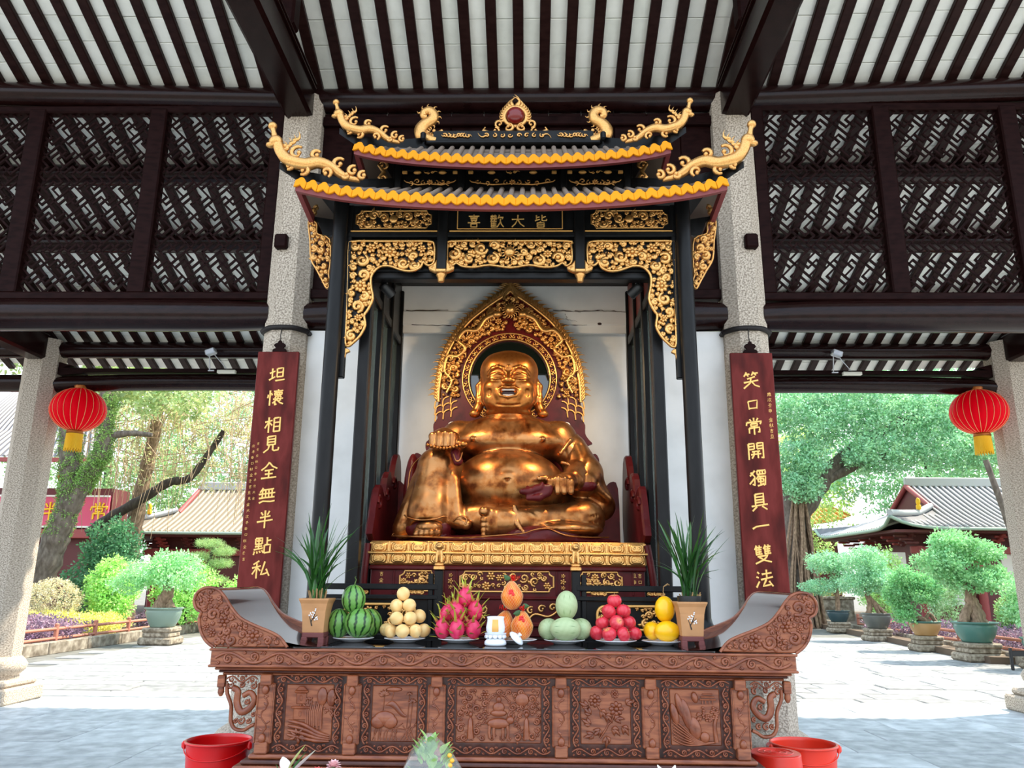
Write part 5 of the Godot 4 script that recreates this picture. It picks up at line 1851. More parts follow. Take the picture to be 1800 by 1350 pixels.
# ---------------------------------------------------------------- the Buddha
func build_statue() -> void:
	var st := thing("buddha_statue", "large gilded laughing Buddha seated with one knee raised under the halo", "statue", Vector3(-0.03, 1.70, 0.68))
	var X := -0.026
	var g := G.new()
	# head
	var b := Blob.new()
	b.ell(Vector3(X, 2.935, 0.60), Vector3(0.20, 0.20, 0.205), 0.06)
	b.ell(Vector3(X, 2.99, 0.61), Vector3(0.198, 0.132, 0.19), 0.06)
	for s in [-1, 1]:
		b.ell(Vector3(X + s * 0.105, 2.985, 0.615), Vector3(0.095, 0.115, 0.155), 0.05)
	b.ell(Vector3(X, 2.79, 0.635), Vector3(0.205, 0.15, 0.175), 0.07)
	b.ell(Vector3(X, 2.70, 0.68), Vector3(0.155, 0.07, 0.13), 0.05)
	b.ell(Vector3(X, 2.655, 0.63), Vector3(0.175, 0.05, 0.14), 0.02)
	for s in [-1, 1]:
		b.ell(Vector3(X + s * 0.112, 2.83, 0.745), Vector3(0.072, 0.058, 0.065), 0.035)
		b.ell(Vector3(X + s * 0.128, 2.745, 0.735), Vector3(0.055, 0.06, 0.05), 0.03)
		# brows, upper lids, lower lids
		b.chain([Vector3(X + s * 0.026, 2.925, 0.822), Vector3(X + s * 0.045, 2.957, 0.822), Vector3(X + s * 0.08, 2.972, 0.812), Vector3(X + s * 0.12, 2.962, 0.79), Vector3(X + s * 0.155, 2.925, 0.755)], 0.011, 0.008, 0.012)
		b.ell(Vector3(X + s * 0.085, 2.905, 0.782), Vector3(0.056, 0.03, 0.028), 0.012)
		b.cutcap(Vector3(X + s * 0.045, 2.897, 0.818), Vector3(X + s * 0.088, 2.903, 0.822), 0.005, 0.0075, 0.003)
		b.cutcap(Vector3(X + s * 0.088, 2.903, 0.822), Vector3(X + s * 0.128, 2.892, 0.803), 0.0075, 0.004, 0.003)
		b.chain([Vector3(X + s * 0.04, 2.885, 0.81), Vector3(X + s * 0.085, 2.88, 0.815), Vector3(X + s * 0.13, 2.885, 0.795)], 0.008, 0.006, 0.008)
		b.chain([Vector3(X + s * 0.042, 2.912, 0.812), Vector3(X + s * 0.085, 2.922, 0.815), Vector3(X + s * 0.132, 2.905, 0.79)], 0.007, 0.005, 0.006)
		# laughter lines
		b.chain([Vector3(X + s * 0.055, 2.858, 0.835), Vector3(X + s * 0.088, 2.83, 0.828), Vector3(X + s * 0.105, 2.79, 0.815), Vector3(X + s * 0.098, 2.75, 0.805)], 0.005, 0.005, 0.012, true)
		b.chain([Vector3(X + s * 0.135, 2.80, 0.79), Vector3(X + s * 0.14, 2.765, 0.785)], 0.007, 0.007, 0.014, true)
		# ears with long lobes
		b.chain([Vector3(X + s * 0.205, 2.91, 0.60), Vector3(X + s * 0.226, 2.87, 0.60), Vector3(X + s * 0.222, 2.78, 0.60), Vector3(X + s * 0.225, 2.71, 0.61), Vector3(X + s * 0.25, 2.665, 0.62)], 0.022, 0.034, 0.02)
		b.ell(Vector3(X + s * 0.255, 2.655, 0.625), Vector3(0.042, 0.024, 0.035), 0.02)
		b.cutcap(Vector3(X + s * 0.222, 2.88, 0.632), Vector3(X + s * 0.228, 2.80, 0.634), 0.012, 0.009, 0.008)
		b.ell(Vector3(X + s * 0.03, 2.858, 0.83), Vector3(0.024, 0.018, 0.02), 0.012)
	b.cap(Vector3(X, 2.93, 0.795), Vector3(X, 2.87, 0.838), 0.014, 0.026, 0.02)
	b.ell(Vector3(X, 2.86, 0.845), Vector3(0.027, 0.022, 0.024), 0.014)
	# open mouth
	b.ell(Vector3(X, 2.768, 0.80), Vector3(0.092, 0.055, 0.03), 0.03)
	b.cut(Vector3(X, 2.775, 0.84), Vector3(0.072, 0.031, 0.06), 0.008)
	b.chain([Vector3(X - 0.08, 2.797, 0.805), Vector3(X - 0.04, 2.812, 0.832), Vector3(X, 2.807, 0.838), Vector3(X + 0.04, 2.812, 0.832), Vector3(X + 0.08, 2.797, 0.805)], 0.009, 0.009, 0.006)
	b.chain([Vector3(X - 0.08, 2.795, 0.805), Vector3(X - 0.055, 2.752, 0.82), Vector3(X, 2.737, 0.83), Vector3(X + 0.055, 2.752, 0.82), Vector3(X + 0.08, 2.795, 0.805)], 0.009, 0.009, 0.006)
	b.ell(Vector3(X, 2.705, 0.79), Vector3(0.07, 0.026, 0.03), 0.02)
	b.chain([Vector3(X - 0.085, 2.692, 0.79), Vector3(X, 2.678, 0.812), Vector3(X + 0.085, 2.692, 0.79)], 0.006, 0.006, 0.01, true)
	b.ell(Vector3(X, 2.972, 0.812), Vector3(0.011, 0.011, 0.009), 0.004)
	b.build(g, Vector3(-0.36, 2.585, 0.36), Vector3(0.31, 3.16, 0.9), 0.0062)
	part(st, "head", g, M.gold_face)
	g = G.new()
	g.ball(Vector3(X, 2.775, 0.772), Vector3(0.074, 0.034, 0.03), 16, 10)
	part(st, "open_mouth", g, M.mouth_dark)
	g = G.new()
	g.tube([Vector3(X - 0.055, 2.797, 0.808), Vector3(X, 2.794, 0.818), Vector3(X + 0.055, 2.797, 0.808)], 0.006, 6)
	g.tube([Vector3(X - 0.04, 2.757, 0.808), Vector3(X, 2.754, 0.815), Vector3(X + 0.04, 2.757, 0.808)], 0.004, 6)
	part(st, "teeth", g, M.ivory)

	# torso, arms and feet
	g = G.new()
	b = Blob.new()
	b.cap(Vector3(X, 2.66, 0.60), Vector3(X, 2.52, 0.58), 0.155, 0.19, 0.05)
	b.ell(Vector3(X, 2.45, 0.57), Vector3(0.44, 0.185, 0.26), 0.06)
	b.ell(Vector3(X, 2.53, 0.57), Vector3(0.34, 0.105, 0.2), 0.06)
	b.cap(Vector3(X - 0.345, 2.465, 0.56), Vector3(X + 0.345, 2.465, 0.56), 0.118, 0.118, 0.05)
	for s in [-1, 1]:
		b.ell(Vector3(X + s * 0.375, 2.485, 0.55), Vector3(0.115, 0.125, 0.15), 0.05)
		b.ell(Vector3(X + s * 0.255, 2.432, 0.835), Vector3.ONE * 0.011, 0.004)
	b.ell(Vector3(X, 2.432, 0.68), Vector3(0.40, 0.10, 0.165), 0.05)
	b.ell(Vector3(X + 0.005, 2.10, 0.70), Vector3(0.41, 0.275, 0.345), 0.025)
	b.ell(Vector3(X, 2.02, 0.60), Vector3(0.44, 0.30, 0.36), 0.06)
	# navel
	b.ell(Vector3(X + 0.005, 2.125, 1.03), Vector3(0.055, 0.04, 0.022), 0.02)
	b.cut(Vector3(X + 0.005, 2.112, 1.058), Vector3(0.024, 0.011, 0.03), 0.012)
	# collar line under the chin
	b.chain([Vector3(X - 0.17, 2.625, 0.70), Vector3(X - 0.09, 2.595, 0.765), Vector3(X, 2.585, 0.785), Vector3(X + 0.09, 2.595, 0.765), Vector3(X + 0.17, 2.625, 0.70)], 0.007, 0.007, 0.01, true)
	# his right arm to the raised knee, his left arm to the bag
	b.chain([Vector3(-0.42, 2.47, 0.56), Vector3(-0.50, 2.34, 0.70), Vector3(-0.475, 2.40, 0.92)], 0.115, 0.08, 0.05)
	b.chain([Vector3(0.36, 2.47, 0.56), Vector3(0.50, 2.24, 0.68), Vector3(0.43, 2.13, 0.90)], 0.12, 0.082, 0.05)
	# feet
	b.ell(Vector3(-0.535, 1.79, 1.05), Vector3(0.10, 0.055, 0.10), 0.03)
	b.ell(Vector3(-0.05, 1.835, 1.05), Vector3(0.14, 0.095, 0.075), 0.03)
	b.build(g, Vector3(-0.66, 1.70, 0.2), Vector3(0.66, 2.74, 1.16), 0.0112)
	# hands and toes on finer grids
	b = Blob.new()
	b.ell(Vector3(-0.465, 2.425, 0.955), Vector3(0.105, 0.045, 0.07), 0.03)
	b.cap(Vector3(-0.475, 2.40, 0.86), Vector3(-0.47, 2.42, 0.93), 0.078, 0.07, 0.03)
	for k in 4:
		var fx: float = -0.538 + 0.046 * k
		var dl: float = [0.012, 0.0, 0.0, 0.006][k]
		b.cap(Vector3(fx, 2.43 - dl, 0.97), Vector3(fx, 2.425 - dl, 1.025), 0.027, 0.027, 0.008)
		b.cap(Vector3(fx, 2.425 - dl, 1.025), Vector3(fx + 0.002, 2.345, 1.045), 0.027, 0.022, 0.008)
	b.cap(Vector3(-0.385, 2.40, 0.98), Vector3(-0.35, 2.36, 1.02), 0.028, 0.022, 0.015)
	b.cap(Vector3(-0.35, 2.36, 1.02), Vector3(-0.33, 2.35, 1.04), 0.022, 0.024, 0.008)
	b.build(g, Vector3(-0.60, 2.29, 0.82), Vector3(-0.28, 2.50, 1.10), 0.0065)
	b = Blob.new()
	b.ell(Vector3(0.355, 2.105, 0.965), Vector3(0.095, 0.058, 0.065), 0.03)
	b.cap(Vector3(0.44, 2.135, 0.88), Vector3(0.39, 2.115, 0.94), 0.078, 0.066, 0.03)
	for k in 4:
		var fx: float = 0.272 + 0.045 * k
		var up: float = [0.0, 0.012, 0.008, -0.008][k]
		b.cap(Vector3(fx + 0.01, 2.12 + up, 0.985), Vector3(fx, 2.105 + up, 1.035), 0.027, 0.027, 0.008)
		b.cap(Vector3(fx, 2.105 + up, 1.035), Vector3(fx - (0.012 if k == 0 else 0.0), 2.035, 1.04), 0.027, 0.021, 0.008)
	b.cap(Vector3(0.28, 2.12, 0.98), Vector3(0.235, 2.128, 1.02), 0.026, 0.022, 0.012)
	b.cap(Vector3(0.235, 2.128, 1.02), Vector3(0.195, 2.122, 1.05), 0.022, 0.019, 0.008)
	b.build(g, Vector3(0.15, 1.99, 0.81), Vector3(0.51, 2.20, 1.09), 0.0065)
	b = Blob.new()
	for k in 5:
		var r: float = [0.03, 0.026, 0.024, 0.022, 0.02][k]
		b.cap(Vector3(-0.472 - 0.036 * k, 1.765 - 0.002 * k, 1.10), Vector3(-0.472 - 0.036 * k, 1.752 - 0.002 * k, 1.145 - 0.008 * k), r, r, 0.008)
	b.ell(Vector3(-0.54, 1.785, 1.06), Vector3(0.095, 0.05, 0.08), 0.02)
	b.build(g, Vector3(-0.67, 1.71, 0.98), Vector3(-0.42, 1.86, 1.19), 0.006)
	b = Blob.new()
	for k in 5:
		var yy: float = [1.893, 1.838, 1.803, 1.77, 1.742][k]
		var r: float = [0.034, 0.024, 0.021, 0.02, 0.018][k]
		b.cap(Vector3(-0.155, yy, 1.09), Vector3(-0.172, yy, 1.125), r, r, 0.007)
	b.ell(Vector3(-0.12, 1.83, 1.07), Vector3(0.08, 0.095, 0.06), 0.02)
	b.build(g, Vector3(-0.225, 1.71, 1.0), Vector3(-0.05, 1.94, 1.17), 0.006)
	part(st, "body", g, M.gold_statue)

	# robe over both legs and the left arm
	g = G.new()
	b = Blob.new()
	b.cap(Vector3(-0.52, 2.22, 0.90), Vector3(-0.555, 1.90, 0.97), 0.115, 0.155, 0.04)
	b.cap(Vector3(-0.52, 2.22, 0.90), Vector3(-0.30, 2.02, 0.50), 0.125, 0.22, 0.05)
	b.cap(Vector3(-0.555, 1.90, 0.97), Vector3(-0.56, 1.86, 0.98), 0.155, 0.16, 0.03)
	b.cap(Vector3(-0.63, 2.12, 0.86), Vector3(-0.72, 1.79, 0.98), 0.07, 0.075, 0.04)
	b.cap(Vector3(-0.60, 2.28, 0.80), Vector3(-0.72, 1.85, 0.72), 0.05, 0.10, 0.06)
	b.cap(Vector3(-0.40, 2.12, 0.94), Vector3(-0.36, 1.84, 1.02), 0.05, 0.055, 0.04)
	b.cap(Vector3(-0.36, 1.84, 1.02), Vector3(-0.29, 1.81, 1.06), 0.045, 0.035, 0.02)
	# cloth gathered between the legs
	b.ell(Vector3(-0.12, 1.86, 0.88), Vector3(0.34, 0.13, 0.17), 0.04)
	b.cut(Vector3(-0.55, 1.755, 1.12), Vector3(0.125, 0.085, 0.14), 0.015)
	b.chain([Vector3(-0.44, 2.2, 1.03), Vector3(-0.435, 2.05, 1.08), Vector3(-0.42, 1.9, 1.10)], 0.012, 0.02, 0.02, true)
	b.chain([Vector3(-0.66, 2.15, 0.97), Vector3(-0.69, 2.0, 1.02), Vector3(-0.70, 1.84, 1.06)], 0.01, 0.018, 0.02, true)
	# folded leg
	b.cap(Vector3(0.50, 1.865, 0.82), Vector3(0.08, 1.845, 1.0), 0.125, 0.095, 0.05)
	b.cap(Vector3(0.52, 1.87, 0.78), Vector3(0.25, 1.98, 0.48), 0.135, 0.2, 0.06)
	b.ell(Vector3(0.36, 1.79, 0.94), Vector3(0.27, 0.055, 0.19), 0.03)
	for k in 4:
		var y0: float = 1.925 - 0.045 * k
		b.chain([Vector3(0.07 + 0.03 * k, 1.95 - 0.008 * k, 1.06), Vector3(0.2 + 0.02 * k, y0 - 0.02, 1.085), Vector3(0.35, y0 - 0.045, 1.05), Vector3(0.5, y0 - 0.05, 0.975), Vector3(0.6, y0 - 0.035, 0.89)], 0.007, 0.004, 0.016, true)
	b.chain([Vector3(0.03, 1.93, 1.06), Vector3(0.045, 1.82, 1.10), Vector3(0.10, 1.75, 1.12)], 0.018, 0.014, 0.02)
	# sleeve
	b.cap(Vector3(0.44, 2.40, 0.58), Vector3(0.52, 2.20, 0.70), 0.115, 0.135, 0.04)
	b.cap(Vector3(0.52, 2.20, 0.70), Vector3(0.50, 2.13, 0.80), 0.125, 0.105, 0.04)
	b.cap(Vector3(0.54, 2.2, 0.62), Vector3(0.64, 1.98, 0.62), 0.10, 0.11, 0.05)
	b.cap(Vector3(0.56, 2.12, 0.78), Vector3(0.69, 2.02, 0.72), 0.04, 0.03, 0.04)
	b.chain([Vector3(0.35, 2.34, 0.78), Vector3(0.42, 2.44, 0.72), Vector3(0.48, 2.50, 0.60)], 0.016, 0.012, 0.02)
	b.chain([Vector3(0.36, 2.27, 0.80), Vector3(0.45, 2.24, 0.845), Vector3(0.56, 2.26, 0.80)], 0.014, 0.012, 0.02)
	b.chain([Vector3(0.42, 2.40, 0.76), Vector3(0.44, 2.32, 0.81), Vector3(0.42, 2.27, 0.835)], 0.010, 0.014, 0.02, true)
	b.chain([Vector3(0.50, 2.42, 0.70), Vector3(0.52, 2.33, 0.79), Vector3(0.50, 2.26, 0.84)], 0.010, 0.014, 0.02, true)
	b.chain([Vector3(0.40, 2.20, 0.86), Vector3(0.50, 2.19, 0.87), Vector3(0.60, 2.12, 0.80)], 0.010, 0.012, 0.02, true)
	b.build(g, Vector3(-0.88, 1.70, 0.24), Vector3(0.80, 2.56, 1.19), 0.0115)
	part(st, "robe", g, M.gold_statue)
	# dark red linings that show at the hems
	g = G.new()
	b = Blob.new()
	b.ell(Vector3(-0.55, 1.79, 1.02), Vector3(0.16, 0.085, 0.09), 0.02)
	b.ell(Vector3(-0.02, 1.715, 0.70), Vector3(0.80, 0.05, 0.46), 0.02)
	b.ell(Vector3(-0.72, 2.05, 0.66), Vector3(0.06, 0.30, 0.12), 0.02)
	b.ell(Vector3(0.50, 2.10, 0.84), Vector3(0.10, 0.05, 0.07), 0.02)
	b.ell(Vector3(0.20, 1.755, 1.02), Vector3(0.26, 0.06, 0.12), 0.03)
	b.chain([Vector3(-0.385, 2.30, 1.0), Vector3(-0.36, 2.24, 1.02), Vector3(-0.38, 2.31, 0.98)], 0.03, 0.03, 0.02)
	b.build(g, Vector3(-0.86, 1.70, 0.2), Vector3(0.80, 2.40, 1.18), 0.014)
	part(st, "robe_lining", g, M.maroon)
	g = G.new()
	for line in [[Vector3(-0.70, 1.87, 1.09), Vector3(-0.67, 1.85, 1.12), Vector3(-0.60, 1.835, 1.13), Vector3(-0.50, 1.84, 1.13), Vector3(-0.42, 1.86, 1.13), Vector3(-0.405, 1.83, 1.13)], [Vector3(-0.60, 2.31, 0.92), Vector3(-0.70, 2.22, 0.86), Vector3(-0.72, 2.05, 0.88), Vector3(-0.755, 1.85, 0.95), Vector3(-0.79, 1.74, 1.0)], [Vector3(-0.39, 2.29, 1.03), Vector3(-0.37, 2.24, 1.05), Vector3(-0.345, 2.245, 1.05), Vector3(-0.33, 2.30, 1.03)], [Vector3(-0.38, 1.83, 1.08), Vector3(-0.33, 1.865, 1.10), Vector3(-0.285, 1.845, 1.10), Vector3(-0.295, 1.81, 1.11)], [Vector3(-0.78, 1.735, 1.08), Vector3(-0.6, 1.725, 1.17), Vector3(-0.3, 1.72, 1.18), Vector3(-0.1, 1.735, 1.17), Vector3(0.08, 1.75, 1.17), Vector3(0.16, 1.775, 1.15), Vector3(0.25, 1.785, 1.13), Vector3(0.36, 1.745, 1.13), Vector3(0.5, 1.735, 1.08), Vector3(0.66, 1.74, 0.98)]]:
		g.tube(smooth_path(line, 4), 0.0055, 5)
	part(st, "hem_edge", g, M.gold_statue)
	# prayer beads under the right hand, bag mouth in the left
	for k in 11:
		g = G.new()
		g.ball(Vector3(-0.565 + 0.022 * k, 2.345 - 0.022 * sin(k / 10.0 * PI), 1.062), Vector3.ONE * 0.0115, 9, 6)
		part(st, "bead", g, M.gold_face)
	g = G.new()
	g.ball(Vector3(-0.318, 2.352, 1.06), Vector3(0.026, 0.02, 0.02), 12, 8)
	part(st, "large_bead", g, M.gold_face)
	g = G.new()
	b = Blob.new()
	b.chain([Vector3(0.26, 2.06, 1.04), Vector3(0.18, 2.05, 1.07), Vector3(0.12, 2.03, 1.085), Vector3(0.08, 2.03, 1.09)], 0.03, 0.02, 0.02)
	b.chain([Vector3(0.25, 2.03, 1.05), Vector3(0.19, 1.99, 1.085), Vector3(0.12, 1.985, 1.095)], 0.03, 0.016, 0.02)
	b.chain([Vector3(0.13, 2.03, 1.09), Vector3(0.115, 2.065, 1.08)], 0.012, 0.008, 0.015)
	b.chain([Vector3(0.2, 2.06, 1.08), Vector3(0.215, 2.09, 1.07)], 0.014, 0.01, 0.015)
	b.build(g, Vector3(0.05, 1.95, 1.0), Vector3(0.31, 2.12, 1.14), 0.0065)
	part(st, "bag", g, M.maroon)

# ---------------------------------------------------------------- carved altar table
func vine_strip(g: G, x0: float, x1: float, y: float, h: float, z: float, w: float, per: float, squash := 1.0) -> void:
	var n := maxi(2, int(round((x1 - x0) / per)))
	var pts := []
	var steps := n * 8
	for i in steps + 1:
		var f := float(i) / steps
		pts.append(Vector3(lerpf(x0, x1, f), y + sin(f * n * PI) * h * 0.36, z))
	g.tube(pts, w, 5, true, Vector3.BACK, squash)
	var d := (x1 - x0) / n
	for k in n:
		var s := 1.0 if k % 2 == 0 else -1.0
		var c := Vector2(x0 + (k + 0.5) * d, y - s * h * 0.06)
		curl(g, c, minf(h * 0.36, d * 0.38), s * PI / 2, 8.5, z, w * 0.85, squash)
		curl(g, Vector2(x0 + (k + 1.0) * d - d * 0.12, y - s * h * 0.32), h * 0.15, 0, -5.5 * s, z, w * 0.6, squash)
		curl(g, Vector2(x0 + k * d + d * 0.12, y - s * h * 0.33), h * 0.13, PI, 5.5 * s, z, w * 0.6, squash)
		leaf(g, c + Vector2(d * 0.25, -s * h * 0.2), -s * 0.9, h * 0.3, h * 0.08, z, w)

func relief_leaf_cluster(g: G, c: Vector2, r: float, z: float, n: int, rn: RandomNumberGenerator) -> void:
	for k in n:
		var a := TAU * k / n + rn.randf_range(-0.3, 0.3)
		leaf(g, c + Vector2.from_angle(a) * r * 0.15, a, r * rn.randf_range(0.8, 1.1), r * 0.2, z, 0.014)

func build_table() -> void:
	var tb := thing("altar_table", "long carved rosewood altar table with scrolled upturned ends and black glass top", "table", Vector3(0, 0, 2.05))
	var zf := 2.4
	var zb := 1.72
	var g := G.new()
	g.box(Vector3(-0.005, 1.085, (zf + zb) / 2), Vector3(2.78, 0.085, zf - zb), 0.006)
	part(tb, "apron", g, M.rosewood)
	g = G.new()
	g.box(Vector3(-0.005, 1.122, zf + 0.004), Vector3(2.79, 0.012, 0.016), 0.004)
	part(tb, "apron_bead", g, M.rosewood)
	g = G.new()
	g.box(Vector3(-0.005, 1.048, zf + 0.004), Vector3(2.79, 0.012, 0.016), 0.004)
	part(tb, "apron_bead", g, M.rosewood)
	for k in 3:
		g = G.new()
		g.box(Vector3(-0.005, 1.034 - 0.013 * k, 2.05), Vector3(2.74 - 0.03 * k, 0.012, 0.68 - 0.03 * k), 0.005)
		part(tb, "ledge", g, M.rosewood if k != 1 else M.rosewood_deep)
	g = G.new()
	g.box(Vector3(-0.005, 1.131, 2.04), Vector3(2.1, 0.008, 0.62), 0.002)
	part(tb, "glass_top", g, M.black_glass)
	g = G.new()
	vine_strip(g, -1.37, 1.36, 1.085, 0.062, zf + 0.003, 0.0075, 0.125, 0.9)
	part(tb, "apron_carving", g, M.rosewood_carved)
	# scrolled ends
	for s in [-1, 1]:
		var pr := [Vector2(1.385, 1.131), Vector2(1.425, 1.16), Vector2(1.455, 1.205), Vector2(1.468, 1.26), Vector2(1.462, 1.292), Vector2(1.488, 1.308), Vector2(1.502, 1.345), Vector2(1.492, 1.380), Vector2(1.465, 1.402), Vector2(1.425, 1.408), Vector2(1.385, 1.395), Vector2(1.352, 1.362), Vector2(1.325, 1.325), Vector2(1.272, 1.27), Vector2(1.20, 1.235), Vector2(1.125, 1.207), Vector2(1.07, 1.18), Vector2(1.03, 1.135)]
		var poly := PackedVector2Array()
		var sm := smooth_path(pr, 3)
		for q in sm:
			poly.append(Vector2(q.x * s, q.y))
		g = G.new()
		g.extrude(poly, zf - 0.03, zf - 0.002, 0.004)
		var wing := part(tb, "scroll_end", g, M.rosewood)
		g = G.new()
		var edge := []
		for q in sm:
			edge.append(Vector3(q.x * s, q.y, zf))
		g.tube(edge, 0.0075, 6, true, Vector3.BACK)
		part(wing, "edge_bead", g, M.rosewood)
		g = G.new()
		var inp: Array = Geometry2D.offset_polygon(poly, -0.008)
		if inp.size():
			scrollwork(g, inp[0], zf, 0.038, 0.010, 0.0085, 91 + s, [[Vector2(s * 1.2, 1.185), 0.03], [Vector2(s * 1.35, 1.25), 0.03]], 0.3, 0.8, 1500)
		rosette(g, Vector2(s * 1.2, 1.185), 0.034, zf, 8)
		rosette(g, Vector2(s * 1.35, 1.25), 0.03, zf, 6)
		curl(g, Vector2(s * 1.465, 1.335), 0.034, 1.5, 6.0 * s, zf, 0.009, 0.8)
		part(wing, "end_carving", g, M.rosewood_carved)
		# polished curved surface that runs back from the carved end
		var top := []
		for q in smooth_path([Vector2(1.462, 1.292), Vector2(1.488, 1.308), Vector2(1.502, 1.345), Vector2(1.492, 1.380), Vector2(1.465, 1.402), Vector2(1.425, 1.406), Vector2(1.385, 1.393), Vector2(1.352, 1.358), Vector2(1.325, 1.318), Vector2(1.272, 1.258), Vector2(1.20, 1.21), Vector2(1.125, 1.18), Vector2(1.04, 1.156), Vector2(0.96, 1.142), Vector2(0.88, 1.136)], 4):
			top.append(q)
		g = G.new()
		var ra := PackedVector3Array()
		var rb := PackedVector3Array()
		for q in top:
			ra.append(Vector3(q.x * s, q.y, zf - 0.02))
			rb.append(Vector3(q.x * s, q.y, zb))
		g.grid([ra, rb], false, false, s < 0)
		var rc := PackedVector3Array()
		var rd := PackedVector3Array()
		for q in top:
			rc.append(Vector3(q.x * s, q.y - 0.022 if q.x < 1.4 else q.y, zf - 0.02))
			rd.append(Vector3(q.x * s, q.y - 0.022 if q.x < 1.4 else q.y, zb))
		g.grid([rc, rd], false, false, s > 0)
		part(tb, "upturned_end", g, M.rosewood_polished)
		g = G.new()
		g.extrude(poly, zb, zb + 0.03, 0.004)
		part(tb, "scroll_end", g, M.rosewood)
	# body: posts, panels, openwork
	var px := [-1.125, -0.712, -0.31, 0.278, 0.70, 1.12]
	g = G.new()
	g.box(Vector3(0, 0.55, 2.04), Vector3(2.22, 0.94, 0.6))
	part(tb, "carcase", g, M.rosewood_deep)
	for i in 6:
		g = G.new()
		g.box(Vector3(px[i], 0.835, 2.35), Vector3(0.085, 0.27, 0.04), 0.006)
		var post := part(tb, "post", g, M.rosewood)
		g = G.new()
		g.box(Vector3(px[i], 0.985, 2.362), Vector3(0.052, 0.05, 0.05), 0.004)
		part(post, "block", g, M.rosewood)
		g = G.new()
		g.box(Vector3(px[i], 0.685, 2.362), Vector3(0.06, 0.05, 0.05), 0.004)
		part(post, "block", g, M.rosewood)
		for y in [0.94, 0.725]:
			g = G.new()
			g.ball(Vector3(px[i], y, 2.375), Vector3(0.017, 0.022, 0.015), 10, 8)
			part(post, "bud", g, M.rosewood_carved)
		g = G.new()
		var vp := []
		for k in 10:
			vp.append(Vector3(px[i] + sin(k * 1.1 + i) * 0.016, 0.75 + 0.018 * k, 2.371))
		g.tube(vp, 0.0035, 4)
		for k in 6:
			leaf(g, Vector2(px[i] + sin(k * 1.9 + i) * 0.014, 0.76 + 0.028 * k), (0.6 if k % 2 else PI - 0.6), 0.022, 0.006, 2.371, 0.005)
		part(post, "sprig", g, M.rosewood_carved)
		for e in [-1, 1]:
			g = G.new()
			g.box(Vector3(px[i] + e * 0.036, 0.835, 2.372), Vector3(0.006, 0.26, 0.01), 0.002)
			part(post, "bead", g, M.rosewood)
	var rn := RandomNumberGenerator.new()
	rn.seed = 5
	for i in 5:
		var a: float = px[i] + 0.05
		var b: float = px[i + 1] - 0.05
		g = G.new()
		vine_strip(g, a, b, 0.988, 0.036, 2.366, 0.0042, 0.06, 1.4)
		part(tb, "openwork", g, M.rosewood_carved)
		g = G.new()
		vine_strip(g, a, b, 0.684, 0.036, 2.366, 0.0042, 0.06, 1.4)
		part(tb, "openwork", g, M.rosewood_carved)
		for e in [a + 0.018, b - 0.018]:
			g = G.new()
			g.t = Transform3D(Basis(Vector3.BACK, PI / 2), Vector3(e, 0, 0))
			vine_strip(g, 0.705, 0.968, 0.0, 0.034, 2.362, 0.0042, 0.055, 1.4)
			part(tb, "openwork", g, M.rosewood_carved)
		a += 0.042
		b -= 0.042
		var w := b - a
		var m := (a + b) / 2
		g = G.new()
		g.box(Vector3(m, 0.838, 2.335), Vector3(w, 0.25, 0.02), 0.004)
		var pn := part(tb, "panel", g, M.rosewood)
		g = G.new()
		var z := 2.347
		if i == 0:
			# tower on rocks by a waterfall
			for k in 2:
				var y: float = [0.83, 0.90][k]
				var ww: float = [0.09, 0.065][k]
				g.box(Vector3(a + 0.075, y, z), Vector3(ww * 0.72, 0.05, 0.014), 0.003)
				g.box(Vector3(a + 0.075, y + 0.03, z + 0.002), Vector3(ww, 0.012, 0.018), 0.004)
				g.box(Vector3(a + 0.075, y + 0.002, z + 0.008), Vector3(0.012, 0.022, 0.006), 0.003)
			g.extrude(PackedVector2Array([Vector2(a + 0.045, 0.936), Vector2(a + 0.105, 0.936), Vector2(a + 0.085, 0.955), Vector2(a + 0.065, 0.955)]), z, z + 0.012, 0.003)
			for k in 9:
				g.tube([Vector3(m - 0.01 + k * 0.009, 0.76 + rn.randf() * 0.02, z), Vector3(m - 0.012 + k * 0.009, 0.84, z + 0.003), Vector3(m - 0.006 + k * 0.009, 0.87 + rn.randf() * 0.03, z)], [0.006, 0.006, 0.003], 5)
			g.ball(Vector3(m + 0.06, 0.91, z), Vector3(0.026, 0.042, 0.014), 10, 8)
			g.ball(Vector3(m + 0.105, 0.905, z), Vector3(0.024, 0.04, 0.014), 10, 8)
			for k in 26:
				g.ball(Vector3(m - 0.02 + rn.randf_range(-0.03, 0.03), 0.89 + rn.randf_range(-0.03, 0.02), z), Vector3.ONE * 0.006, 6, 4)
			for k in 22:
				g.ball(Vector3(m + 0.1 + rn.randf_range(-0.03, 0.03), 0.84 + rn.randf_range(-0.022, 0.022), z), Vector3.ONE * 0.006, 6, 4)
			for k in 4:
				g.tube(smooth_path([Vector3(a + 0.02, 0.80 - 0.02 * k, z), Vector3(m - 0.02, 0.785 - 0.02 * k, z + 0.004), Vector3(m + 0.05, 0.75 - 0.012 * k, z + 0.004), Vector3(b - 0.01, 0.735 - 0.008 * k, z)], 4), [0.006, 0.008, 0.009, 0.008, 0.01, 0.01, 0.009, 0.01, 0.011, 0.009, 0.007, 0.005, 0.004].slice(0, 13), 5)
			relief_leaf_cluster(g, Vector2(a + 0.07, 0.735), 0.04, z, 7, rn)
		elif i == 1:
			# lotus pond
			g.ball(Vector3(m - 0.045, 0.815, z), Vector3(0.052, 0.034, 0.016), 14, 8)
			g.ball(Vector3(m - 0.075, 0.80, z + 0.002), Vector3(0.036, 0.03, 0.014), 12, 8)
			g.ball(Vector3(m - 0.018, 0.80, z + 0.002), Vector3(0.036, 0.03, 0.014), 12, 8)
			var rowa := PackedVector3Array()
			var rowb := PackedVector3Array()
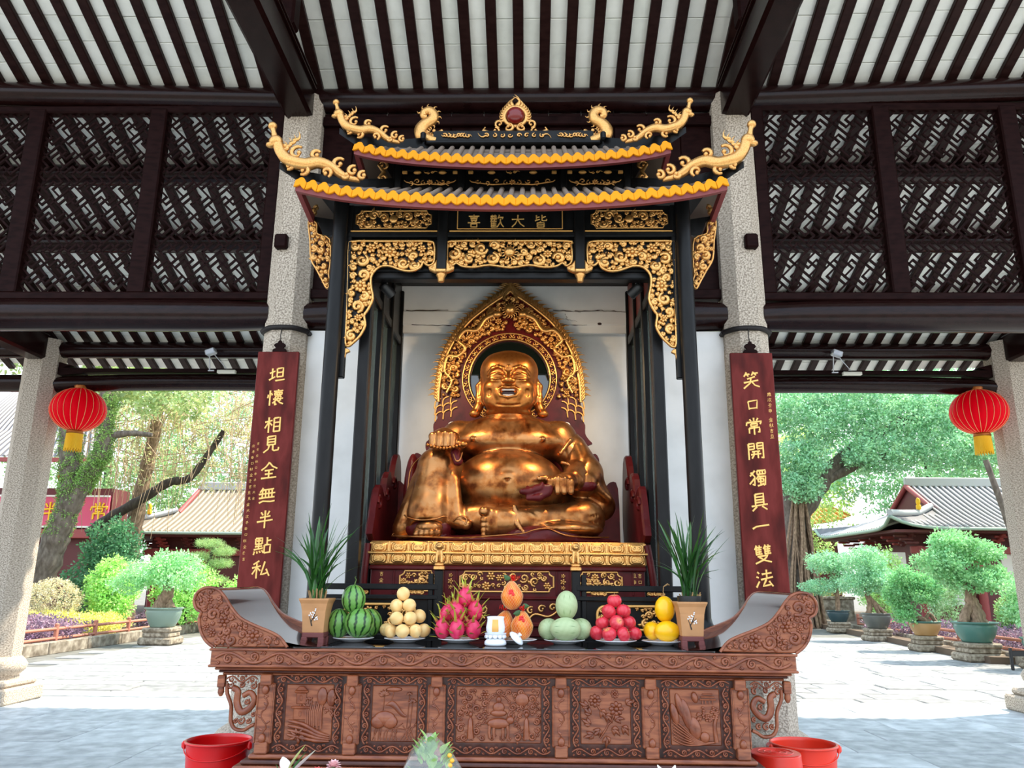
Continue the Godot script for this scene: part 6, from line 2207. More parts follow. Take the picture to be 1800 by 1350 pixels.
			var rowc := PackedVector3Array()
			for k in 13:
				var f := k / 12.0
				var cx := m - 0.045 + 0.11 * f
				var cy := 0.872 + 0.018 * sin(f * 5.2) - 0.03 * f
				rowa.append(Vector3(cx, cy - 0.02 * sin(f * PI), z))
				rowb.append(Vector3(cx, cy, z + 0.02 * sin(f * PI)))
				rowc.append(Vector3(cx, cy + 0.016 * sin(f * PI), z))
			g.grid([rowa, rowb, rowc])
			for q in [[m - 0.05, 0.915, 0.03], [m + 0.085, 0.885, 0.022], [m + 0.07, 0.92, 0.016]]:
				for k in 6:
					leaf(g, Vector2(q[0], q[1]), 0.3 + k * 0.5, q[2], q[2] * 0.25, z, 0.01)
				g.tube([Vector3(q[0], q[1], z), Vector3(q[0] - 0.005, 0.83, z), Vector3(q[0] - 0.01, 0.74, z)], 0.0025, 4)
			g.ball(Vector3(m - 0.005, 0.945, z), Vector3(0.04, 0.012, 0.012), 10, 6)
			g.tube([Vector3(m - 0.005, 0.945, z), Vector3(m - 0.015, 0.89, z)], 0.0025, 4)
			for k in 16:
				var x := lerpf(a + 0.01, b - 0.01, k / 15.0)
				g.tube(smooth_path([Vector3(x, 0.72, z), Vector3(x + rn.randf_range(-0.02, 0.03), 0.75 + rn.randf() * 0.02, z), Vector3(x + rn.randf_range(-0.03, 0.06), 0.765 + rn.randf() * 0.04, z)], 3), 0.0025, 4)
		elif i == 2:
			# deity on a beast among clouds
			var rect := PackedVector2Array([Vector2(a + 0.005, 0.72), Vector2(b - 0.005, 0.72), Vector2(b - 0.005, 0.95), Vector2(a + 0.005, 0.95)])
			var keep := [[Vector2(m, 0.87), 0.05], [Vector2(m, 0.80), 0.04], [Vector2(m - 0.05, 0.77), 0.03], [Vector2(m + 0.05, 0.77), 0.03], [Vector2(a + 0.07, 0.80), 0.03], [Vector2(b - 0.07, 0.80), 0.03]]
			scrollwork(g, rect, z, 0.022, 0.008, 0.005, 17, keep, 0.15, 1.2, 700)
			g.ball(Vector3(m, 0.905, z + 0.004), Vector3(0.013, 0.016, 0.012), 8, 6)
			g.ball(Vector3(m, 0.87, z + 0.002), Vector3(0.028, 0.026, 0.014), 10, 7)
			g.ball(Vector3(m, 0.845, z + 0.002), Vector3(0.04, 0.016, 0.014), 10, 7)
			g.tube(arc(Vector3(m, 0.87, z), 0.055, -0.6, PI + 0.6, 18), 0.004, 4)
			g.ball(Vector3(m, 0.80, z + 0.004), Vector3(0.055, 0.024, 0.016), 12, 8)
			g.ball(Vector3(m + 0.055, 0.815, z + 0.006), Vector3(0.02, 0.018, 0.014), 9, 6)
			for e in [-0.04, -0.02, 0.02, 0.042]:
				g.tube([Vector3(m + e, 0.79, z + 0.003), Vector3(m + e * 1.1, 0.76, z + 0.005), Vector3(m + e, 0.735, z + 0.004)], [0.01, 0.007, 0.008], 6)
			g.tube(smooth_path([Vector3(m - 0.055, 0.80, z), Vector3(m - 0.09, 0.795, z), Vector3(m - 0.11, 0.785, z)], 4), 0.004, 4)
			for e in [a + 0.07, b - 0.07]:
				g.tube([Vector3(e, 0.735, z), Vector3(e, 0.77, z + 0.005), Vector3(e, 0.81, z + 0.004), Vector3(e, 0.825, z)], [0.018, 0.014, 0.012, 0.005], 7)
				g.ball(Vector3(e, 0.838, z + 0.004), Vector3(0.01, 0.012, 0.01), 8, 6)
			g.ball(Vector3(m + 0.11, 0.905, z), Vector3(0.035, 0.03, 0.012), 10, 7)
		elif i == 3:
			# peonies
			for q in [[m - 0.05, 0.905, 0.03], [m + 0.05, 0.87, 0.034], [m + 0.045, 0.935, 0.02], [m - 0.005, 0.94, 0.012]]:
				rosette(g, Vector2(q[0], q[1]), q[2], z, 8)
			for q in [[m - 0.07, 0.88, 2.8], [m - 0.03, 0.87, -1.0], [m + 0.085, 0.89, 0.2], [m - 0.01, 0.85, -0.8], [m + 0.03, 0.82, 0.1], [m - 0.06, 0.80, 2.7], [m - 0.02, 0.79, -2.4], [m + 0.02, 0.79, -0.7], [m + 0.07, 0.80, -0.9], [m - 0.06, 0.84, 2.4], [m + 0.0, 0.76, -1.6], [m - 0.05, 0.765, -2.8]]:
				var d := Vector2.from_angle(q[2])
				for e in [-0.55, 0.0, 0.55]:
					leaf(g, Vector2(q[0], q[1]) + d * 0.01, q[2] + e, 0.05 if e == 0.0 else 0.034, 0.01, z, 0.016)
			g.tube(smooth_path([Vector3(m - 0.05, 0.9, z), Vector3(m - 0.01, 0.84, z), Vector3(m + 0.01, 0.80, z), Vector3(m - 0.03, 0.74, z)], 4), 0.005, 5)
			g.tube(smooth_path([Vector3(m + 0.05, 0.87, z), Vector3(m + 0.03, 0.82, z), Vector3(m + 0.01, 0.80, z)], 4), 0.005, 5)
		else:
			# cliffs, a pine and a pavilion
			for q in [[a + 0.045, 0.89, 0.018, 0.055], [a + 0.075, 0.85, 0.024, 0.07], [m - 0.005, 0.79, 0.03, 0.05], [a + 0.02, 0.85, 0.02, 0.05], [m + 0.04, 0.75, 0.024, 0.025], [m + 0.0, 0.925, 0.016, 0.026]]:
				g.ball(Vector3(q[0], q[1], z), Vector3(q[2], q[3], 0.015), 10, 8, Basis(Vector3.BACK, 0.25))
			for k in 7:
				g.tube(smooth_path([Vector3(a + 0.01, 0.83 - 0.015 * k, z), Vector3(a + 0.06, 0.79 - 0.012 * k, z + 0.004), Vector3(m + 0.01, 0.735 - 0.003 * k, z + 0.003), Vector3(b - 0.03, 0.728, z)], 4), 0.0045, 4)
			g.tube(smooth_path([Vector3(b - 0.025, 0.73, z), Vector3(b - 0.03, 0.80, z), Vector3(b - 0.02, 0.85, z), Vector3(b - 0.045, 0.87, z)], 4), [0.012, 0.011, 0.01, 0.01, 0.009, 0.009, 0.008, 0.008, 0.008, 0.007, 0.006, 0.005, 0.004], 6)
			for k in 46:
				g.ball(Vector3(m + 0.06 + rn.randf_range(-0.05, 0.045), 0.855 + rn.randf_range(-0.035, 0.03), z + 0.002), Vector3(0.008, 0.006, 0.007), 6, 4)
			for k in 3:
				g.box(Vector3(m + 0.06, 0.915 + 0.012 * k, z), Vector3(0.08 - 0.016 * k, 0.007, 0.012), 0.002)
			for k in 4:
				g.box(Vector3(m + 0.035 + 0.016 * k, 0.905, z), Vector3(0.005, 0.02, 0.008), 0.001)
		part(pn, "relief", g, M.rosewood_carved)
	# end brackets with a dragon, and drop finials at the corners
	for s in [-1, 1]:
		g = G.new()
		vine_strip(g, minf(s * 1.17, s * 1.32), maxf(s * 1.17, s * 1.32), 0.985, 0.036, 2.366, 0.0042, 0.05, 1.4)
		part(tb, "openwork", g, M.rosewood_carved)
		g = G.new()
		var q := [Vector2(1.315, 0.965), Vector2(1.312, 0.92), Vector2(1.288, 0.865), Vector2(1.283, 0.80), Vector2(1.262, 0.765), Vector2(1.22, 0.758), Vector2(1.19, 0.775), Vector2(1.168, 0.785)]
		var pts := []
		for k in smooth_path(q, 4):
			pts.append(Vector3(s * k.x, k.y, 2.36))
		g.tube(pts, 0.0085, 7, true, Vector3.BACK, 1.6)
		pts = []
		for k in smooth_path([Vector2(1.285, 0.945), Vector2(1.262, 0.93), Vector2(1.262, 0.88), Vector2(1.24, 0.84), Vector2(1.205, 0.85), Vector2(1.178, 0.89), Vector2(1.20, 0.925), Vector2(1.235, 0.91)], 4):
			pts.append(Vector3(s * k.x, k.y, 2.36))
		var rds := []
		for k in pts.size():
			rds.append(0.018 * (1.0 - 0.5 * absf(float(k) / pts.size() - 0.35)))
		g.tube(pts, rds, 8, true, Vector3.BACK, 1.0)
		for k in [[1.30, 0.955, 0.016], [1.245, 0.96, 0.014], [1.19, 0.955, 0.016], [1.235, 0.80, 0.018], [1.2, 0.80, 0.014], [1.262, 0.80, 0.012], [1.215, 0.885, 0.014], [1.18, 0.83, 0.012]]:
			curl(g, Vector2(s * k[0], k[1]), k[2], 1.0, 6.0 * s, 2.36, 0.0055, 1.3)
		part(tb, "dragon_bracket", g, M.rosewood_carved)
		g = G.new()
		g.box(Vector3(s * 1.343, 0.975, 2.36), Vector3(0.034, 0.055, 0.036), 0.004)
		g.lathe([Vector2(0.0, 0.905), Vector2(0.008, 0.908), Vector2(0.016, 0.925), Vector2(0.014, 0.945), Vector2(0.017, 0.95), Vector2(0, 0.95)], 10, Vector3(s * 1.343, 0, 2.36))
		part(tb, "drop_finial", g, M.rosewood)
	# stepped foot
	for k in 5:
		g = G.new()
		g.box(Vector3(0, 0.648 - 0.022 * k, 2.06), Vector3(2.36 + 0.06 * k, 0.02, 0.66 + 0.03 * k), 0.007)
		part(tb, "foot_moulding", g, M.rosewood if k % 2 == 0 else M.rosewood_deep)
	g = G.new()
	g.box(Vector3(0, 0.275, 2.05), Vector3(2.4, 0.55, 0.62), 0.01)
	part(tb, "lower_body", g, M.rosewood)

# ---------------------------------------------------------------- offerings
func coloured(called: String, rough: float, spec := 0.5) -> StandardMaterial3D:
	var m := StandardMaterial3D.new()
	m.resource_name = called
	m.vertex_color_use_as_albedo = true
	m.roughness = rough
	m.metallic_specular = spec
	M[called] = m
	return m

func lin(r: float, g: float, b: float) -> Color:
	return Color(r, g, b).srgb_to_linear()

# a body of revolution with a colour for every vertex: fn(angle, 0..1 along the axis)
func fruit(prof: Array, nu: int, fn: Callable, lumps := 0.0, sd := 1) -> G:
	var g := G.new()
	var no := FastNoiseLite.new()
	no.seed = sd
	no.frequency = 1.2
	var rows := []
	for j in prof.size():
		var row := PackedVector3Array()
		for k in nu:
			var a := TAU * k / nu
			var q: Vector2 = prof[j]
			var w := 1.0 + lumps * no.get_noise_3d(cos(a) * 2, float(j) / 6, sin(a) * 2)
			row.append(Vector3(cos(a) * q.x * w, q.y, -sin(a) * q.x * w))
			g.cols.append(fn.call(a, float(j) / (prof.size() - 1)))
		rows.append(row)
	g.grid(rows, true, false)
	return g

func oval(rx: float, ry: float, n: int, pear := 0.0, dip := 0.0) -> Array:
	var o := []
	for i in n + 1:
		var b := -PI / 2 + PI * i / n
		var f := float(i) / n
		var y := sin(b) * ry
		y -= dip * exp(-pow((f - 1.0) * 7.0, 2.0)) - dip * 0.5 * exp(-pow(f * 7.0, 2.0))
		o.append(Vector2(maxf(cos(b) * rx * (1.0 - pear * maxf(0.0, sin(b))), 0.0004), y))
	return o

func one_fruit(called: String, label: String, cat: String, group: String, at: Array, mesh: ArrayMesh, m: Material, rot: Basis, part_name := "flesh") -> Node3D:
	var o := thing(called, label, cat, Vector3(at[0], at[1], at[2]), group)
	var i := MeshInstance3D.new()
	i.name = part_name
	i.mesh = mesh
	i.material_override = m
	i.basis = rot
	o.add_child(i, true)
	return o

func build_offerings() -> void:
	coloured("fruit_skin", 0.28)
	coloured("fruit_matt", 0.5)
	var top := 1.135
	# plates
	var gp := G.new()
	gp.lathe([Vector2(0.0, 0.0), Vector2(0.055, 0.0), Vector2(0.06, 0.006), Vector2(0.105, 0.019), Vector2(0.108, 0.022), Vector2(0.103, 0.023), Vector2(0.06, 0.011), Vector2(0.0, 0.01)], 40)
	var plate_x := [-0.795, -0.525, -0.242, 0.062, 0.312, 0.581, 0.822]
	var kinds := ["watermelons", "pale yellow melons", "dragon fruit", "netted pomelos", "grey-green melons", "red apples", "golden yellow melons"]
	for i in 7:
		var o := thing("plate", "white porcelain plate under the %s" % kinds[i], "plate", Vector3(plate_x[i], top, 2.02), "offering plates")
		own(o, "dish", gp, M.white_plate)
	# watermelons
	var stripe := func(a: float, f: float) -> Color:
		var s := sin(a * 10.0 + sin(f * 23.0 + a * 3.0) * 0.35 + sin(f * 61.0 + a * 7.0) * 0.25)
		var k := smoothstep(0.45, 0.8, s)
		var mott := 0.5 + 0.5 * sin(f * 90.0 + sin(a * 17.0) * 3.0)
		return lin(0.40, 0.60, 0.28).lerp(lin(0.07, 0.21, 0.07), clampf(k + 0.12 * mott, 0, 1))
	var wm := fruit(oval(0.07, 0.075, 40), 120, stripe).mesh()
	var wlab := ["striped watermelon on top of the other watermelons, curly stem upward", "striped watermelon at the left of the plate, beside the clay pot", "largest striped watermelon at the front of its plate", "striped watermelon half hidden behind the front one"]
	var wpos := [[-0.801, 1.352, 2.04], [-0.876, 1.228, 2.02], [-0.757, 1.232, 2.075], [-0.730, 1.228, 1.94]]
	var wsc := [Vector3(0.9, 0.98, 0.9), Vector3(0.9, 1.0, 0.9), Vector3(1.08, 1.0, 1.05), Vector3(0.95, 0.98, 0.95)]
	for i in 4:
		var o := one_fruit("watermelon", wlab[i], "watermelon", "watermelons on their plate", wpos[i], wm, M.fruit_skin, Basis.from_euler(Vector3([0.0, 0.1, 0.25, 0.2][i], i * 1.3, [0.05, 0.15, -0.1, -0.2][i])).scaled(wsc[i]), "rind")
		if i == 0:
			var g := G.new()
			g.tube(smooth_path([Vector3(0, 0.068, 0), Vector3(0.004, 0.085, 0.002), Vector3(0.008, 0.098, 0.0), Vector3(0.002, 0.11, 0.004), Vector3(0.006, 0.116, 0.0)], 4), [0.004, 0.0035, 0.003, 0.003, 0.0025, 0.0025, 0.002, 0.002, 0.002, 0.0018, 0.0018, 0.0016, 0.0016, 0.0014, 0.0012, 0.001, 0.001], 5)
			own(o, "stem", g, M.stem_green)
	# pale melons
	var pale := func(a: float, f: float) -> Color:
		return lin(0.93, 0.80, 0.55).lerp(lin(0.90, 0.72, 0.45), 0.5 + 0.5 * sin(a * 3.0 + f * 9.0))
	var pm := fruit(oval(0.0345, 0.036, 18), 26, pale, 0.03, 3).mesh()
	var ppos := [[-0.542, 1.380, 2.02], [-0.573, 1.319, 2.03], [-0.506, 1.322, 2.03], [-0.564, 1.257, 2.065], [-0.494, 1.257, 2.06], [-0.456, 1.266, 1.99], [-0.599, 1.193, 2.035], [-0.528, 1.195, 2.088], [-0.464, 1.195, 2.06], [-0.430, 1.194, 1.99], [-0.633, 1.194, 1.97]]
	var plab := ["pale yellow melon crowning its pyramid", "pale yellow melon, left of the two in the second tier", "pale yellow melon, right of the two in the second tier", "pale yellow melon, left one in the third tier", "pale yellow melon, middle one in the third tier", "pale yellow melon, right one in the third tier", "pale yellow melon, second from left in the bottom tier", "pale yellow melon, middle of the bottom tier", "pale yellow melon, second from right in the bottom tier", "pale yellow melon, rightmost in the bottom tier", "pale yellow melon, leftmost in the bottom tier"]
	for i in 11:
		one_fruit("pale_melon", plab[i], "melon", "pyramid of pale yellow melons", ppos[i], pm, M.fruit_matt, Basis.from_euler(Vector3(i * 0.7, i * 1.1, i * 0.5)))
	# apples
	var red := func(a: float, f: float) -> Color:
		var s := 0.5 + 0.5 * sin(a * 19.0 + sin(f * 6.0) * 2.0)
		var c := lin(0.80, 0.14, 0.22).lerp(lin(0.88, 0.36, 0.38), 0.35 * s)
		return c.lerp(lin(0.93, 0.68, 0.42), smoothstep(0.80, 0.99, f) * 0.8)
	var am := fruit(oval(0.0385, 0.035, 20, 0.0, 0.010), 30, red, 0.03, 7).mesh()
	var ast := G.new()
	ast.tube([Vector3(0, 0.022, 0), Vector3(0.002, 0.034, 0.001), Vector3(0.006, 0.042, 0.002)], [0.0016, 0.0013, 0.0016], 5)
	var stem_mesh := ast.mesh()
	var apos := [[0.577, 1.355, 2.02], [0.546, 1.300, 2.03], [0.622, 1.303, 2.03], [0.514, 1.243, 2.015], [0.582, 1.246, 2.065], [0.650, 1.246, 2.015], [0.482, 1.191, 2.01], [0.542, 1.190, 2.075], [0.615, 1.190, 2.075], [0.680, 1.191, 2.01]]
	var alab := ["red apple crowning the apple pyramid", "red apple, left of the two in the second tier", "red apple, right of the two in the second tier", "red apple, left one in the third tier", "red apple, middle one in the third tier", "red apple, right one in the third tier", "red apple, leftmost in the bottom tier", "red apple, second from left in the bottom tier", "red apple, third from left in the bottom tier", "red apple, rightmost in the bottom tier"]
	for i in 10:
		var o := one_fruit("apple", alab[i], "apple", "pyramid of red apples", apos[i], am, M.fruit_skin, Basis.from_euler(Vector3([0.2, 0.9, 0.4, 0.3, 1.2, 0.5, 0.8, 0.6, 1.1, 0.4][i], i * 1.7, [0.1, -0.5, 0.3, 0.2, 0.1, -0.2, 0.5, 0.1, -0.3, 0.2][i])))
		var s := MeshInstance3D.new()
		s.name = "stem"
		s.mesh = stem_mesh
		s.material_override = M.stem_brown
		s.basis = (o.get_child(0) as Node3D).basis
		o.add_child(s)
	# grey-green melons
	var netted := func(a: float, f: float) -> Color:
		var s := absf(sin(a * 5.0 + sin(f * 9.0) * 0.2))
		var k := smoothstep(0.0, 0.16, s)
		var sp := 0.5 + 0.5 * sin(a * 61.0 + f * 40.0) * sin(f * 97.0 + a * 13.0)
		return lin(0.46, 0.56, 0.36).lerp(lin(0.68, 0.74, 0.56), k * (0.75 + 0.25 * sp))
	var nm := fruit(oval(0.058, 0.075, 30), 80, netted, 0.02, 9).mesh()
	var npos := [[0.325, 1.329, 2.02], [0.315, 1.213, 2.085], [0.232, 1.206, 1.985], [0.402, 1.208, 1.975]]
	var nlab := ["grey-green melon standing upright on the other melons", "grey-green melon lying across the front of its plate", "grey-green melon lying at the left of its plate, end forward", "grey-green melon lying at the right of its plate, end forward"]
	var nrot := [Basis.IDENTITY, Basis(Vector3.BACK, PI / 2), Basis(Vector3.RIGHT, PI / 2).rotated(Vector3.UP, -0.3), Basis(Vector3.RIGHT, PI / 2).rotated(Vector3.UP, 0.3)]
	for i in 4:
		one_fruit("green_melon", nlab[i], "melon", "grey-green melons on their plate", npos[i], nm, M.fruit_matt, nrot[i].scaled_local(Vector3(1, 1.07, 1) if i == 1 else Vector3.ONE * (0.95 if i > 1 else 1.0)), "rind")
	# golden melons
	var gold := func(a: float, f: float) -> Color:
		return lin(0.95, 0.74, 0.05).lerp(lin(0.90, 0.62, 0.08), smoothstep(0.85, 1.0, f) + 0.3 * (0.5 + 0.5 * sin(a * 4.0 + f * 3.0)))
	var ym := fruit(oval(0.052, 0.067, 24), 36, gold, 0.03, 5).mesh()
	var ypos := [[0.842, 1.314, 2.01], [0.777, 1.203, 1.985], [0.843, 1.205, 2.055]]
	var ylab := ["golden yellow melon standing upright on two others", "golden yellow melon at the left of its plate, end forward", "golden yellow melon lying in front beside the clay pot"]
	var yrot := [Basis.IDENTITY, Basis(Vector3.RIGHT, PI / 2 + 0.2), Basis(Vector3.BACK, PI / 2)]
	for i in 3:
		var o := one_fruit("golden_melon", ylab[i], "melon", "golden yellow melons on their plate", ypos[i], ym, M.fruit_skin, yrot[i].scaled_local(Vector3.ONE * [1.0, 0.88, 1.0][i]), "rind")
		if i == 0:
			var g := G.new()
			g.tube([Vector3(0, 0.064, 0), Vector3(-0.005, 0.09, 0), Vector3(-0.002, 0.115, 0.002)], [0.003, 0.002, 0.0025], 5)
			g.tube([Vector3(-0.002, 0.115, 0.002), Vector3(0.02, 0.128, 0), Vector3(0.03, 0.122, 0)], [0.003, 0.005, 0.003], 5)
			own(o, "stem", g, M.stem_brown)
	# pomelos in nets
	var orange := func(a: float, f: float) -> Color:
		return lin(0.93, 0.52, 0.08).lerp(lin(0.86, 0.38, 0.05), 0.5 + 0.5 * sin(a * 5.0 + f * 8.0))
	var opf := oval(0.058, 0.075, 26, 0.42)
	var om := fruit(opf, 34, orange, 0.02, 6).mesh()
	var net := G.new()
	for h in 22:
		for dirn in [-1.0, 1.0]:
			var pts := []
			for j in range(1, 25):
				var a: float = TAU * h / 22 + dirn * j * 0.11
				var q: Vector2 = opf[j]
				pts.append(Vector3(cos(a) * (q.x + 0.0012), q.y, -sin(a) * (q.x + 0.0012)))
			net.tube(pts, 0.00045, 3, false)
	var netm := net.mesh()
	var opos := [[0.036, 1.378, 2.00], [0.090, 1.226, 2.02], [-0.008, 1.226, 1.965]]
	var olab := ["netted orange pomelo with a red paper cut standing on two others", "netted orange pomelo with a red bow behind the porcelain lid", "netted orange pomelo half hidden behind the porcelain censer"]
	for i in 3:
		var o := one_fruit("pomelo", olab[i], "pomelo", "netted pomelos on their plate", opos[i], om, M.fruit_skin, Basis.from_euler(Vector3([0.0, 0.12, -0.1][i], i * 2.0, [0.05, -0.12, 0.25][i])), "rind")
		var nn := MeshInstance3D.new()
		nn.name = "net"
		nn.mesh = netm
		nn.material_override = M.net_white
		nn.basis = (o.get_child(0) as Node3D).basis
		o.add_child(nn)
		var g := G.new()
		for k in 16:
			var a := rng.randf() * TAU
			var r := rng.randf_range(0.008, 0.03)
			g.tube(smooth_path([Vector3(0.006, 0.072, 0), Vector3(0.006 + cos(a) * r, 0.082 + rng.randf() * 0.02, sin(a) * r), Vector3(0.006 + cos(a) * r * 1.4, 0.075 + rng.randf() * 0.03, sin(a) * r * 1.4)], 3), 0.0032, 4, true, Vector3.ZERO, 0.4)
		own(o, "red_bow", g, M.red_bow)
		g = G.new()
		leaf(g, Vector2(-0.004, 0.085), 2.7 if i == 0 else 0.3, 0.045, 0.014, 0.012, 0.004)
		if i == 1:
			leaf(g, Vector2(-0.01, 0.075), 3.6, 0.04, 0.015, 0.02, 0.004)
		own(o, "leaf", g, M.leaf_dark)
		if i < 2:
			# the red paper cut laid on the fruit
			g = G.new()
			for k in 6:
				var q := [[-0.008, 0.022], [0.0, 0.024], [-0.004, 0.014], [0.004, 0.012], [-0.011, 0.010], [0.007, 0.004]][k] as Array
				var y: float = q[1] + (0.0 if i == 0 else 0.02)
				var zz := 0.0
				for j in opf.size() - 1:
					if opf[j].y <= y and opf[j + 1].y > y:
						zz = opf[j].x
				g.ball(Vector3(q[0], y, sqrt(maxf(zz * zz - q[0] * q[0], 0.0)) + 0.0015), Vector3(0.0085, 0.0075, 0.0016), 7, 4)
			own(o, "paper_cut", g, M.red_bow)
	# dragon fruit
	var pink := func(a: float, f: float) -> Color:
		return lin(0.83, 0.12, 0.34).lerp(lin(0.92, 0.36, 0.48), 0.4 * (0.5 + 0.5 * sin(a * 6.0 + f * 11.0)))
	var dm := fruit(oval(0.040, 0.052, 20, 0.12), 28, pink, 0.1, 8).mesh()
	var fin := G.new()
	fin.cols = PackedColorArray()
	for k in 17:
		var f := k / 16.0
		var a := k * 2.4
		var b := -1.0 + 2.3 * f
		var base := Vector3(cos(a) * cos(b) * 0.040, sin(b) * 0.052, -sin(a) * cos(b) * 0.040)
		var out := Vector3(cos(a), 0.35 + f * 1.6, -sin(a)).normalized()
		var side := Vector3(sin(a), 0, cos(a))
		var l := 0.036 + 0.042 * f * f
		var w := 0.016 * (1.0 - 0.5 * f)
		var rows := []
		for j in 5:
			var t := j / 4.0
			var c: Vector3 = base + out * l * t + Vector3(cos(a), 0, -sin(a)) * 0.02 * t * t * (1.0 - f * 0.6)
			var ww := w * (1.0 - t) + 0.0008
			rows.append(PackedVector3Array([c - side * ww, c + Vector3(cos(a), 0, -sin(a)) * 0.002, c + side * ww]))
			var cc := lin(0.85, 0.25, 0.35).lerp(lin(0.66, 0.72, 0.22), smoothstep(0.05, 0.4, t)).lerp(lin(0.78, 0.66, 0.35), smoothstep(0.75, 1.0, t))
			for e in 3:
				fin.cols.append(cc)
		fin.grid(rows, false, false, false)
	var fm := fin.mesh()
	var dpos := [[-0.213, 1.365, 2.02], [-0.302, 1.286, 2.02], [-0.159, 1.299, 2.02], [-0.249, 1.292, 2.05], [-0.325, 1.207, 2.045], [-0.246, 1.209, 2.085], [-0.163, 1.208, 2.065], [-0.212, 1.238, 1.975]]
	var dlab := ["dragon fruit crowning its pile", "dragon fruit at the left of the second tier", "dragon fruit at the right of the second tier", "dragon fruit in the middle of the second tier", "dragon fruit at the bottom left of its pile", "dragon fruit at the bottom middle of its pile", "dragon fruit at the bottom right of its pile, beside the censer", "dragon fruit at the back inside its pile"]
	for i in 8:
		var rot := Basis.from_euler(Vector3([0.1, 0.5, -0.2, 0.3, 0.0, 0.1, 0.2, 0.5][i], i * 1.9, [-0.1, 0.5, -0.25, 0.25, 0.2, 0.1, -0.2, 0.0][i]))
		var o := one_fruit("dragon_fruit", dlab[i], "dragon fruit", "pile of dragon fruit", dpos[i], dm, M.fruit_matt, rot, "skin")
		var s := MeshInstance3D.new()
		s.name = "scales"
		s.mesh = fm
		s.material_override = M.fruit_leafy
		s.basis = rot
		o.add_child(s)
	# censer and its lid
	var ce := thing("censer", "white porcelain lotus-footed censer with a gilded panel", "censer", Vector3(-0.042, top, 2.18))
	var g2 := G.new()
	g2.lathe([Vector2(0.0, 0.0), Vector2(0.048, 0.0), Vector2(0.056, 0.008), Vector2(0.055, 0.02), Vector2(0.043, 0.034), Vector2(0.036, 0.038), Vector2(0, 0.038)], 28)
	own(ce, "foot", g2, M.porcelain)
	g2 = G.new()
	for k in 12:
		g2.ball(Vector3(cos(TAU * k / 12) * 0.046, 0.048, sin(TAU * k / 12) * 0.046), Vector3(0.013, 0.014, 0.008), 8, 6, Basis(Vector3.UP, PI / 2 - TAU * k / 12) * Basis(Vector3.RIGHT, -0.5))
	g2.lathe([Vector2(0.03, 0.036), Vector2(0.046, 0.042), Vector2(0.056, 0.06), Vector2(0.053, 0.062), Vector2(0.044, 0.056), Vector2(0, 0.056)], 28)
	own(ce, "lotus_saucer", g2, M.porcelain)
	g2 = G.new()
	g2.lathe([Vector2(0.0, 0.058), Vector2(0.038, 0.058), Vector2(0.047, 0.07), Vector2(0.048, 0.09), Vector2(0.043, 0.115), Vector2(0.042, 0.13), Vector2(0.045, 0.14), Vector2(0.041, 0.141), Vector2(0.037, 0.128), Vector2(0.037, 0.11), Vector2(0, 0.1)], 32)
	own(ce, "cup", g2, M.porcelain)
	g2 = G.new()
	var ra := []
	for q in [[0.068, 0.0472], [0.08, 0.0489], [0.09, 0.0492], [0.1, 0.0476], [0.115, 0.0443], [0.128, 0.0434]]:
		var y: float = q[0]
		var rr: float = q[1]
		var row := PackedVector3Array()
		for k in 7:
			var a := PI / 2 - 0.36 + 0.12 * k
			row.append(Vector3(cos(a) * rr, y, sin(a) * rr))
		row.reverse()
		ra.append(row)
	g2.grid(ra)
	own(ce, "gilded_panel", g2, M.gold_flat)
	var ld := thing("porcelain_cover", "white porcelain censer cover leaning on edge beside the censer", "cover", Vector3(0.062, top, 2.17))
	g2 = G.new()
	g2.t = Transform3D(Basis(Vector3.BACK, -0.75) * Basis(Vector3.RIGHT, 0.25), Vector3(0.0, 0.034, 0))
	g2.lathe([Vector2(0.0, -0.002), Vector2(0.038, -0.004), Vector2(0.044, 0.0), Vector2(0.04, 0.008), Vector2(0.02, 0.018), Vector2(0.0, 0.02)], 26)
	own(ld, "lid", g2, M.porcelain)
	g2 = G.new()
	g2.t = Transform3D(Basis(Vector3.BACK, -0.75) * Basis(Vector3.RIGHT, 0.25), Vector3(0.0, 0.034, 0))
	g2.lathe([Vector2(0.007, 0.017), Vector2(0.007, 0.024), Vector2(0.011, 0.03), Vector2(0.009, 0.034), Vector2(0, 0.035)], 14)
	own(ld, "knob", g2, M.porcelain)
	# potted orchids
	for s in [-1, 1]:
		var cx: float = -0.977 if s < 0 else 0.955
		var po := thing("potted_orchid", "long-leaved orchid in a square clay pot beside the %s" % ("watermelons" if s < 0 else "golden melons"), "potted plant", Vector3(cx, top, 2.1), "potted orchids")
		var prof := [[0.052, 0.05], [0.054, 0.055], [0.057, 0.11], [0.061, 0.16], [0.068, 0.195], [0.076, 0.212], [0.077, 0.22], [0.07, 0.221], [0.066, 0.205]]
		var g := G.new()
		for k in prof.size() - 1:
			var a: Array = prof[k]
			var b: Array = prof[k + 1]
			var cs := [Vector2(1, 1), Vector2(-1, 1), Vector2(-1, -1), Vector2(1, -1)]
			for q in 4:
				var u: Vector2 = cs[q]
				var w: Vector2 = cs[(q + 1) % 4]
				g.quad(Vector3(u.x * a[0], a[1], u.y * a[0]), Vector3(u.x * b[0], b[1], u.y * b[0]), Vector3(w.x * b[0], b[1], w.y * b[0]), Vector3(w.x * a[0], a[1], w.y * a[0]))
		own(po, "pot", g, M.clay)
		g = G.new()
		g.box(Vector3(0, 0.04, 0), Vector3(0.112, 0.026, 0.112), 0.004)
		for q in [Vector2(1, 1), Vector2(-1, 1), Vector2(-1, -1), Vector2(1, -1)]:
			g.box(Vector3(q.x * 0.043, 0.015, q.y * 0.043), Vector3(0.03, 0.03, 0.03), 0.003)
		own(po, "foot", g, M.clay_foot)
		g = G.new()
		g.box(Vector3(0, 0.203, 0), Vector3(0.128, 0.01, 0.128))
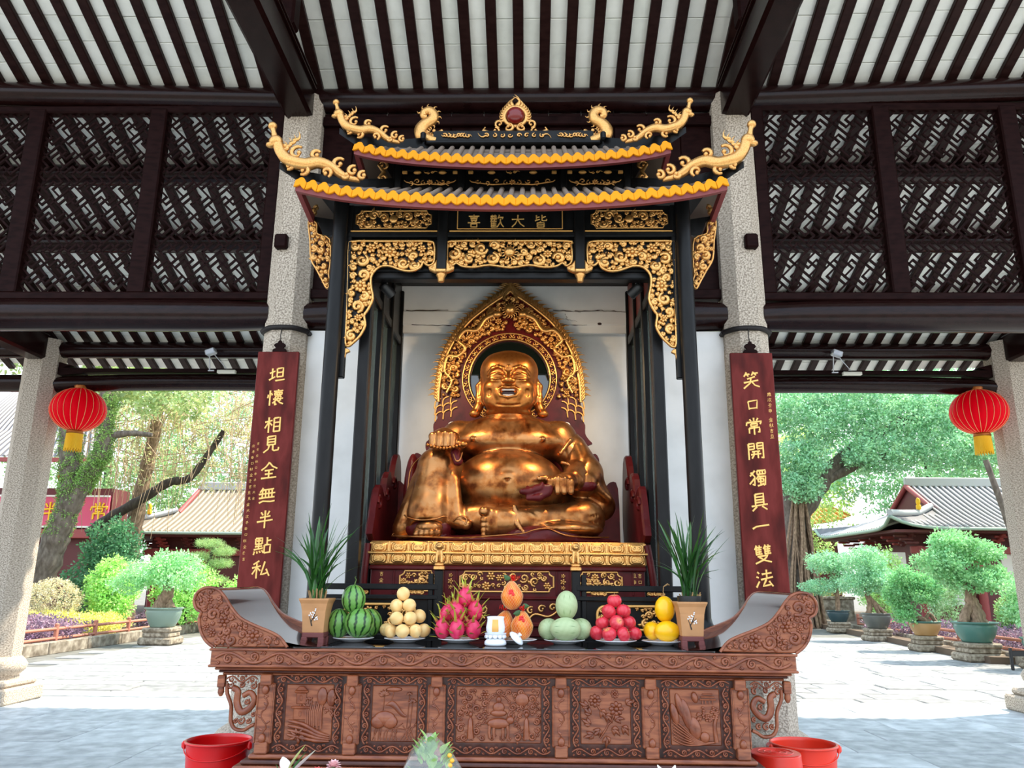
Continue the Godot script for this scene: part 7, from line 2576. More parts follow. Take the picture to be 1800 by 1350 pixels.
		own(po, "soil", g, M.soil)
		if s > 0:
			g = G.new()
			g.lathe([Vector2(0.058, 0.21), Vector2(0.062, 0.248), Vector2(0.058, 0.249), Vector2(0.055, 0.235), Vector2(0.0, 0.235)], 20)
			own(po, "inner_pot", g, M.near_black)
		# plum branch painted on the front
		g = G.new()
		var z := 0.0585
		g.tube([Vector3(-0.006, 0.085, z - 0.001), Vector3(-0.012, 0.105, z), Vector3(0.0, 0.125, z + 0.001), Vector3(0.008, 0.15, z + 0.002), Vector3(0.01, 0.175, z + 0.006)], [0.0035, 0.003, 0.002, 0.0015, 0.0008], 5, true, Vector3.BACK, 0.4)
		g.tube([Vector3(-0.012, 0.105, z), Vector3(-0.022, 0.135, z + 0.001)], [0.002, 0.001], 5, true, Vector3.BACK, 0.4)
		g.tube([Vector3(0.0, 0.12, z), Vector3(0.02, 0.14, z + 0.001)], [0.002, 0.001], 5, true, Vector3.BACK, 0.4)
		own(po, "painted_branch", g, M.near_black)
		g = G.new()
		for q in [[-0.022, 0.137], [-0.012, 0.14], [-0.002, 0.138], [0.003, 0.148], [-0.016, 0.148], [0.012, 0.124], [0.02, 0.118], [0.008, 0.115], [-0.006, 0.128], [0.018, 0.128], [-0.004, 0.152], [0.008, 0.16], [0.01, 0.168]]:
			g.ball(Vector3(q[0], q[1], z + 0.0015 + 0.0035 * smoothstep(0.14, 0.17, q[1])), Vector3(0.004, 0.004, 0.0012), 6, 4)
		own(po, "painted_blossom", g, M.porcelain)
		# leaves, one by one
		var rn := RandomNumberGenerator.new()
		rn.seed = 40 + s
		for k in 46:
			var a := rn.randf() * TAU
			var sp := pow(rn.randf(), 0.75)
			var ln := rn.randf_range(0.36, 0.56)
			var reach := sp * 0.27
			var hgt: float = sqrt(maxf(ln * ln - reach * reach, 0.02)) * rn.randf_range(0.75, 1.0)
			var droop := rn.randf_range(0.0, 0.12) * sp
			var b0 := Vector3(rn.randf_range(-0.035, 0.035), 0.205 + (0.03 if s > 0 else 0.0), rn.randf_range(-0.035, 0.035))
			var d := Vector3(cos(a), 0, sin(a) * 0.7)
			var rows := []
			var w := rn.randf_range(0.006, 0.0115)
			var sv := Vector3(-d.z, 0, d.x).normalized()
			if rn.randf() < 0.5:
				sv = (sv + Vector3(1, 0, 0.3)).normalized()
			for j in 9:
				var t := j / 8.0
				var c: Vector3 = b0 + d * reach * pow(t, 1.7) + Vector3.UP * (hgt * t - droop * t * t * t * 1.2)
				var ww: float = w * (0.55 + 0.9 * t - 1.45 * pow(t, 4.0)) + 0.0004
				rows.append(PackedVector3Array([c - sv * ww, c - Vector3(0, 0.003, 0) * (1 - t), c + sv * ww]))
			g = G.new()
			g.grid(rows)
			own(po, "leaf", g, M["orchid_leaf_%d" % (k % 3)])
		g = G.new()
		for k in 22:
			var a := rn.randf() * TAU
			var r := rn.randf_range(0.01, 0.045)
			g.tube([Vector3(cos(a) * r, 0.2 + (0.03 if s > 0 else 0.0), sin(a) * r), Vector3(cos(a) * r * 1.5, 0.255 + 0.02 * rn.randf(), sin(a) * r * 1.5)], [0.006, 0.003], 5)
		own(po, "stem_bases", g, M.stem_brown)

# ---------------------------------------------------------------- couplet boards
func build_boards() -> void:
	for s in [-1, 1]:
		var bo := thing("couplet_board", "tall dark red wooden board with gold calligraphy on the %s column" % ("left" if s < 0 else "right"), "sign board", Vector3(1.915 * s, 1.02, 0.22), "couplet boards")
		var cx: float = -1.918 if s < 0 else 1.911
		var g := G.new()
		g.box(Vector3(cx, 2.14, 0.222), Vector3(0.338, 2.22, 0.035), 0.005)
		part(bo, "plank", g, M.board_red)
		g = G.new()
		var hp := smooth_poly([Vector2(cx - 0.05, 3.25), Vector2(cx + 0.05, 3.25), Vector2(cx + 0.052, 3.275), Vector2(cx + 0.03, 3.285), Vector2(cx + 0.048, 3.305), Vector2(cx + 0.035, 3.325), Vector2(cx + 0.018, 3.33), Vector2(cx + 0.012, 3.345), Vector2(cx, 3.352), Vector2(cx - 0.012, 3.345), Vector2(cx - 0.018, 3.33), Vector2(cx - 0.035, 3.325), Vector2(cx - 0.048, 3.305), Vector2(cx - 0.03, 3.285), Vector2(cx - 0.052, 3.275)], 3)
		g.extrude(hp, 0.215, 0.23, 0.002)
		part(bo, "hanger", g, M.timber_matt)
		g = G.new()
		g.tube([Vector3(cx, 3.345, 0.222), Vector3(cx - 0.004, 3.4, 0.215), Vector3(cx, 3.46, 0.21)], 0.004, 5)
		part(bo, "wire", g, M.iron)
		var words := "坦懷相見全無半點私" if s < 0 else "笑口常開獨具一雙法"
		var ys := [3.055, 2.866, 2.644, 2.489, 2.277, 2.078, 1.899, 1.698, 1.524] if s < 0 else [3.025, 2.821, 2.648, 2.450, 2.237, 2.055, 1.870, 1.668, 1.485]
		for i in 9:
			g = G.new()
			strokes(g, GLYPH[words[i]], Vector2(cx - 0.005 + (0.01 if s < 0 else -0.012), ys[i]), 0.138 if words[i] != "口" else 0.11, 0.241, 0.062, 0.12)
			part(bo, "character", g, M.letter_gold)
		# small signature column
		if s > 0:
			var sig := "歲次壬申金秋吉旦"
			for i in 8:
				g = G.new()
				strokes(g, GLYPH[sig[i]], Vector2(2.03, 2.905 - 0.044 * i - (0.03 if i > 3 else 0.0)), 0.034, 0.241, 0.05, 0.1)
				part(bo, "small_character", g, M.letter_gold)
		else:
			var pool := ["申", "吉", "次", "全", "金", "口", "旦", "半", "壬", "大", "秋", "見"]
			for i in 20:
				g = G.new()
				strokes(g, GLYPH[pool[(i * 5 + 2) % 12]], Vector2(-2.055 + 0.004 * (i % 2), 2.47 - 0.046 * i), 0.026, 0.241, 0.045, 0.15)
				part(bo, "small_character", g, M.letter_gold)
			for i in 10:
				g = G.new()
				strokes(g, GLYPH[pool[(i * 7 + 1) % 12]], Vector2(-2.018, 2.49 - 0.048 * i), 0.022, 0.241, 0.045, 0.15)
				part(bo, "small_character", g, M.letter_gold)

# ---------------------------------------------------------------- lanterns, floodlights
func build_lanterns() -> void:
	for s in [-1, 1]:
		var c := Vector3(-5.735, 3.565, -3.5) if s < 0 else Vector3(5.84, 3.585, -3.5)
		var side := "left" if s < 0 else "right"
		var la := thing("lantern", "round red silk lantern with yellow fringe hanging on the %s" % side, "lantern", c + Vector3(0, -0.5, 0), "red lanterns")
		var g := G.new()
		var rows := []
		var n := 24
		for j in 17:
			var b := -PI / 2 * 0.86 + PI * 0.86 * j / 16
			var row := PackedVector3Array()
			for k in n * 4:
				var a := TAU * k / (n * 4)
				var puff := 1.0 - 0.022 * pow(absf(cos(a * n / 2)), 6.0)
				row.append(c + Vector3(cos(a) * cos(b) * 0.335 * puff, sin(b) * 0.285, -sin(a) * cos(b) * 0.335 * puff))
			rows.append(row)
		g.grid(rows, true, false)
		part(la, "silk", g, M.lantern_red)
		for k in n:
			g = G.new()
			var a := TAU * (k + 0.5) / n + TAU / (4 * n) * 0
			a = TAU * k / n
			var pts := []
			for j in 13:
				var b := -PI / 2 * 0.86 + PI * 0.86 * j / 12
				pts.append(c + Vector3(cos(a) * cos(b) * 0.333, sin(b) * 0.285, -sin(a) * cos(b) * 0.333))
			g.tube(pts, 0.0035, 4, false)
			part(la, "rib", g, M.gold_thread)
		g = G.new()
		g.lathe([Vector2(0.075, 0.265), Vector2(0.085, 0.27), Vector2(0.085, 0.315), Vector2(0.078, 0.32), Vector2(0.0, 0.32)], 20, c)
		part(la, "cap", g, M.lantern_cap)
		g = G.new()
		g.lathe([Vector2(0.0, -0.325), Vector2(0.1, -0.32), Vector2(0.1, -0.29), Vector2(0.085, -0.27), Vector2(0.0, -0.27)], 20, c)
		part(la, "collar", g, M.lantern_cap)
		g = G.new()
		for k in 60:
			var a := TAU * k / 60
			var r := 0.093
			g.tube([c + Vector3(cos(a) * r, -0.32, sin(a) * r), c + Vector3(cos(a) * r * 1.04, -0.42, sin(a) * r * 1.04), c + Vector3(cos(a) * r * 1.08, -0.515 - 0.015 * (k % 3), sin(a) * r * 1.08)], 0.006, 4)
		part(la, "fringe", g, M.fringe_yellow, true)
		g = G.new()
		g.tube([c + Vector3(0, 0.32, 0), c + Vector3(0, 0.37, 0)], 0.006, 5)
		part(la, "cord", g, M.near_black)
		# floodlight fixed on the eave beam
		var fx: float = -4.0 if s < 0 else 4.05
		var fl := thing("floodlight", "small grey floodlight with its white box on the %s eave beam" % side, "floodlight", Vector3(fx, 4.05, -3.4), "eave floodlights")
		g = G.new()
		g.box(Vector3(fx, 4.30, -3.32), Vector3(0.13, 0.075, 0.10), 0.012, Basis(Vector3.BACK, 0.35 * -s))
		part(fl, "head", g, M.steel)
		g = G.new()
		g.tube([Vector3(fx - 0.03, 4.28, -3.36), Vector3(fx - 0.03, 4.08, -3.41)], 0.008, 6)
		g.tube([Vector3(fx + 0.03, 4.28, -3.36), Vector3(fx + 0.19, 4.10, -3.41)], 0.006, 6)
		g.tube([Vector3(fx - 0.05, 4.075, -3.41), Vector3(fx + 0.03, 4.075, -3.41)], 0.01, 6)
		part(fl, "arm", g, M.steel)
		g = G.new()
		g.box(Vector3(fx + 0.2, 4.055, -3.40), Vector3(0.24, 0.045, 0.06), 0.008)
		part(fl, "driver_box", g, M.white_box)

# ---------------------------------------------------------------- buckets and flowers in front
func bucket(o: Node3D, r: float, h: float, m: Material, inverted: bool) -> void:
	var g := G.new()
	var k := 0.83
	g.lathe([Vector2(0.0, 0.0), Vector2(r * k, 0.0), Vector2(r * k + 0.004, 0.01), Vector2(r * 0.955, h * 0.8), Vector2(r * 0.965, h * 0.82), Vector2(r * 0.98, h - 0.012), Vector2(r * 1.03, h - 0.012), Vector2(r * 1.035, h), Vector2(r * 0.97, h + 0.002), Vector2(r * 0.955, h - 0.02), Vector2(r * k, 0.02), Vector2(0.0, 0.018)], 48)
	var b := own(o, "bucket_body", g, m)
	g = G.new()
	for q in [0.2, 0.45, 0.7]:
		g.tube(arc(Vector3.ZERO, r * k * q, 0, TAU, 32), 0.004, 5, false)
	var ring := own(o, "base_rings", g, m)
	ring.basis = Basis(Vector3.RIGHT, PI / 2)
	if inverted:
		b.basis = Basis(Vector3.RIGHT, PI)
		b.position.y = h
		ring.position.y = h
	else:
		for e in [-1, 1]:
			g = G.new()
			g.box(Vector3(e * (r * 1.04), h - 0.03, 0), Vector3(0.035, 0.05, 0.09), 0.012)
			own(o, "lug", g, m)
		g = G.new()
		g.tube(arc(Vector3(0, h - 0.02, 0), r * 1.03, PI, TAU, 20, 0.0), 0.004, 5)
		var hd := own(o, "handle", g, m)
		hd.transform = Transform3D(Basis(Vector3.RIGHT, -1.2), Vector3(0, h - 0.02, 0)) * Transform3D(Basis.IDENTITY, Vector3(0, -h + 0.02, 0))

func petal(g: G, base: Vector3, out: Vector3, l: float, w: float, curlv: float, ca: Color, cb: Color, cm: Color) -> void:
	var side := out.cross(Vector3.UP)
	if side.length() < 0.05:
		side = Vector3.RIGHT
	side = side.normalized()
	var nrm := side.cross(out).normalized()
	var rows := []
	for j in 7:
		var t := j / 6.0
		var c := base + out * l * t - nrm * curlv * t * t
		var ww := w * sin(PI * clampf(t * 0.9 + 0.06, 0, 1))
		rows.append(PackedVector3Array([c - side * ww + nrm * ww * 0.3, c, c + side * ww + nrm * ww * 0.3]))
		g.cols.append(ca.lerp(cb, t))
		g.cols.append(cm.lerp(cb, t * t))
		g.cols.append(ca.lerp(cb, t))
	g.grid(rows)

func build_foreground() -> void:
	var o := thing("bucket", "bright red plastic bucket standing left of the altar table", "bucket", Vector3(-1.85, 0, 0.95))
	bucket(o, 0.2, 0.455, M.red_plastic, false)
	o = thing("bucket", "orange-red plastic bucket standing open on the right of the table", "bucket", Vector3(1.90, 0, 0.82))
	bucket(o, 0.205, 0.455, M.orange_plastic, false)
	var g := G.new()
	g.t = Transform3D(Basis(Vector3.UP, 0.1), Vector3.ZERO)
	g.box(Vector3(0.045, 0.27, 0.19), Vector3(0.11, 0.09, 0.006), 0.002, Basis(Vector3.RIGHT, 0.07) * Basis(Vector3.UP, 0.2))
	own(o, "label", g, M.label_blue)
	o = thing("bucket", "red-orange plastic bucket turned upside down beside the open one", "bucket", Vector3(1.60, 0, 1.22))
	bucket(o, 0.172, 0.475, M.orange_plastic_b, true)
	# low offering table whose glass edge shows at the bottom
	var tb := thing("offering_table", "low table with a greenish glass top at the bottom left edge", "table", Vector3(0, 0, 3.75))
	g = G.new()
	g.box(Vector3(-0.1, 0.79, 3.78), Vector3(2.55, 0.016, 0.8), 0.004)
	part(tb, "glass_top", g, M.green_glass)
	g = G.new()
	g.box(Vector3(-0.1, 0.75, 3.78), Vector3(2.5, 0.06, 0.76), 0.008)
	part(tb, "frame", g, M.rosewood_deep)
	for q in [[-1.3, 3.44], [1.1, 3.44], [-1.3, 4.12], [1.1, 4.12]]:
		g = G.new()
		g.box(Vector3(q[0], 0.36, q[1]), Vector3(0.06, 0.72, 0.06), 0.006)
		part(tb, "leg", g, M.rosewood_deep)
	coloured("petal_soft", 0.55)
	M.petal_soft.backlight_enabled = true
	M.petal_soft.backlight = Color(0.3, 0.3, 0.3)
	var pink := lin(0.93, 0.72, 0.82)
	var white := lin(0.95, 0.93, 0.86)
	var lime := lin(0.78, 0.84, 0.45)
	# lilies
	for q in [[-0.648, 0.845, 3.6, 0], [0.568, 0.815, 3.6, 1]]:
		var li := thing("lily", ["pink and white lily opening at the bottom left", "pale lily bloom at the bottom edge right of centre"][q[3]], "flower", Vector3(q[0], 0.8, q[2]))
		var c := Vector3(q[0], q[1], q[2])
		g = G.new()
		if q[3] == 0:
			petal(g, c, Vector3(0.05, 0.1, 0.0).normalized(), 0.105, 0.018, 0.01, white, lime, lime)
			petal(g, c + Vector3(0.01, 0, 0), Vector3(0.09, 0.07, 0.02).normalized(), 0.115, 0.02, -0.01, pink, white, pink)
			petal(g, c, Vector3(-0.03, 0.06, -0.05).normalized(), 0.07, 0.018, 0.01, pink, white, white)
			petal(g, c, Vector3(0.03, 0.03, 0.07).normalized(), 0.06, 0.018, 0.02, lime, white, lime)
			petal(g, c, Vector3(0.08, 0.01, 0.03).normalized(), 0.07, 0.018, 0.02, lime, white, white)
		else:
			for k in 6:
				var a := k * 1.05
				petal(g, c, Vector3(cos(a) * 0.6, 0.9, sin(a) * 0.6).normalized(), 0.085, 0.014, 0.012, pink, white, lime if k % 2 else pink)
		part(li, "petals", g, M.petal_soft)
		g = G.new()
		g.tube([c + Vector3(0, -0.035, 0), c], 0.004, 6)
		part(li, "stem", g, M.stem_green)
		g = G.new()
		petal(g, c + Vector3(-0.012, -0.01, 0.01), Vector3(-0.02, 0.05, 0.01).normalized(), 0.05, 0.012, 0.0, lin(0.18, 0.36, 0.16), lin(0.25, 0.45, 0.2), lin(0.2, 0.4, 0.18))
		petal(g, c + Vector3(0.01, 0.0, 0.02), Vector3(0.07, 0.09, 0.03).normalized(), 0.1, 0.008, 0.0, lin(0.18, 0.36, 0.16), lin(0.25, 0.45, 0.2), lin(0.2, 0.4, 0.18))
		part(li, "leaves", g, M.petal_soft)
	# carnations
	var ci := 0
	for q in [[-0.545, 0.862, 3.62, 0], [-0.498, 0.88, 3.6, 1], [-0.455, 0.855, 3.62, 0]]:
		var ca := thing("carnation", ["red carnation beside the pink lily", "pale pink carnation between two red ones", "red carnation right of the pale pink one"][ci], "flower", Vector3(q[0], 0.8, q[2]), "carnations at the bottom edge")
		ci += 1
		g = G.new()
		for k in 26:
			var a := k * 2.4
			var el := 0.2 + 1.2 * (k / 26.0)
			var d := Vector3(cos(a) * cos(el), sin(el), sin(a) * cos(el))
			var c1 := lin(0.82, 0.12, 0.16) if q[3] == 0 else lin(0.95, 0.74, 0.76)
			petal(g, Vector3(q[0], q[1] - 0.012, q[2]), d, 0.026, 0.009, 0.004, c1, c1.lerp(white, 0.15), c1)
		part(ca, "petals", g, M.petal_soft)
		g = G.new()
		g.tube([Vector3(q[0], 0.8, q[2]), Vector3(q[0], q[1] - 0.01, q[2])], 0.005, 6)
		part(ca, "stem", g, M.stem_green)
	# wrapped bouquet
	var bq := thing("bouquet", "green bouquet with yellow buds wrapped in clear film at the bottom centre", "bouquet", Vector3(-0.18, 0.8, 3.6))
	var rn := RandomNumberGenerator.new()
	rn.seed = 77
	g = G.new()
	for k in 70:
		var a := rn.randf() * TAU
		var rr := sqrt(rn.randf())
		var y := rn.randf()
		var rad := (0.085 - 0.07 * y * y) * rr
		var c := Vector3(-0.18 + cos(a) * rad - 0.012 * y, 0.80 + 0.145 * y, 3.6 + sin(a) * rad)
		var d := Vector3(cos(a) * 0.5, 0.9, sin(a) * 0.5).normalized()
		var c1 := lin(0.46, 0.62, 0.30).lerp(lin(0.66, 0.76, 0.44), rn.randf())
		petal(g, c, d, rn.randf_range(0.025, 0.05), rn.randf_range(0.008, 0.016), 0.006, c1, c1, c1.lerp(lin(0.6, 0.75, 0.4), 0.4))
	part(bq, "leaves", g, M.petal_soft, true)
	for q in [[-0.202, 0.952, 3.61], [-0.125, 0.915, 3.63], [-0.117, 0.90, 3.63], [-0.122, 0.888, 3.64]]:
		g = G.new()
		g.ball(Vector3(q[0], q[1], q[2]), Vector3(0.008, 0.007, 0.008), 9, 6)
		part(bq, "bud", g, M.bud_yellow)
	g = G.new()
	var rows := []
	for j in 9:
		var t := j / 8.0
		var row := PackedVector3Array()
		for k in 20:
			var a := TAU * k / 20
			var rad := (0.098 * (1.0 - pow(t, 2.2)) + 0.008) * (1.0 + 0.07 * sin(a * 5.0 + t * 4.0))
			row.append(Vector3(-0.18 - 0.015 * t + cos(a) * rad, 0.80 + 0.175 * t, 3.6 + sin(a) * rad))
		row.reverse()
		rows.append(row)
	g.grid(rows, true, false)
	part(bq, "film", g, M.clear_film)

# ---------------------------------------------------------------- garden
var cluster: ArrayMesh
var needle: ArrayMesh

func make_cluster(n: int, r: float, l: float, w: float, sd: int) -> ArrayMesh:
	var rn := RandomNumberGenerator.new()
	rn.seed = sd
	var g := G.new()
	for k in n:
		var d := Vector3(rn.randf_range(-1, 1), rn.randf_range(-0.7, 1), rn.randf_range(-1, 1)).normalized()
		var c := d * r * rn.randf_range(0.25, 1.0)
		var out := (d + Vector3(rn.randf_range(-0.6, 0.6), rn.randf_range(-0.5, 0.4), rn.randf_range(-0.6, 0.6))).normalized()
		var side := out.cross(Vector3(rn.randf_range(-1, 1), rn.randf_range(-1, 1), rn.randf_range(-1, 1))).normalized()
		var ll := l * rn.randf_range(0.7, 1.2)
		g.tri(c, c + out * ll * 0.5 + side * w, c + out * ll)
		g.tri(c, c + out * ll, c + out * ll * 0.5 - side * w)
	return g.mesh()

func canopy(parent: Node3D, called: String, blobs: Array, m: Material, base: Color, spread: float, size: float, sd: int, shell := 0.5, mesh: ArrayMesh = null) -> void:
	var rn := RandomNumberGenerator.new()
	rn.seed = sd
	var at := []
	var tints := []
	var grey := (base.r + base.g + base.b) / 3.0
	base = base.lerp(Color(grey, grey, grey), 0.16)
	base = Color(minf(base.r * 1.6, 0.8), minf(base.g * 1.6, 0.8), minf(base.b * 1.6, 0.8))
	for b in blobs:
		var c: Vector3 = b[0]
		var r: Vector3 = b[1]
		for k in b[2]:
			var d := Vector3(rn.randfn(), rn.randfn(), rn.randfn()).normalized()
			var p: Vector3 = c + d * r * lerpf(shell, 1.0, pow(rn.randf(), 0.6))
			var s := size * rn.randf_range(0.7, 1.25)
			at.append(Transform3D(Basis.from_euler(Vector3(rn.randf() * TAU, rn.randf() * TAU, rn.randf() * TAU)).scaled(Vector3.ONE * s), p))
			var v := 1.0 + rn.randf_range(-spread, spread)
			tints.append(Color(base.r * v * (1.0 + rn.randf_range(-0.1, 0.15)), base.g * v, base.b * v * (1.0 + rn.randf_range(-0.12, 0.12))))
	many(parent, called, mesh if mesh else cluster, m, at, tints)

func limb(g: G, pts: Array, r0: float, r1: float, sides := 8, rough := 0.12) -> void:
	var p := smooth_path(pts, 5)
	var rd := []
	for i in p.size():
		var f := float(i) / (p.size() - 1)
		rd.append(lerpf(r0, r1, f) * (1.0 + rough * sin(i * 2.3)))
	g.tube(p, rd, sides)

func bonsai(called: String, label: String, at: Vector3, pot: Material, rim: Material, pr: float, ph: float, ped_h: float, ped_label: String, trunk: Array, tr: float, blobs: Array, base: Color, sd: int) -> void:
	var pd := thing("stone_pedestal", ped_label, "pedestal", at, "plant pedestals")
	var g := G.new()
	var pw := pr * 1.55
	g.box(at + Vector3(0, ped_h * 0.22, 0), Vector3(pw * 1.2, ped_h * 0.44, pw * 1.1), 0.04)
	part(pd, "plinth", g, M.pedestal_stone)
	g = G.new()
	g.box(at + Vector3(0, ped_h * 0.58, 0), Vector3(pw * 0.98, ped_h * 0.30, pw * 0.9), 0.03)
	part(pd, "waist", g, M.pedestal_stone)
	g = G.new()
	g.box(at + Vector3(0, ped_h * 0.86, 0), Vector3(pw * 1.04, ped_h * 0.28, pw * 0.95), 0.03)
	part(pd, "cap", g, M.pedestal_stone)
	var o := thing(called, label, "bonsai", at + Vector3(0, ped_h, 0), "potted bonsai along the courtyard")
	var y := at.y + ped_h
	g = G.new()
	g.lathe([Vector2(0, 0), Vector2(pr * 0.62, 0), Vector2(pr * 0.66, ph * 0.06), Vector2(pr * 0.84, ph * 0.4), Vector2(pr * 0.95, ph * 0.75), Vector2(pr * 0.9, ph * 0.88)], 28, Vector3(at.x, y, at.z))
	part(o, "pot", g, pot)
	g = G.new()
	g.lathe([Vector2(pr * 0.9, ph * 0.86), Vector2(pr * 1.02, ph * 0.94), Vector2(pr * 1.02, ph), Vector2(pr * 0.9, ph), Vector2(pr * 0.86, ph * 0.9), Vector2(0, ph * 0.9)], 28, Vector3(at.x, y, at.z))
	part(o, "rim", g, rim)
	g = G.new()
	for line in trunk:
		var pts := []
		for q in line[0]:
			pts.append(Vector3(at.x + q.x, y + ph * 0.88 + q.y, at.z + q.z))
		limb(g, pts, tr * line[1], tr * line[2])
	part(o, "trunk", g, M.bark_pale)
	var bl := []
	for b in blobs:
		bl.append([Vector3(at.x + b[0], y + ph + b[1], at.z + b[2]), Vector3(b[3], b[4], b[3]), b[5]])
	canopy(o, "foliage", bl, M.leaf_soft, base, 0.25, 0.36, sd, 0.35)

func hall(called: String, label: String, x0: float, x1: float, zf: float, dep: float, ye: float, yr: float, roofm: Material, ribm: Material, edge: Material, base_y: float, cols: Array, sd: int) -> Node3D:
	var o := thing(called, label, "building", Vector3((x0 + x1) / 2, base_y, zf - dep / 2))
	var zb := zf - dep
	var zr := zf - dep / 2
	var ins := 2.6
	var tg := 0.5
	var hy := func(t: float) -> float: return ye + (yr - ye) * (0.75 * t + 0.25 * t * t)
	var upt := func(u: float, t: float) -> float: return 0.45 * pow(absf(2.0 * u - 1.0), 9.0) * maxf(0.0, 1.0 - t * 3.0)
	var xi := func(t: float) -> float: return ins * minf(t, tg) / tg
	var g := G.new()
	for back in [false, true]:
		var rows := []
		for j in 9:
			var t := j / 8.0
			var row := PackedVector3Array()
			for i in 33:
				var u := i / 32.0
				row.append(Vector3(lerpf(x0 + xi.call(t), x1 - xi.call(t), u), hy.call(t) + upt.call(u, t), lerpf(zb if back else zf, zr, t)))
			rows.append(row)
		g.grid(rows, false, false, back)
	for s in [0, 1]:
		var rows := []
		for j in 5:
			var t := tg * j / 4.0
			var row := PackedVector3Array()
			for i in 17:
				var u := i / 16.0
				var x: float = (x0 + xi.call(t)) if s == 0 else (x1 - xi.call(t))
				row.append(Vector3(x, hy.call(t) + upt.call(u, t), lerpf(lerpf(zf, zr, t), lerpf(zb, zr, t), u)))
			rows.append(row)
		g.grid(rows, false, false, s == 1)
	part(o, "roof", g, roofm)
	# gables
	for s in [0, 1]:
		g = G.new()
		var x: float = (x0 + ins + 0.15) if s == 0 else (x1 - ins - 0.15)
		var za := lerpf(zf, zr, tg)
		var zc := lerpf(zb, zr, tg)
		var yb: float = hy.call(tg)
		g.tri(Vector3(x, yb, za), Vector3(x, yr, zr), Vector3(x, yb, zc))
		g.tri(Vector3(x + 0.05, yb, za), Vector3(x + 0.05, yb, zc), Vector3(x + 0.05, yr, zr))
		part(o, "gable", g, M.hall_red)
		g = G.new()
		for e in [za, zc]:
			g.tube([Vector3(x - (0.1 if s == 0 else -0.1), yb, e), Vector3(x - (0.1 if s == 0 else -0.1), yr, zr)], 0.11, 6)
		part(o, "bargeboard", g, M.hall_red_light)
	# tile ribs
	g = G.new()
	var n := int((x1 - x0) / 0.24)
	for i in n + 1:
		var x := lerpf(x0, x1, float(i) / n)
		var u := float(i) / n
		var pts := []
		for j in 7:
			var t := j / 6.0
			if x < x0 + xi.call(t) or x > x1 - xi.call(t):
				break
			pts.append(Vector3(x, hy.call(t) + upt.call(u, t) + 0.03, lerpf(zf, zr, t)))
		if pts.size() > 1:
			g.tube(pts, 0.055, 5, true)
	for s in [0, 1]:
		var m := int(dep / 0.24)
		for i in m + 1:
			var z := lerpf(zf, zb, float(i) / m)
			var pts := []
			for j in 4:
				var t := tg * j / 3.0
				if z > lerpf(zf, zr, t) or z < lerpf(zb, zr, t):
					break
				pts.append(Vector3((x0 + xi.call(t)) if s == 0 else (x1 - xi.call(t)), hy.call(t) + upt.call(float(i) / m, t) + 0.03, z))
			if pts.size() > 1:
				g.tube(pts, 0.055, 5, true)
	part(o, "tile_ribs", g, ribm, true)
	# eave edge, ridge and hips
	g = G.new()
	var ed := []
	for i in 33:
		var u := i / 32.0
		ed.append(Vector3(lerpf(x0, x1, u), ye + upt.call(u, 0.0) - 0.03, zf + 0.02))
	g.tube(ed, 0.07, 6, true)
	for s in [0, 1]:
		ed = []
		for i in 17:
			var u := i / 16.0
			ed.append(Vector3(x0 if s == 0 else x1, ye + upt.call(u, 0.0) - 0.03, lerpf(zf, zb, u)))
		g.tube(ed, 0.07, 6, true)
	part(o, "eave_edge", g, edge)
	g = G.new()
	g.box(Vector3((x0 + x1) / 2, yr + 0.18, zr), Vector3(x1 - x0 - 2 * ins, 0.4, 0.22), 0.04)
	part(o, "ridge", g, M.ridge_grey)
	for s in [0, 1]:
		g = G.new()
		var pts := []
		for j in 7:
			var t := tg * j / 6.0
			pts.append(Vector3((x0 + xi.call(t)) if s == 0 else (x1 - xi.call(t)), hy.call(t) + upt.call(0.0, t) + 0.12, lerpf(zf, zr, t)))
		g.tube(pts, 0.13, 6)
		part(o, "hip_ridge", g, M.ridge_white)
		g = G.new()
		var q: Vector3 = pts[4] + Vector3(0, 0.1, 0.1)
		g.box(q + Vector3(0, 0.1, 0), Vector3(0.16, 0.2, 0.16), 0.03)
		g.ball(q + Vector3(0, 0.32, 0), Vector3(0.09, 0.16, 0.09), 8, 6)
		part(o, "ridge_figure", g, M.fringe_yellow)
	# walls, columns, brackets
	g = G.new()
	g.box(Vector3((x0 + x1) / 2, (base_y + ye) / 2 + 0.1, zr - 0.2), Vector3(x1 - x0 - 3.4, ye - base_y + 0.2, dep - 3.4))
	part(o, "wall", g, M.hall_red)
	g = G.new()
	g.box(Vector3((x0 + x1) / 2, ye - 0.1, zr), Vector3(x1 - x0 - 0.5, 0.1, dep - 0.5))
	part(o, "soffit", g, M.hall_red)
	var wz := zr - 0.2 + (dep - 3.4) / 2
	for c in cols:
		g = G.new()
		g.tube([Vector3(c, base_y, wz + 0.15), Vector3(c, ye - 0.6, wz + 0.15)], 0.17, 10)
		part(o, "column", g, M.hall_red_light)
	g = G.new()
	g.box(Vector3((x0 + x1) / 2, ye - 0.75, wz + 0.2), Vector3(x1 - x0 - 2.9, 0.28, 0.16), 0.02)
	part(o, "lintel", g, M.hall_red_light)
	var nb := int((x1 - x0 - 2.4) / 1.1)
	for i in nb + 1:
		var x := lerpf(x0 + 1.2, x1 - 1.2, float(i) / nb)
		g = G.new()
		for k in 3:
			g.box(Vector3(x, ye - 0.5 + 0.13 * k, wz + 0.3 + 0.22 * k), Vector3(0.16, 0.1, 0.5), 0.02, Basis(Vector3.RIGHT, -0.35))
			g.box(Vector3(x, ye - 0.5 + 0.13 * k, wz + 0.3 + 0.2 * k), Vector3(0.5, 0.09, 0.1), 0.02)
		part(o, "bracket", g, M.hall_red_light if i % 2 else M.hall_red)
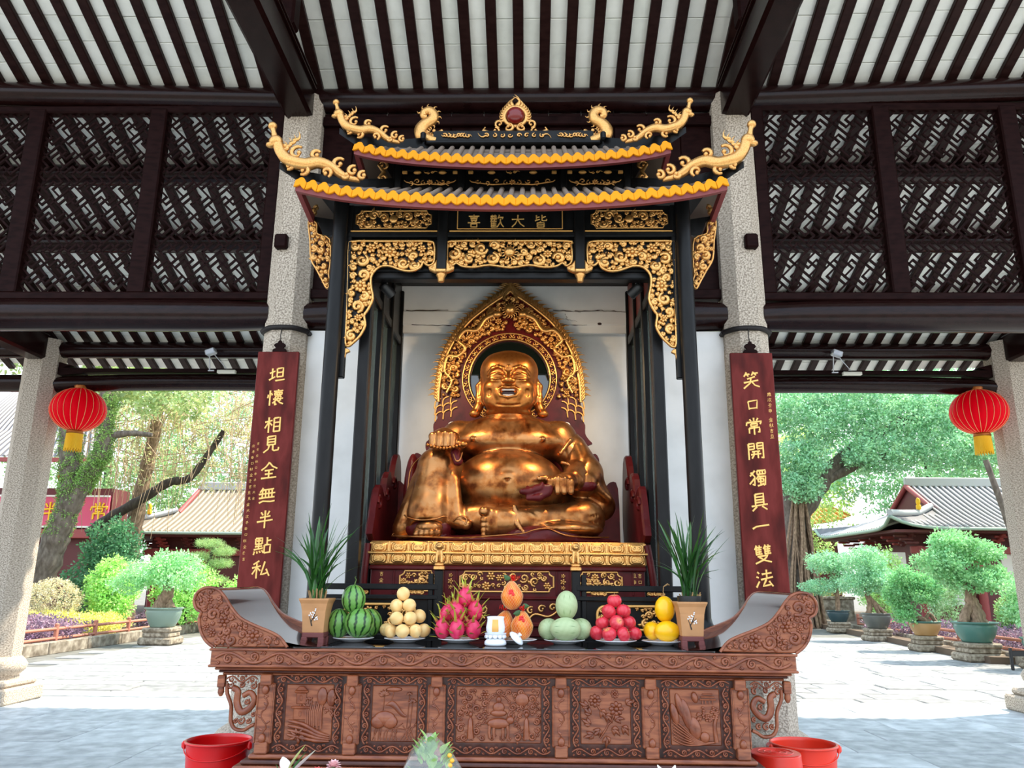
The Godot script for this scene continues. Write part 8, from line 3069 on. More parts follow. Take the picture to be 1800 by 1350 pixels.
	for s in [0, 1]:
		var nz := int((dep - 2.4) / 1.1)
		for i in nz + 1:
			var z := lerpf(zf - 1.2, zb + 1.2, float(i) / nz)
			g = G.new()
			var xx := (x0 + 1.3) if s == 0 else (x1 - 1.3)
			for k in 3:
				g.box(Vector3(xx + (0.22 * k) * (-1 if s == 0 else 1), ye - 0.5 + 0.13 * k, z), Vector3(0.5, 0.1, 0.16), 0.02)
			part(o, "bracket", g, M.hall_red_light if i % 2 else M.hall_red)
	return o

func fence(x: Callable, z0: float, z1: float, side: String) -> void:
	var n := int(absf(z1 - z0) / 1.45)
	var o := thing("garden_fence", "low reddish post-and-rail fence along the %s planting bed" % side, "fence", Vector3(x.call(z0), -0.1, z0))
	for i in n + 1:
		var z := lerpf(z0, z1, float(i) / n)
		var g := G.new()
		g.tube([Vector3(x.call(z), -0.1, z), Vector3(x.call(z), 0.44, z)], 0.05, 8)
		g.ball(Vector3(x.call(z), 0.45, z), Vector3(0.055, 0.03, 0.055), 8, 5)
		part(o, "post", g, M.fence_wood)
		if i < n:
			var zz := lerpf(z0, z1, float(i + 1) / n)
			for y in [0.36, 0.16]:
				g = G.new()
				g.tube([Vector3(x.call(z), y, z), Vector3(x.call(zz), y, zz)], 0.035, 7)
				part(o, "rail", g, M.fence_wood)

func build_garden() -> void:
	cluster = make_cluster(12, 0.24, 0.19, 0.05, 3)
	needle = make_cluster(16, 0.2, 0.2, 0.012, 4)
	var lf := mat("leaf_soft", Color.WHITE, 0.6)
	lf.vertex_color_use_as_albedo = true
	lf.backlight_enabled = true
	lf.backlight = Color(0.8, 0.8, 0.8)
	var bark := noise_tex(31, 0.03, 4, [[0.0, Color(0.5, 0.46, 0.42)], [1.0, Color.WHITE]], 256)
	mat("bark_pale", Color(0.66, 0.56, 0.46), 0.85, 0.0, bark, Vector3(2, 0.7, 2))
	mat("bark_grey", Color(0.50, 0.46, 0.42), 0.85, 0.0, bark, Vector3(1, 0.4, 1))
	mat("bark_dark", Color(0.32, 0.28, 0.25), 0.85, 0.0, bark, Vector3(1, 0.4, 1))
	mat("pedestal_stone", Color(0.70, 0.66, 0.58), 0.85, 0.0, bark, Vector3.ONE)
	mat("pot_blue", Color(0.20, 0.28, 0.30), 0.3)
	mat("pot_brown", Color(0.33, 0.34, 0.32), 0.35)
	mat("pot_ochre", Color(0.66, 0.52, 0.34), 0.4)
	mat("pot_green", Color(0.28, 0.44, 0.40), 0.28)
	mat("pot_sage", Color(0.45, 0.53, 0.48), 0.4)
	mat("fence_wood", Color(0.66, 0.42, 0.34), 0.6)
	mat("bed_soil", Color(0.36, 0.30, 0.24), 0.95)
	mat("hall_red", Color(0.36, 0.15, 0.15), 0.6)
	mat("hall_red_light", Color(0.58, 0.25, 0.24), 0.55)
	mat("roof_pale", Color(0.46, 0.42, 0.36), 0.8)
	mat("rib_pale", Color(0.66, 0.60, 0.50), 0.8)
	mat("roof_grey", Color(0.42, 0.42, 0.44), 0.8)
	mat("rib_grey", Color(0.68, 0.67, 0.67), 0.8)
	mat("eave_green", Color(0.58, 0.66, 0.60), 0.5)
	mat("ridge_grey", Color(0.68, 0.68, 0.67), 0.8)
	mat("ridge_white", Color(0.70, 0.71, 0.72), 0.7)
	mat("banner_pink", Color(0.80, 0.30, 0.42), 0.6)
	mat("wall_white", Color(0.88, 0.87, 0.84), 0.8)
	mat("wall_stone", Color(0.66, 0.63, 0.57), 0.85, 0.0, bark, Vector3.ONE * 0.5)
	mat("roof_yellow", Color(0.80, 0.60, 0.30), 0.6)
	# planting beds
	for s in [-1, 1]:
		var bed := setting("floor")
		var g := G.new()
		g.box(Vector3(s * 22.0, -0.06, -23.0), Vector3(24.0 if s < 0 else 22.4, 0.2, 27.2), 0.0, Basis(Vector3.UP, 0.0 if s < 0 else -0.0997))
		part(bed, "planting_bed", g, M.bed_soil)
		for k in 18:
			g = G.new()
			var kz := -9.9 - 1.5 * k
			var kx := -9.95 if s < 0 else 9.93 + 0.1 * (-9.3 - kz)
			g.box(Vector3(kx, 0.0, kz), Vector3(0.16, 0.26, 1.47), 0.02, Basis(Vector3.UP, 0.0 if s < 0 else -0.0997))
			part(bed, "kerb_stone", g, M.wall_stone)
	fence(func(z: float) -> float: return -10.15, -9.7, -24.0, "left")
	fence(func(z: float) -> float: return 10.1 + 0.1 * (-9.3 - z), -10.5, -21.5, "right")
	var lo := thing("garden_fence", "short end of the reddish fence turning left behind the outer column", "fence", Vector3(-11.2, -0.1, -9.65))
	for k in 3:
		var g := G.new()
		g.tube([Vector3(-11.2 - k * 1.3, -0.1, -9.65), Vector3(-11.2 - k * 1.3, 0.44, -9.65)], 0.05, 8)
		part(lo, "post", g, M.fence_wood)
	for y in [0.36, 0.16]:
		var g := G.new()
		g.tube([Vector3(-10.2, y, -9.65), Vector3(-14, y, -9.65)], 0.035, 7)
		part(lo, "rail", g, M.fence_wood)
	# bonsai
	var green := lin(0.45, 0.66, 0.42)
	var bright := lin(0.56, 0.74, 0.42)
	var mint := lin(0.48, 0.68, 0.50)
	bonsai("bonsai", "wide bushy bonsai in a grey-green pot beside the left fence", Vector3(-8.74, -0.1, -13.3), M.pot_sage, M.pot_sage, 0.44, 0.46, 0.40, "stepped stone pedestal under the grey-green pot on the left", [[[Vector3(-0.12, 0, 0), Vector3(-0.05, 0.2, 0), Vector3(0.05, 0.4, 0), Vector3(0.02, 0.62, 0)], 1.0, 0.6], [[Vector3(0.2, 0, 0.05), Vector3(0.1, 0.15, 0), Vector3(0.02, 0.3, 0)], 0.6, 0.4]], 0.2, [[-0.3, 0.85, 0, 0.75, 0.32, 260], [0.35, 0.75, 0.1, 0.6, 0.35, 220], [-0.9, 0.6, 0, 0.5, 0.3, 150], [0.1, 1.05, -0.1, 0.6, 0.3, 200]], lin(0.50, 0.72, 0.46), 101)
	bonsai("bonsai", "layered bonsai with a straight slim trunk in a dark blue pot, farthest on the right", Vector3(10.4, -0.1, -20.8), M.pot_blue, M.pot_blue, 0.37, 0.36, 0.34, "stone pedestal under the dark blue pot", [[[Vector3(0, 0, 0), Vector3(0.02, 0.4, 0), Vector3(0, 0.9, 0), Vector3(-0.05, 1.5, 0)], 1.0, 0.7]], 0.09, [[-0.25, 1.55, 0, 0.75, 0.38, 330], [-0.55, 0.75, 0, 0.62, 0.26, 230], [0.3, 0.95, 0, 0.5, 0.28, 190], [0.25, 1.5, 0, 0.55, 0.35, 200]], mint, 102)
	bonsai("bonsai", "bonsai with twisted roots in a brownish pot, second farthest on the right", Vector3(10.03, -0.1, -17.0), M.pot_brown, M.pot_brown, 0.4, 0.42, 0.34, "stone pedestal under the brownish pot", [[[Vector3(-0.22, 0, 0), Vector3(-0.15, 0.3, 0), Vector3(-0.2, 0.6, 0), Vector3(-0.1, 1.0, 0)], 1.0, 0.6], [[Vector3(0.25, 0, 0.05), Vector3(0.05, 0.25, 0.03), Vector3(-0.15, 0.5, 0)], 0.7, 0.5], [[Vector3(0.05, 0, 0.1), Vector3(-0.05, 0.3, 0.05), Vector3(-0.18, 0.55, 0)], 0.7, 0.5]], 0.09, [[-0.15, 1.45, 0, 0.62, 0.42, 330], [0.25, 0.85, 0.1, 0.6, 0.32, 240], [-0.5, 0.8, 0, 0.5, 0.32, 220], [0.0, 1.0, 0.2, 0.6, 0.3, 200]], mint, 103)
	bonsai("bonsai", "low leaning bonsai in an ochre pot with a green rim", Vector3(9.75, -0.1, -13.65), M.pot_ochre, M.pot_green, 0.37, 0.34, 0.36, "stone pedestal under the ochre pot", [[[Vector3(0.1, 0, 0), Vector3(-0.1, 0.08, 0), Vector3(-0.3, 0.25, 0), Vector3(-0.35, 0.5, 0), Vector3(-0.3, 0.7, 0)], 1.1, 0.6], [[Vector3(0.25, 0, 0.05), Vector3(0.15, 0.2, 0.0), Vector3(0.0, 0.05, 0)], 0.6, 0.5]], 0.085, [[-0.35, 1.0, 0, 0.42, 0.26, 210], [0.12, 0.85, 0, 0.44, 0.24, 200], [-0.62, 0.62, 0, 0.3, 0.26, 150], [-0.5, 0.2, 0.1, 0.26, 0.3, 120], [-0.1, 0.62, 0.1, 0.5, 0.2, 180]], lin(0.40, 0.63, 0.38), 104)
	bonsai("bonsai", "large thick-trunked bonsai in a wide green glazed pot", Vector3(9.62, -0.1, -11.2), M.pot_green, M.pot_green, 0.44, 0.42, 0.38, "stone pedestal under the wide green pot", [[[Vector3(0.1, 0, 0), Vector3(0.05, 0.3, 0), Vector3(-0.02, 0.55, 0), Vector3(0.05, 0.8, 0)], 1.3, 0.6], [[Vector3(-0.3, 0, 0.1), Vector3(-0.18, 0.2, 0.05), Vector3(0.0, 0.45, 0)], 0.8, 0.7], [[Vector3(-0.05, 0, 0.2), Vector3(0.0, 0.25, 0.1), Vector3(0.05, 0.5, 0)], 0.8, 0.6], [[Vector3(0.05, 0.7, 0), Vector3(-0.3, 1.0, 0), Vector3(-0.5, 1.3, 0)], 0.5, 0.25]], 0.14, [[-0.25, 1.65, 0, 0.5, 0.25, 260], [-0.55, 1.25, 0, 0.55, 0.26, 260], [0.25, 1.45, 0, 0.5, 0.22, 240], [0.2, 0.85, 0.1, 0.62, 0.24, 300], [-0.35, 0.95, 0, 0.35, 0.2, 160], [0.5, 0.95, 0, 0.35, 0.18, 130]], green, 105)
	bonsai("bonsai", "bushy bonsai in a green pot at the right edge of the picture", Vector3(10.05, -0.1, -9.6), M.pot_green, M.pot_green, 0.42, 0.36, 0.22, "stone pedestal at the right edge under a green pot", [[[Vector3(0, 0, 0), Vector3(0.05, 0.3, 0), Vector3(0, 0.6, 0)], 1.0, 0.7]], 0.1, [[-0.1, 0.85, 0, 0.55, 0.3, 300], [-0.35, 0.45, 0.1, 0.38, 0.22, 180], [0.3, 0.6, 0, 0.5, 0.3, 220]], green, 106)
	# clipped and loose shrubs on the left
	var sh := thing("clipped_shrub", "round clipped beige-green shrub behind the left fence", "shrub", Vector3(-12.75, 0.04, -15.3))
	canopy(sh, "foliage", [[Vector3(-12.75, 0.85, -15.3), Vector3(0.78, 0.55, 0.7), 900]], lf, lin(0.66, 0.64, 0.50), 0.2, 0.24, 111, 0.75)
	var g6 := G.new()
	g6.tube([Vector3(-12.75, 0.0, -15.3), Vector3(-12.7, 0.5, -15.3)], 0.06, 6)
	part(sh, "stem", g6, M.bark_dark)
	for q in [[-11.6, -16.2, 0.75, 1.95, "feathery bright green shrub left of the bonsai"], [-10.1, -17.6, 1.0, 1.9, "feathery bright green shrub directly behind the bonsai"], [-8.6, -18.6, 0.8, 1.5, "feathery green shrub beside the couplet board"]]:
		var s := thing("feathery_shrub", q[4], "shrub", Vector3(q[0], 0.04, q[1]), "feathery shrubs behind the left fence")
		canopy(s, "foliage", [[Vector3(q[0], q[3] * 0.55, q[1]), Vector3(q[2], q[3] * 0.5, q[2] * 0.8), 900]], lf, lin(0.56, 0.76, 0.36), 0.25, 0.42, 120 + int(q[1]), 0.35)
		var g := G.new()
		for k in 5:
			limb(g, [Vector3(q[0], 0.0, q[1]), Vector3(q[0] + (k - 2) * 0.1, q[3] * 0.4, q[1]), Vector3(q[0] + (k - 2) * 0.25, q[3] * 0.7, q[1])], 0.03, 0.012, 5)
		part(s, "stems", g, M.bark_dark)
	# hedges
	for q in [[-12.6, -12.6, 2.0, 1.9, "purple-leaved hedge behind the left fence", lin(0.47, 0.37, 0.44), 0.44, "hedge"], [-11.0, -20.0, 0.7, 3.4, "purple-leaved hedge running behind the grey-green pot", lin(0.47, 0.37, 0.44), 0.4, "hedge"], [11.6, -14.5, 1.1, 5.0, "purple-leaved hedge behind the potted bonsai on the right", lin(0.42, 0.34, 0.41), 0.42, "hedge"], [-11.8, -15.0, 1.5, 0.5, "strip of yellow-leaved plants above the purple hedge", lin(0.80, 0.82, 0.30), 0.46, "hedge"], [-9.2, -20.6, 1.9, 0.5, "yellow-leaved plants under the feathery shrubs", lin(0.78, 0.82, 0.32), 0.42, "hedge"]]:
		var h := thing("hedge", q[4], q[7], Vector3(q[0], 0.04, q[1]))
		var blobs := []
		var nb := 10
		for k in nb:
			blobs.append([Vector3(q[0] + rng.randf_range(-q[2], q[2]) * 0.85, q[6] * 0.6, q[1] + lerpf(-q[3], q[3], (k + 0.5) / nb)), Vector3(q[2] * 0.5, q[6] * 0.62, maxf(q[3] / nb * 1.4, 0.3)), 130])
		canopy(h, "foliage", blobs, lf, q[5], 0.25, 0.36, 140 + int(q[0] * 3), 0.2)
	for q in [[12.6, -12.2, "rounded purple-leaved shrub behind the large bonsai", lin(0.46, 0.38, 0.44), 0.8], [12.9, -15.0, "small rounded green shrub between the potted bonsai", lin(0.45, 0.62, 0.34), 0.7], [12.2, -9.9, "light green leafy shrub at the right edge", lin(0.62, 0.76, 0.36), 1.1]]:
		var s := thing("rounded_shrub", q[2], "shrub", Vector3(q[0], 0.04, q[1]))
		canopy(s, "foliage", [[Vector3(q[0], q[4], q[1]), Vector3(q[4] * 0.85, q[4] * 0.9, q[4] * 0.8), 600]], lf, q[3], 0.25, 0.36, 160 + int(q[1]), 0.4)
	# cloud-pruned pine
	var pn := thing("cloud_pruned_pine", "small pine clipped into flat green pads in front of the left hall", "tree", Vector3(-9.75, 0.04, -18.4))
	var g := G.new()
	limb(g, [Vector3(-9.75, 0, -18.4), Vector3(-9.65, 0.8, -18.4), Vector3(-9.85, 1.6, -18.4), Vector3(-9.7, 2.4, -18.4)], 0.1, 0.05)
	part(pn, "trunk", g, M.bark_dark)
	for k in 6:
		var q: Array = [[-9.85, 2.52, 0.48], [-9.4, 2.28, 0.4], [-10.1, 2.12, 0.45], [-9.45, 1.92, 0.42], [-9.95, 1.72, 0.4], [-9.6, 1.42, 0.5]][k]
		canopy(pn, "needle_pad", [[Vector3(q[0], q[1], -18.4), Vector3(q[2], 0.13, q[2] * 0.8), 260]], lf, lin(0.50, 0.62, 0.36), 0.2, 0.3, 170 + k, 0.2, needle)
	# tree with two ivy-covered trunks
	var iv := thing("ivy_tree", "old tree with two ivy-covered trunks beside the left lantern", "tree", Vector3(-14.2, 0.04, -17))
	g = G.new()
	limb(g, [Vector3(-14.3, 0, -17), Vector3(-14.1, 1.6, -17), Vector3(-13.85, 2.8, -17), Vector3(-13.65, 3.7, -17), Vector3(-13.8, 4.7, -17), Vector3(-14.0, 5.8, -17), Vector3(-13.9, 7.2, -17)], 0.42, 0.22, 12)
	limb(g, [Vector3(-13.9, 2.2, -17), Vector3(-13.6, 3.3, -16.95), Vector3(-13.2, 4.3, -16.9), Vector3(-12.8, 5.2, -16.9), Vector3(-12.82, 6.1, -16.9), Vector3(-13.0, 7.4, -16.9)], 0.28, 0.17, 12)
	limb(g, [Vector3(-12.85, 5.6, -16.9), Vector3(-12.1, 5.75, -17), Vector3(-11.4, 5.7, -17)], 0.13, 0.06, 8)
	part(iv, "trunk", g, M.bark_grey)
	var ivy := []
	for k in 40:
		var f := k / 39.0
		var a := Vector3(-13.85, 2.4, -17).lerp(Vector3(-13.7, 4.0, -17), f) if k < 0 else smooth_path([Vector3(-13.9, 2.6, -17), Vector3(-13.65, 3.7, -17), Vector3(-13.8, 4.7, -17), Vector3(-14.0, 6.4, -17)], 13)[k] as Vector3
		ivy.append([a, Vector3(0.38, 0.18, 0.38), 45])
		var b2: Vector3 = smooth_path([Vector3(-13.35, 4.0, -16.95), Vector3(-13.1, 4.5, -16.9), Vector3(-12.8, 5.2, -16.9), Vector3(-12.85, 6.8, -16.9)], 13)[mini(k, 39)]
		ivy.append([b2, Vector3(0.3, 0.18, 0.3), 45])
	canopy(iv, "ivy", ivy, lf, lin(0.42, 0.56, 0.24), 0.3, 0.3, 180, 0.6)
	canopy(iv, "foliage", [[Vector3(-14.5, 8.6, -18), Vector3(2.6, 1.4, 2.0), 600], [Vector3(-11.8, 7.4, -18), Vector3(2.4, 0.9, 1.6), 350]], lf, lin(0.58, 0.66, 0.42), 0.3, 0.9, 181, 0.2)
	# pale tree with hanging bare twigs
	var pt := thing("weeping_tree", "pale tree with a long curved branch and hanging bare vines", "tree", Vector3(-13.6, 0.04, -21))
	g = G.new()
	limb(g, [Vector3(-13.6, 0, -21), Vector3(-13.65, 1.9, -21), Vector3(-13.6, 3.2, -21), Vector3(-13.5, 4.6, -21), Vector3(-13.3, 6.5, -21), Vector3(-13.2, 9, -21)], 0.36, 0.16, 12)
	part(pt, "trunk", g, M.bark_pale)
	g = G.new()
	limb(g, [Vector3(-14.9, 2.9, -20.5), Vector3(-14.3, 3.4, -20.5), Vector3(-13.2, 4.05, -20.4), Vector3(-12.3, 4.65, -20.4), Vector3(-11.6, 4.8, -20.4), Vector3(-11.1, 5.6, -20.5), Vector3(-10.6, 6.5, -20.5)], 0.2, 0.09, 9)
	part(pt, "bough", g, M.bark_dark)
	g = G.new()
	var rn := RandomNumberGenerator.new()
	rn.seed = 9
	for k in 420:
		var x := rn.randf_range(-15.6, -8.6)
		var z := rn.randf_range(-22.0, -19.0)
		var y := rn.randf_range(4.8, 8.8)
		var l := rn.randf_range(0.5, 2.2)
		var dx := rn.randf_range(-0.25, 0.25)
		g.tube([Vector3(x, y, z), Vector3(x + dx, y - l * 0.5, z), Vector3(x + dx * 1.6 + rn.randf_range(-0.1, 0.1), y - l, z)], 0.011, 3, false)
		if k % 3 == 0:
			g.tube([Vector3(x, y, z), Vector3(x + rn.randf_range(-1, 1), y + rn.randf_range(0, 0.5), z), Vector3(x + rn.randf_range(-1.6, 1.6), y + rn.randf_range(0.2, 1.0), z)], 0.016, 3, false)
	part(pt, "hanging_vines", g, M.twig, true)
	canopy(pt, "foliage", [[Vector3(-12.8, 7.2, -21.5), Vector3(3.4, 1.7, 2.2), 520], [Vector3(-9.8, 6.6, -21.5), Vector3(2.0, 1.6, 1.6), 260], [Vector3(-12.0, 5.2, -21.2), Vector3(3.0, 0.9, 1.4), 150]], lf, lin(0.66, 0.68, 0.46), 0.3, 0.55, 190, 0.0)
	# dark green tree
	var dk := thing("dense_shrub", "dark green dense bushy tree behind the feathery shrubs", "tree", Vector3(-13.2, 0.04, -19))
	canopy(dk, "foliage", [[Vector3(-13.2, 2.2, -19), Vector3(0.95, 1.15, 0.8), 700], [Vector3(-13.5, 1.2, -18.9), Vector3(1.2, 0.9, 0.8), 400]], lf, lin(0.28, 0.50, 0.32), 0.25, 0.55, 191, 0.3)
	# trees closing the left side
	for q in [[-22, -34, 8.0, 6.0, 5.5, lin(0.52, 0.66, 0.42), "broad light green tree far behind the left buildings"], [-15.5, -37, 8.5, 5.5, 6.0, lin(0.45, 0.62, 0.42), "tall green tree behind the left hall's ridge"], [-10.0, -37, 9.0, 4.0, 5.0, lin(0.48, 0.64, 0.40), "green tree between the left hall and the couplet board"], [-17.5, -14.0, 3.6, 1.9, 2.6, lin(0.50, 0.70, 0.36), "bright leafy tree at the left edge, seen past the outer column"]]:
		var t := thing("garden_tree", q[6], "tree", Vector3(q[0], 0.0, q[1]), "trees behind the left garden")
		g = G.new()
		limb(g, [Vector3(q[0], -0.1, q[1]), Vector3(q[0] + 0.2, q[2] * 0.5, q[1]), Vector3(q[0], q[2], q[1])], 0.3, 0.15, 8)
		part(t, "trunk", g, M.bark_dark)
		canopy(t, "foliage", [[Vector3(q[0], q[2], q[1]), Vector3(q[3], q[4], q[3] * 0.6), 1500], [Vector3(q[0] + q[3] * 0.4, q[2] * 0.7, q[1] + 0.5), Vector3(q[3] * 0.6, q[4] * 0.5, q[3] * 0.4), 500]], lf, q[5], 0.3, 1.0 if q[1] < -20 else 0.6, 200 + int(q[0]), 0.3)
	# left hall and the bannered building
	hall("left_garden_hall", "hall with a pale tiled roof and dark red eaves seen left of the board", -18.0, -9.8, -26.2, 8.2, 3.3, 5.5, M.roof_pale, M.rib_pale, M.eave_green, -0.1, [-16.0, -13.9, -11.8], 1)
	var bn := thing("bannered_building", "red building with a pink banner far left behind the ivy trunks", "building", Vector3(-18.5, -0.1, -25.5))
	g = G.new()
	g.box(Vector3(-19.2, 2.4, -25.2), Vector3(5.6, 5.0, 1.3))
	part(bn, "wall", g, M.hall_red)
	g = G.new()
	g.box(Vector3(-18.9, 3.95, -24.2), Vector3(5.2, 1.25, 0.1), 0.02)
	var bb := part(bn, "banner", g, M.banner_pink)
	for q in [[-18.9, 4.55], [-18.9, 3.36]]:
		g = G.new()
		g.box(Vector3(q[0], q[1], -24.15), Vector3(5.2, 0.07, 0.06))
		part(bb, "white_edge", g, M.wall_white)
	for k in 3:
		g = G.new()
		strokes(g, [GLYPH["半"], GLYPH["秋"], GLYPH["常"]][k], Vector2([-18.6, -18.05, -16.65][k], 3.95), 0.75, -24.12, 0.05)
		part(bb, "character", g, M.fringe_yellow)
	g = G.new()
	g.box(Vector3(-18.9, 3.1, -24.3), Vector3(5.4, 0.35, 0.3), 0.02)
	part(bn, "beam", g, M.hall_red_light)
	for x in [-20.8, -18.6, -16.5]:
		g = G.new()
		g.tube([Vector3(x, -0.1, -24.4), Vector3(x, 3.0, -24.4)], 0.16, 10)
		part(bn, "column", g, M.hall_red_light)
	g = G.new()
	g.grid([PackedVector3Array([Vector3(-24, 6.0, -23.5), Vector3(-16.4, 6.0, -23.5)]), PackedVector3Array([Vector3(-23, 7.2, -24.6), Vector3(-17.2, 7.2, -24.6)]), PackedVector3Array([Vector3(-22, 9.2, -25.9), Vector3(-18.6, 9.2, -25.9)])])
	part(bn, "roof", g, M.roof_grey)
	g = G.new()
	for k in 30:
		var f := k / 29.0
		g.tube([Vector3(lerpf(-24, -16.4, f), 6.04, -23.5), Vector3(lerpf(-23, -17.2, f), 7.24, -24.6), Vector3(lerpf(-22, -18.6, f), 9.24, -25.9)], 0.06, 5)
	part(bn, "tile_ribs", g, M.rib_grey, true)
	g = G.new()
	g.box(Vector3(-20.2, 5.9, -23.6), Vector3(7.6, 0.16, 0.2))
	part(bn, "eave", g, M.hall_red_light)
	for q in [[-17.6, 5.25, -23.4], [-18.9, 5.25, -23.4]]:
		var sl := thing("small_lantern", {-17.6: "small red lantern hanging between the two ivy trunks", -18.9: "small red lantern hanging behind the left ivy trunk"}[q[0]], "lantern", Vector3(q[0], q[1] - 0.3, q[2]), "small lanterns far left")
		g = G.new()
		g.ball(Vector3(q[0], q[1], q[2]), Vector3(0.42, 0.32, 0.42), 14, 9)
		part(sl, "silk", g, M.lantern_red)
		g = G.new()
		g.tube([Vector3(q[0], q[1] - 0.3, q[2]), Vector3(q[0], q[1] - 0.55, q[2])], 0.08, 6)
		part(sl, "tassel", g, M.fringe_yellow)
		g = G.new()
		g.tube([Vector3(q[0], q[1] + 0.3, q[2]), Vector3(q[0], q[1] + 0.7, q[2])], 0.015, 5)
		part(sl, "cord", g, M.near_black)
	# banyan on the right
	var by := thing("banyan_tree", "huge banyan with hanging roots and a spreading crown on the right", "tree", Vector3(10.3, 0.04, -24))
	g = G.new()
	limb(g, [Vector3(10.2, -0.1, -24), Vector3(10.15, 2.0, -24), Vector3(10.25, 4.0, -24), Vector3(10.4, 5.2, -24)], 0.55, 0.42, 14)
	limb(g, [Vector3(10.4, 3.8, -24), Vector3(11.2, 4.9, -24), Vector3(12.2, 6.1, -24), Vector3(13.8, 7.2, -24), Vector3(16.0, 8.2, -24)], 0.38, 0.15, 10)
	limb(g, [Vector3(11.4, 5.2, -24), Vector3(12.8, 5.9, -23.6), Vector3(14.5, 6.4, -23.2)], 0.2, 0.1, 8)
	limb(g, [Vector3(10.2, 4.5, -24), Vector3(9.6, 5.8, -24), Vector3(9.2, 7.5, -24)], 0.3, 0.15, 10)
	part(by, "trunk", g, M.bark_grey)
	g = G.new()
	rn.seed = 12
	for k in 34:
		var x := rn.randf_range(9.5, 11.0)
		var z := -24.0 + rn.randf_range(0.1, 0.7)
		g.tube(smooth_path([Vector3(x, -0.1, z), Vector3(x + rn.randf_range(-0.2, 0.2), 1.6, z), Vector3(lerpf(x, 10.3, 0.5) + rn.randf_range(-0.2, 0.2), 3.2, z), Vector3(lerpf(x, 10.4, 0.7), 4.8, z)], 4), rn.randf_range(0.025, 0.07), 5)
	part(by, "aerial_roots", g, M.bark_pale, true)
	canopy(by, "foliage", [[Vector3(11.3, 7.6, -23.6), Vector3(1.8, 1.2, 1.5), 700], [Vector3(10.4, 6.0, -23.2), Vector3(1.2, 0.8, 1.0), 420], [Vector3(12.6, 8.6, -24), Vector3(2.2, 1.1, 1.6), 600], [Vector3(14.6, 7.6, -23.4), Vector3(2.4, 1.2, 1.6), 850], [Vector3(13.4, 6.2, -23.0), Vector3(1.6, 0.75, 1.1), 480], [Vector3(16.6, 8.4, -24), Vector3(2.4, 1.4, 1.6), 750], [Vector3(16.2, 6.3, -22.6), Vector3(1.9, 0.85, 1.2), 560], [Vector3(18.6, 7.4, -23.6), Vector3(2.2, 1.3, 1.5), 620], [Vector3(10.3, 5.0, -23.0), Vector3(0.9, 0.6, 0.7), 260], [Vector3(9.6, 8.4, -24), Vector3(1.6, 1.3, 1.4), 420], [Vector3(14.0, 9.6, -25), Vector3(4.5, 1.2, 2.0), 800]], lf, lin(0.46, 0.66, 0.48), 0.28, 0.62, 210, 0.25)
	# prop pole and the trees behind
	var pl := thing("prop_pole", "slanted grey wooden pole leaning beside the right outer column", "pole", Vector3(12.6, -0.1, -14))
	g = G.new()
	limb(g, [Vector3(12.95, -0.1, -14), Vector3(12.5, 2.07, -14), Vector3(12.25, 3.3, -14), Vector3(11.97, 4.6, -14)], 0.10, 0.07, 8, 0.05)
	part(pl, "pole", g, M.bark_grey)
	for q in [[13.6, -36, 6.0, 4.0, 4.5, lin(0.66, 0.76, 0.42), "yellow-green tree between the banyan and the grey roof"], [20.5, -34, 9.5, 6.0, 5.0, lin(0.48, 0.66, 0.46), "tall green tree behind the grey roofed hall"], [27, -36, 8.5, 6.0, 6.0, lin(0.50, 0.67, 0.44), "green tree at the far right behind the hall"], [18.5, -20.5, 4.4, 1.9, 1.6, lin(0.66, 0.76, 0.40), "light yellow-green leafy tree in front of the grey roof"], [17.2, -18.0, 3.2, 1.3, 1.8, lin(0.60, 0.72, 0.40), "loose yellow-green shrub tree beside the right outer column"], [14.0, -44, 12.0, 7.0, 5.0, lin(0.52, 0.68, 0.46), "farthest green tree above the yellow roof"]]:
		var t := thing("garden_tree", q[6], "tree", Vector3(q[0], 0.0, q[1]), "trees behind the right garden")
		g = G.new()
		limb(g, [Vector3(q[0], -0.1, q[1]), Vector3(q[0] + 0.2, q[2] * 0.5, q[1]), Vector3(q[0], q[2], q[1])], 0.2, 0.1, 8)
		part(t, "trunk", g, M.bark_dark)
		canopy(t, "foliage", [[Vector3(q[0], q[2], q[1]), Vector3(q[3], q[4], q[3] * 0.6), 1300 if q[1] < -30 else 420], [Vector3(q[0] - q[3] * 0.4, q[2] * 0.75, q[1] + 0.5), Vector3(q[3] * 0.6, q[4] * 0.5, q[3] * 0.4), 400 if q[1] < -30 else 140]], lf, q[5], 0.3, 1.0 if q[1] < -30 else 0.55, 230 + int(q[0]), 0.3)
	hall("right_garden_hall", "hall with a grey-white ribbed roof, gable and red brackets on the right", 13.9, 27.0, -24.0, 8.0, 3.55, 5.6, M.roof_grey, M.rib_grey, M.eave_green, -0.1, [15.7, 18.0, 20.4, 22.8], 2)
	for x in [14.9, 16.4, 17.2, 19.2]:
		var o := get_node("right_garden_hall")
		g = G.new()
		g.box(Vector3(x, 1.7, -25.84), Vector3(0.55, 2.0, 0.06))
		part(o, "white_panel", g, M.wall_white)
	var yb := thing("yellow_roofed_building", "small building with an orange-yellow roof behind the banyan", "building", Vector3(16.0, -0.1, -41))
	g = G.new()
	g.box(Vector3(15.5, 2.2, -42), Vector3(5.4, 4.6, 3.0))
	part(yb, "wall", g, M.hall_red)
	g = G.new()
	var r0 := PackedVector3Array()
	var r1 := PackedVector3Array()
	for k in 13:
		var f := k / 12.0
		r0.append(Vector3(lerpf(12.0, 18.9, f), 4.75 + 0.55 * pow(f, 6.0), -40.0))
		r1.append(Vector3(lerpf(12.6, 18.4, f), 5.75 + 0.15 * pow(f, 6.0), -41.4))
	g.grid([r0, r1])
	part(yb, "roof", g, M.roof_yellow)
	g = G.new()
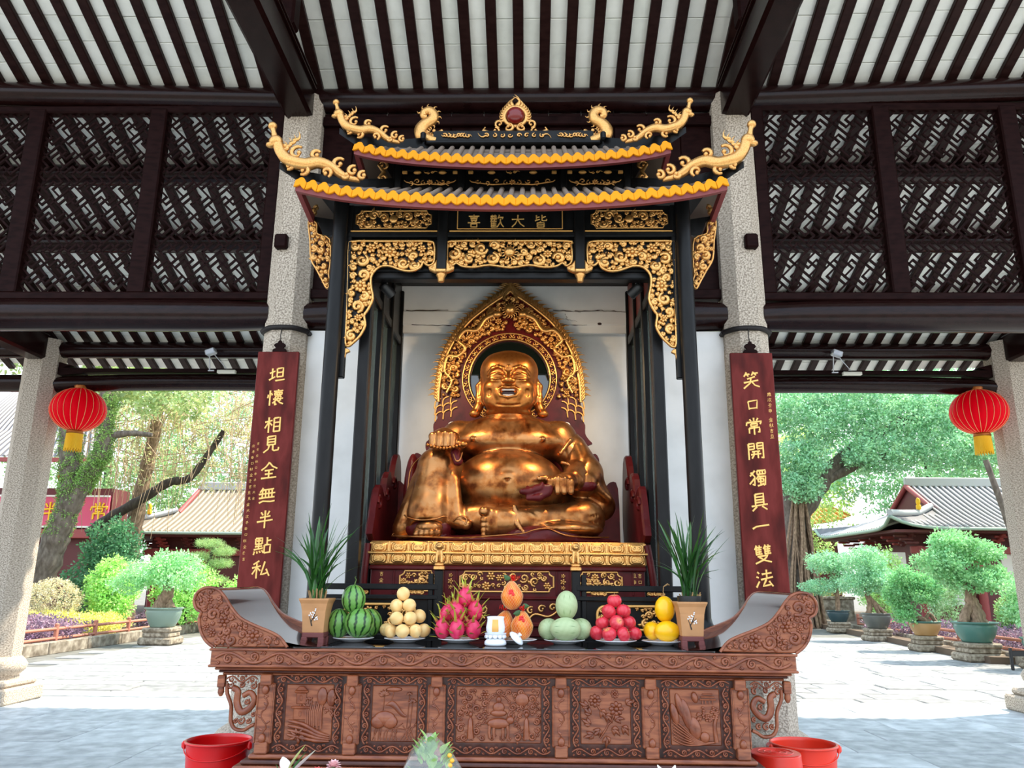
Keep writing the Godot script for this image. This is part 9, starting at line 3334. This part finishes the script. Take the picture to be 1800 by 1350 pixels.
	for k in 26:
		g.tube([r0[k / 2].lerp(r0[mini(k / 2 + 1, 12)], 0.5 * (k % 2)) + Vector3(0, 0.04, 0), r1[k / 2].lerp(r1[mini(k / 2 + 1, 12)], 0.5 * (k % 2)) + Vector3(0, 0.04, 0)], 0.07, 5)
	part(yb, "tile_ribs", g, M.roof_yellow, true)
	g = G.new()
	g.box(Vector3(15.5, 5.95, -41.5), Vector3(6.0, 0.35, 0.2), 0.05)
	part(yb, "ridge", g, M.ridge_grey)
	# low wall with a leafy bank
	var lw := thing("low_wall", "low stone wall with a leaf-covered bank behind the farthest bonsai", "wall", Vector3(12.6, -0.1, -27))
	for k in 2:
		g = G.new()
		g.box(Vector3(11.0 + k * 1.55, 0.38, -26.9), Vector3(1.53, 0.96, 0.4), 0.03)
		part(lw, "block", g, M.wall_stone)
	g = G.new()
	g.box(Vector3(11.77, 0.9, -26.9), Vector3(3.2, 0.12, 0.5), 0.03)
	part(lw, "coping", g, M.pedestal_stone)
	var bk := thing("leafy_bank", "bank of yellowish leaves on top of the low stone wall", "leaves", Vector3(12.6, 0.9, -28))
	canopy(bk, "leaves", [[Vector3(11.9, 1.1, -28.2), Vector3(1.7, 0.35, 0.9), 420], [Vector3(10.6, 1.3, -28.6), Vector3(1.6, 0.4, 0.9), 220]], lf, lin(0.80, 0.72, 0.42), 0.3, 0.5, 260, 0.0)
	for q in [[12.9, -23.0, 1.25, "light green shrub behind the second farthest bonsai", lin(0.60, 0.76, 0.42)], [14.3, -21.6, 1.2, "spiky pale green shrub in front of the grey roofed hall", lin(0.58, 0.72, 0.52)]]:
		var s := thing("rounded_shrub", q[3], "shrub", Vector3(q[0], 0.04, q[1]))
		canopy(s, "foliage", [[Vector3(q[0], q[2] * 1.2, q[1]), Vector3(0.9, q[2] * 1.1, 0.7), 620]], lf, q[4], 0.25, 0.45, 270 + int(q[0]), 0.3)
	# small black notice stand by the kerb
	var ns := thing("notice_stand", "small black and white notice stand at the right kerb", "sign", Vector3(9.32, -0.1, -9.5))
	g = G.new()
	g.box(Vector3(9.3, 0.1, -9.5), Vector3(0.05, 0.4, 0.05), 0.008)
	part(ns, "leg", g, M.near_black)
	g = G.new()
	g.box(Vector3(9.42, 0.2, -9.5), Vector3(0.3, 0.1, 0.03), 0.008)
	part(ns, "plate", g, M.near_black)
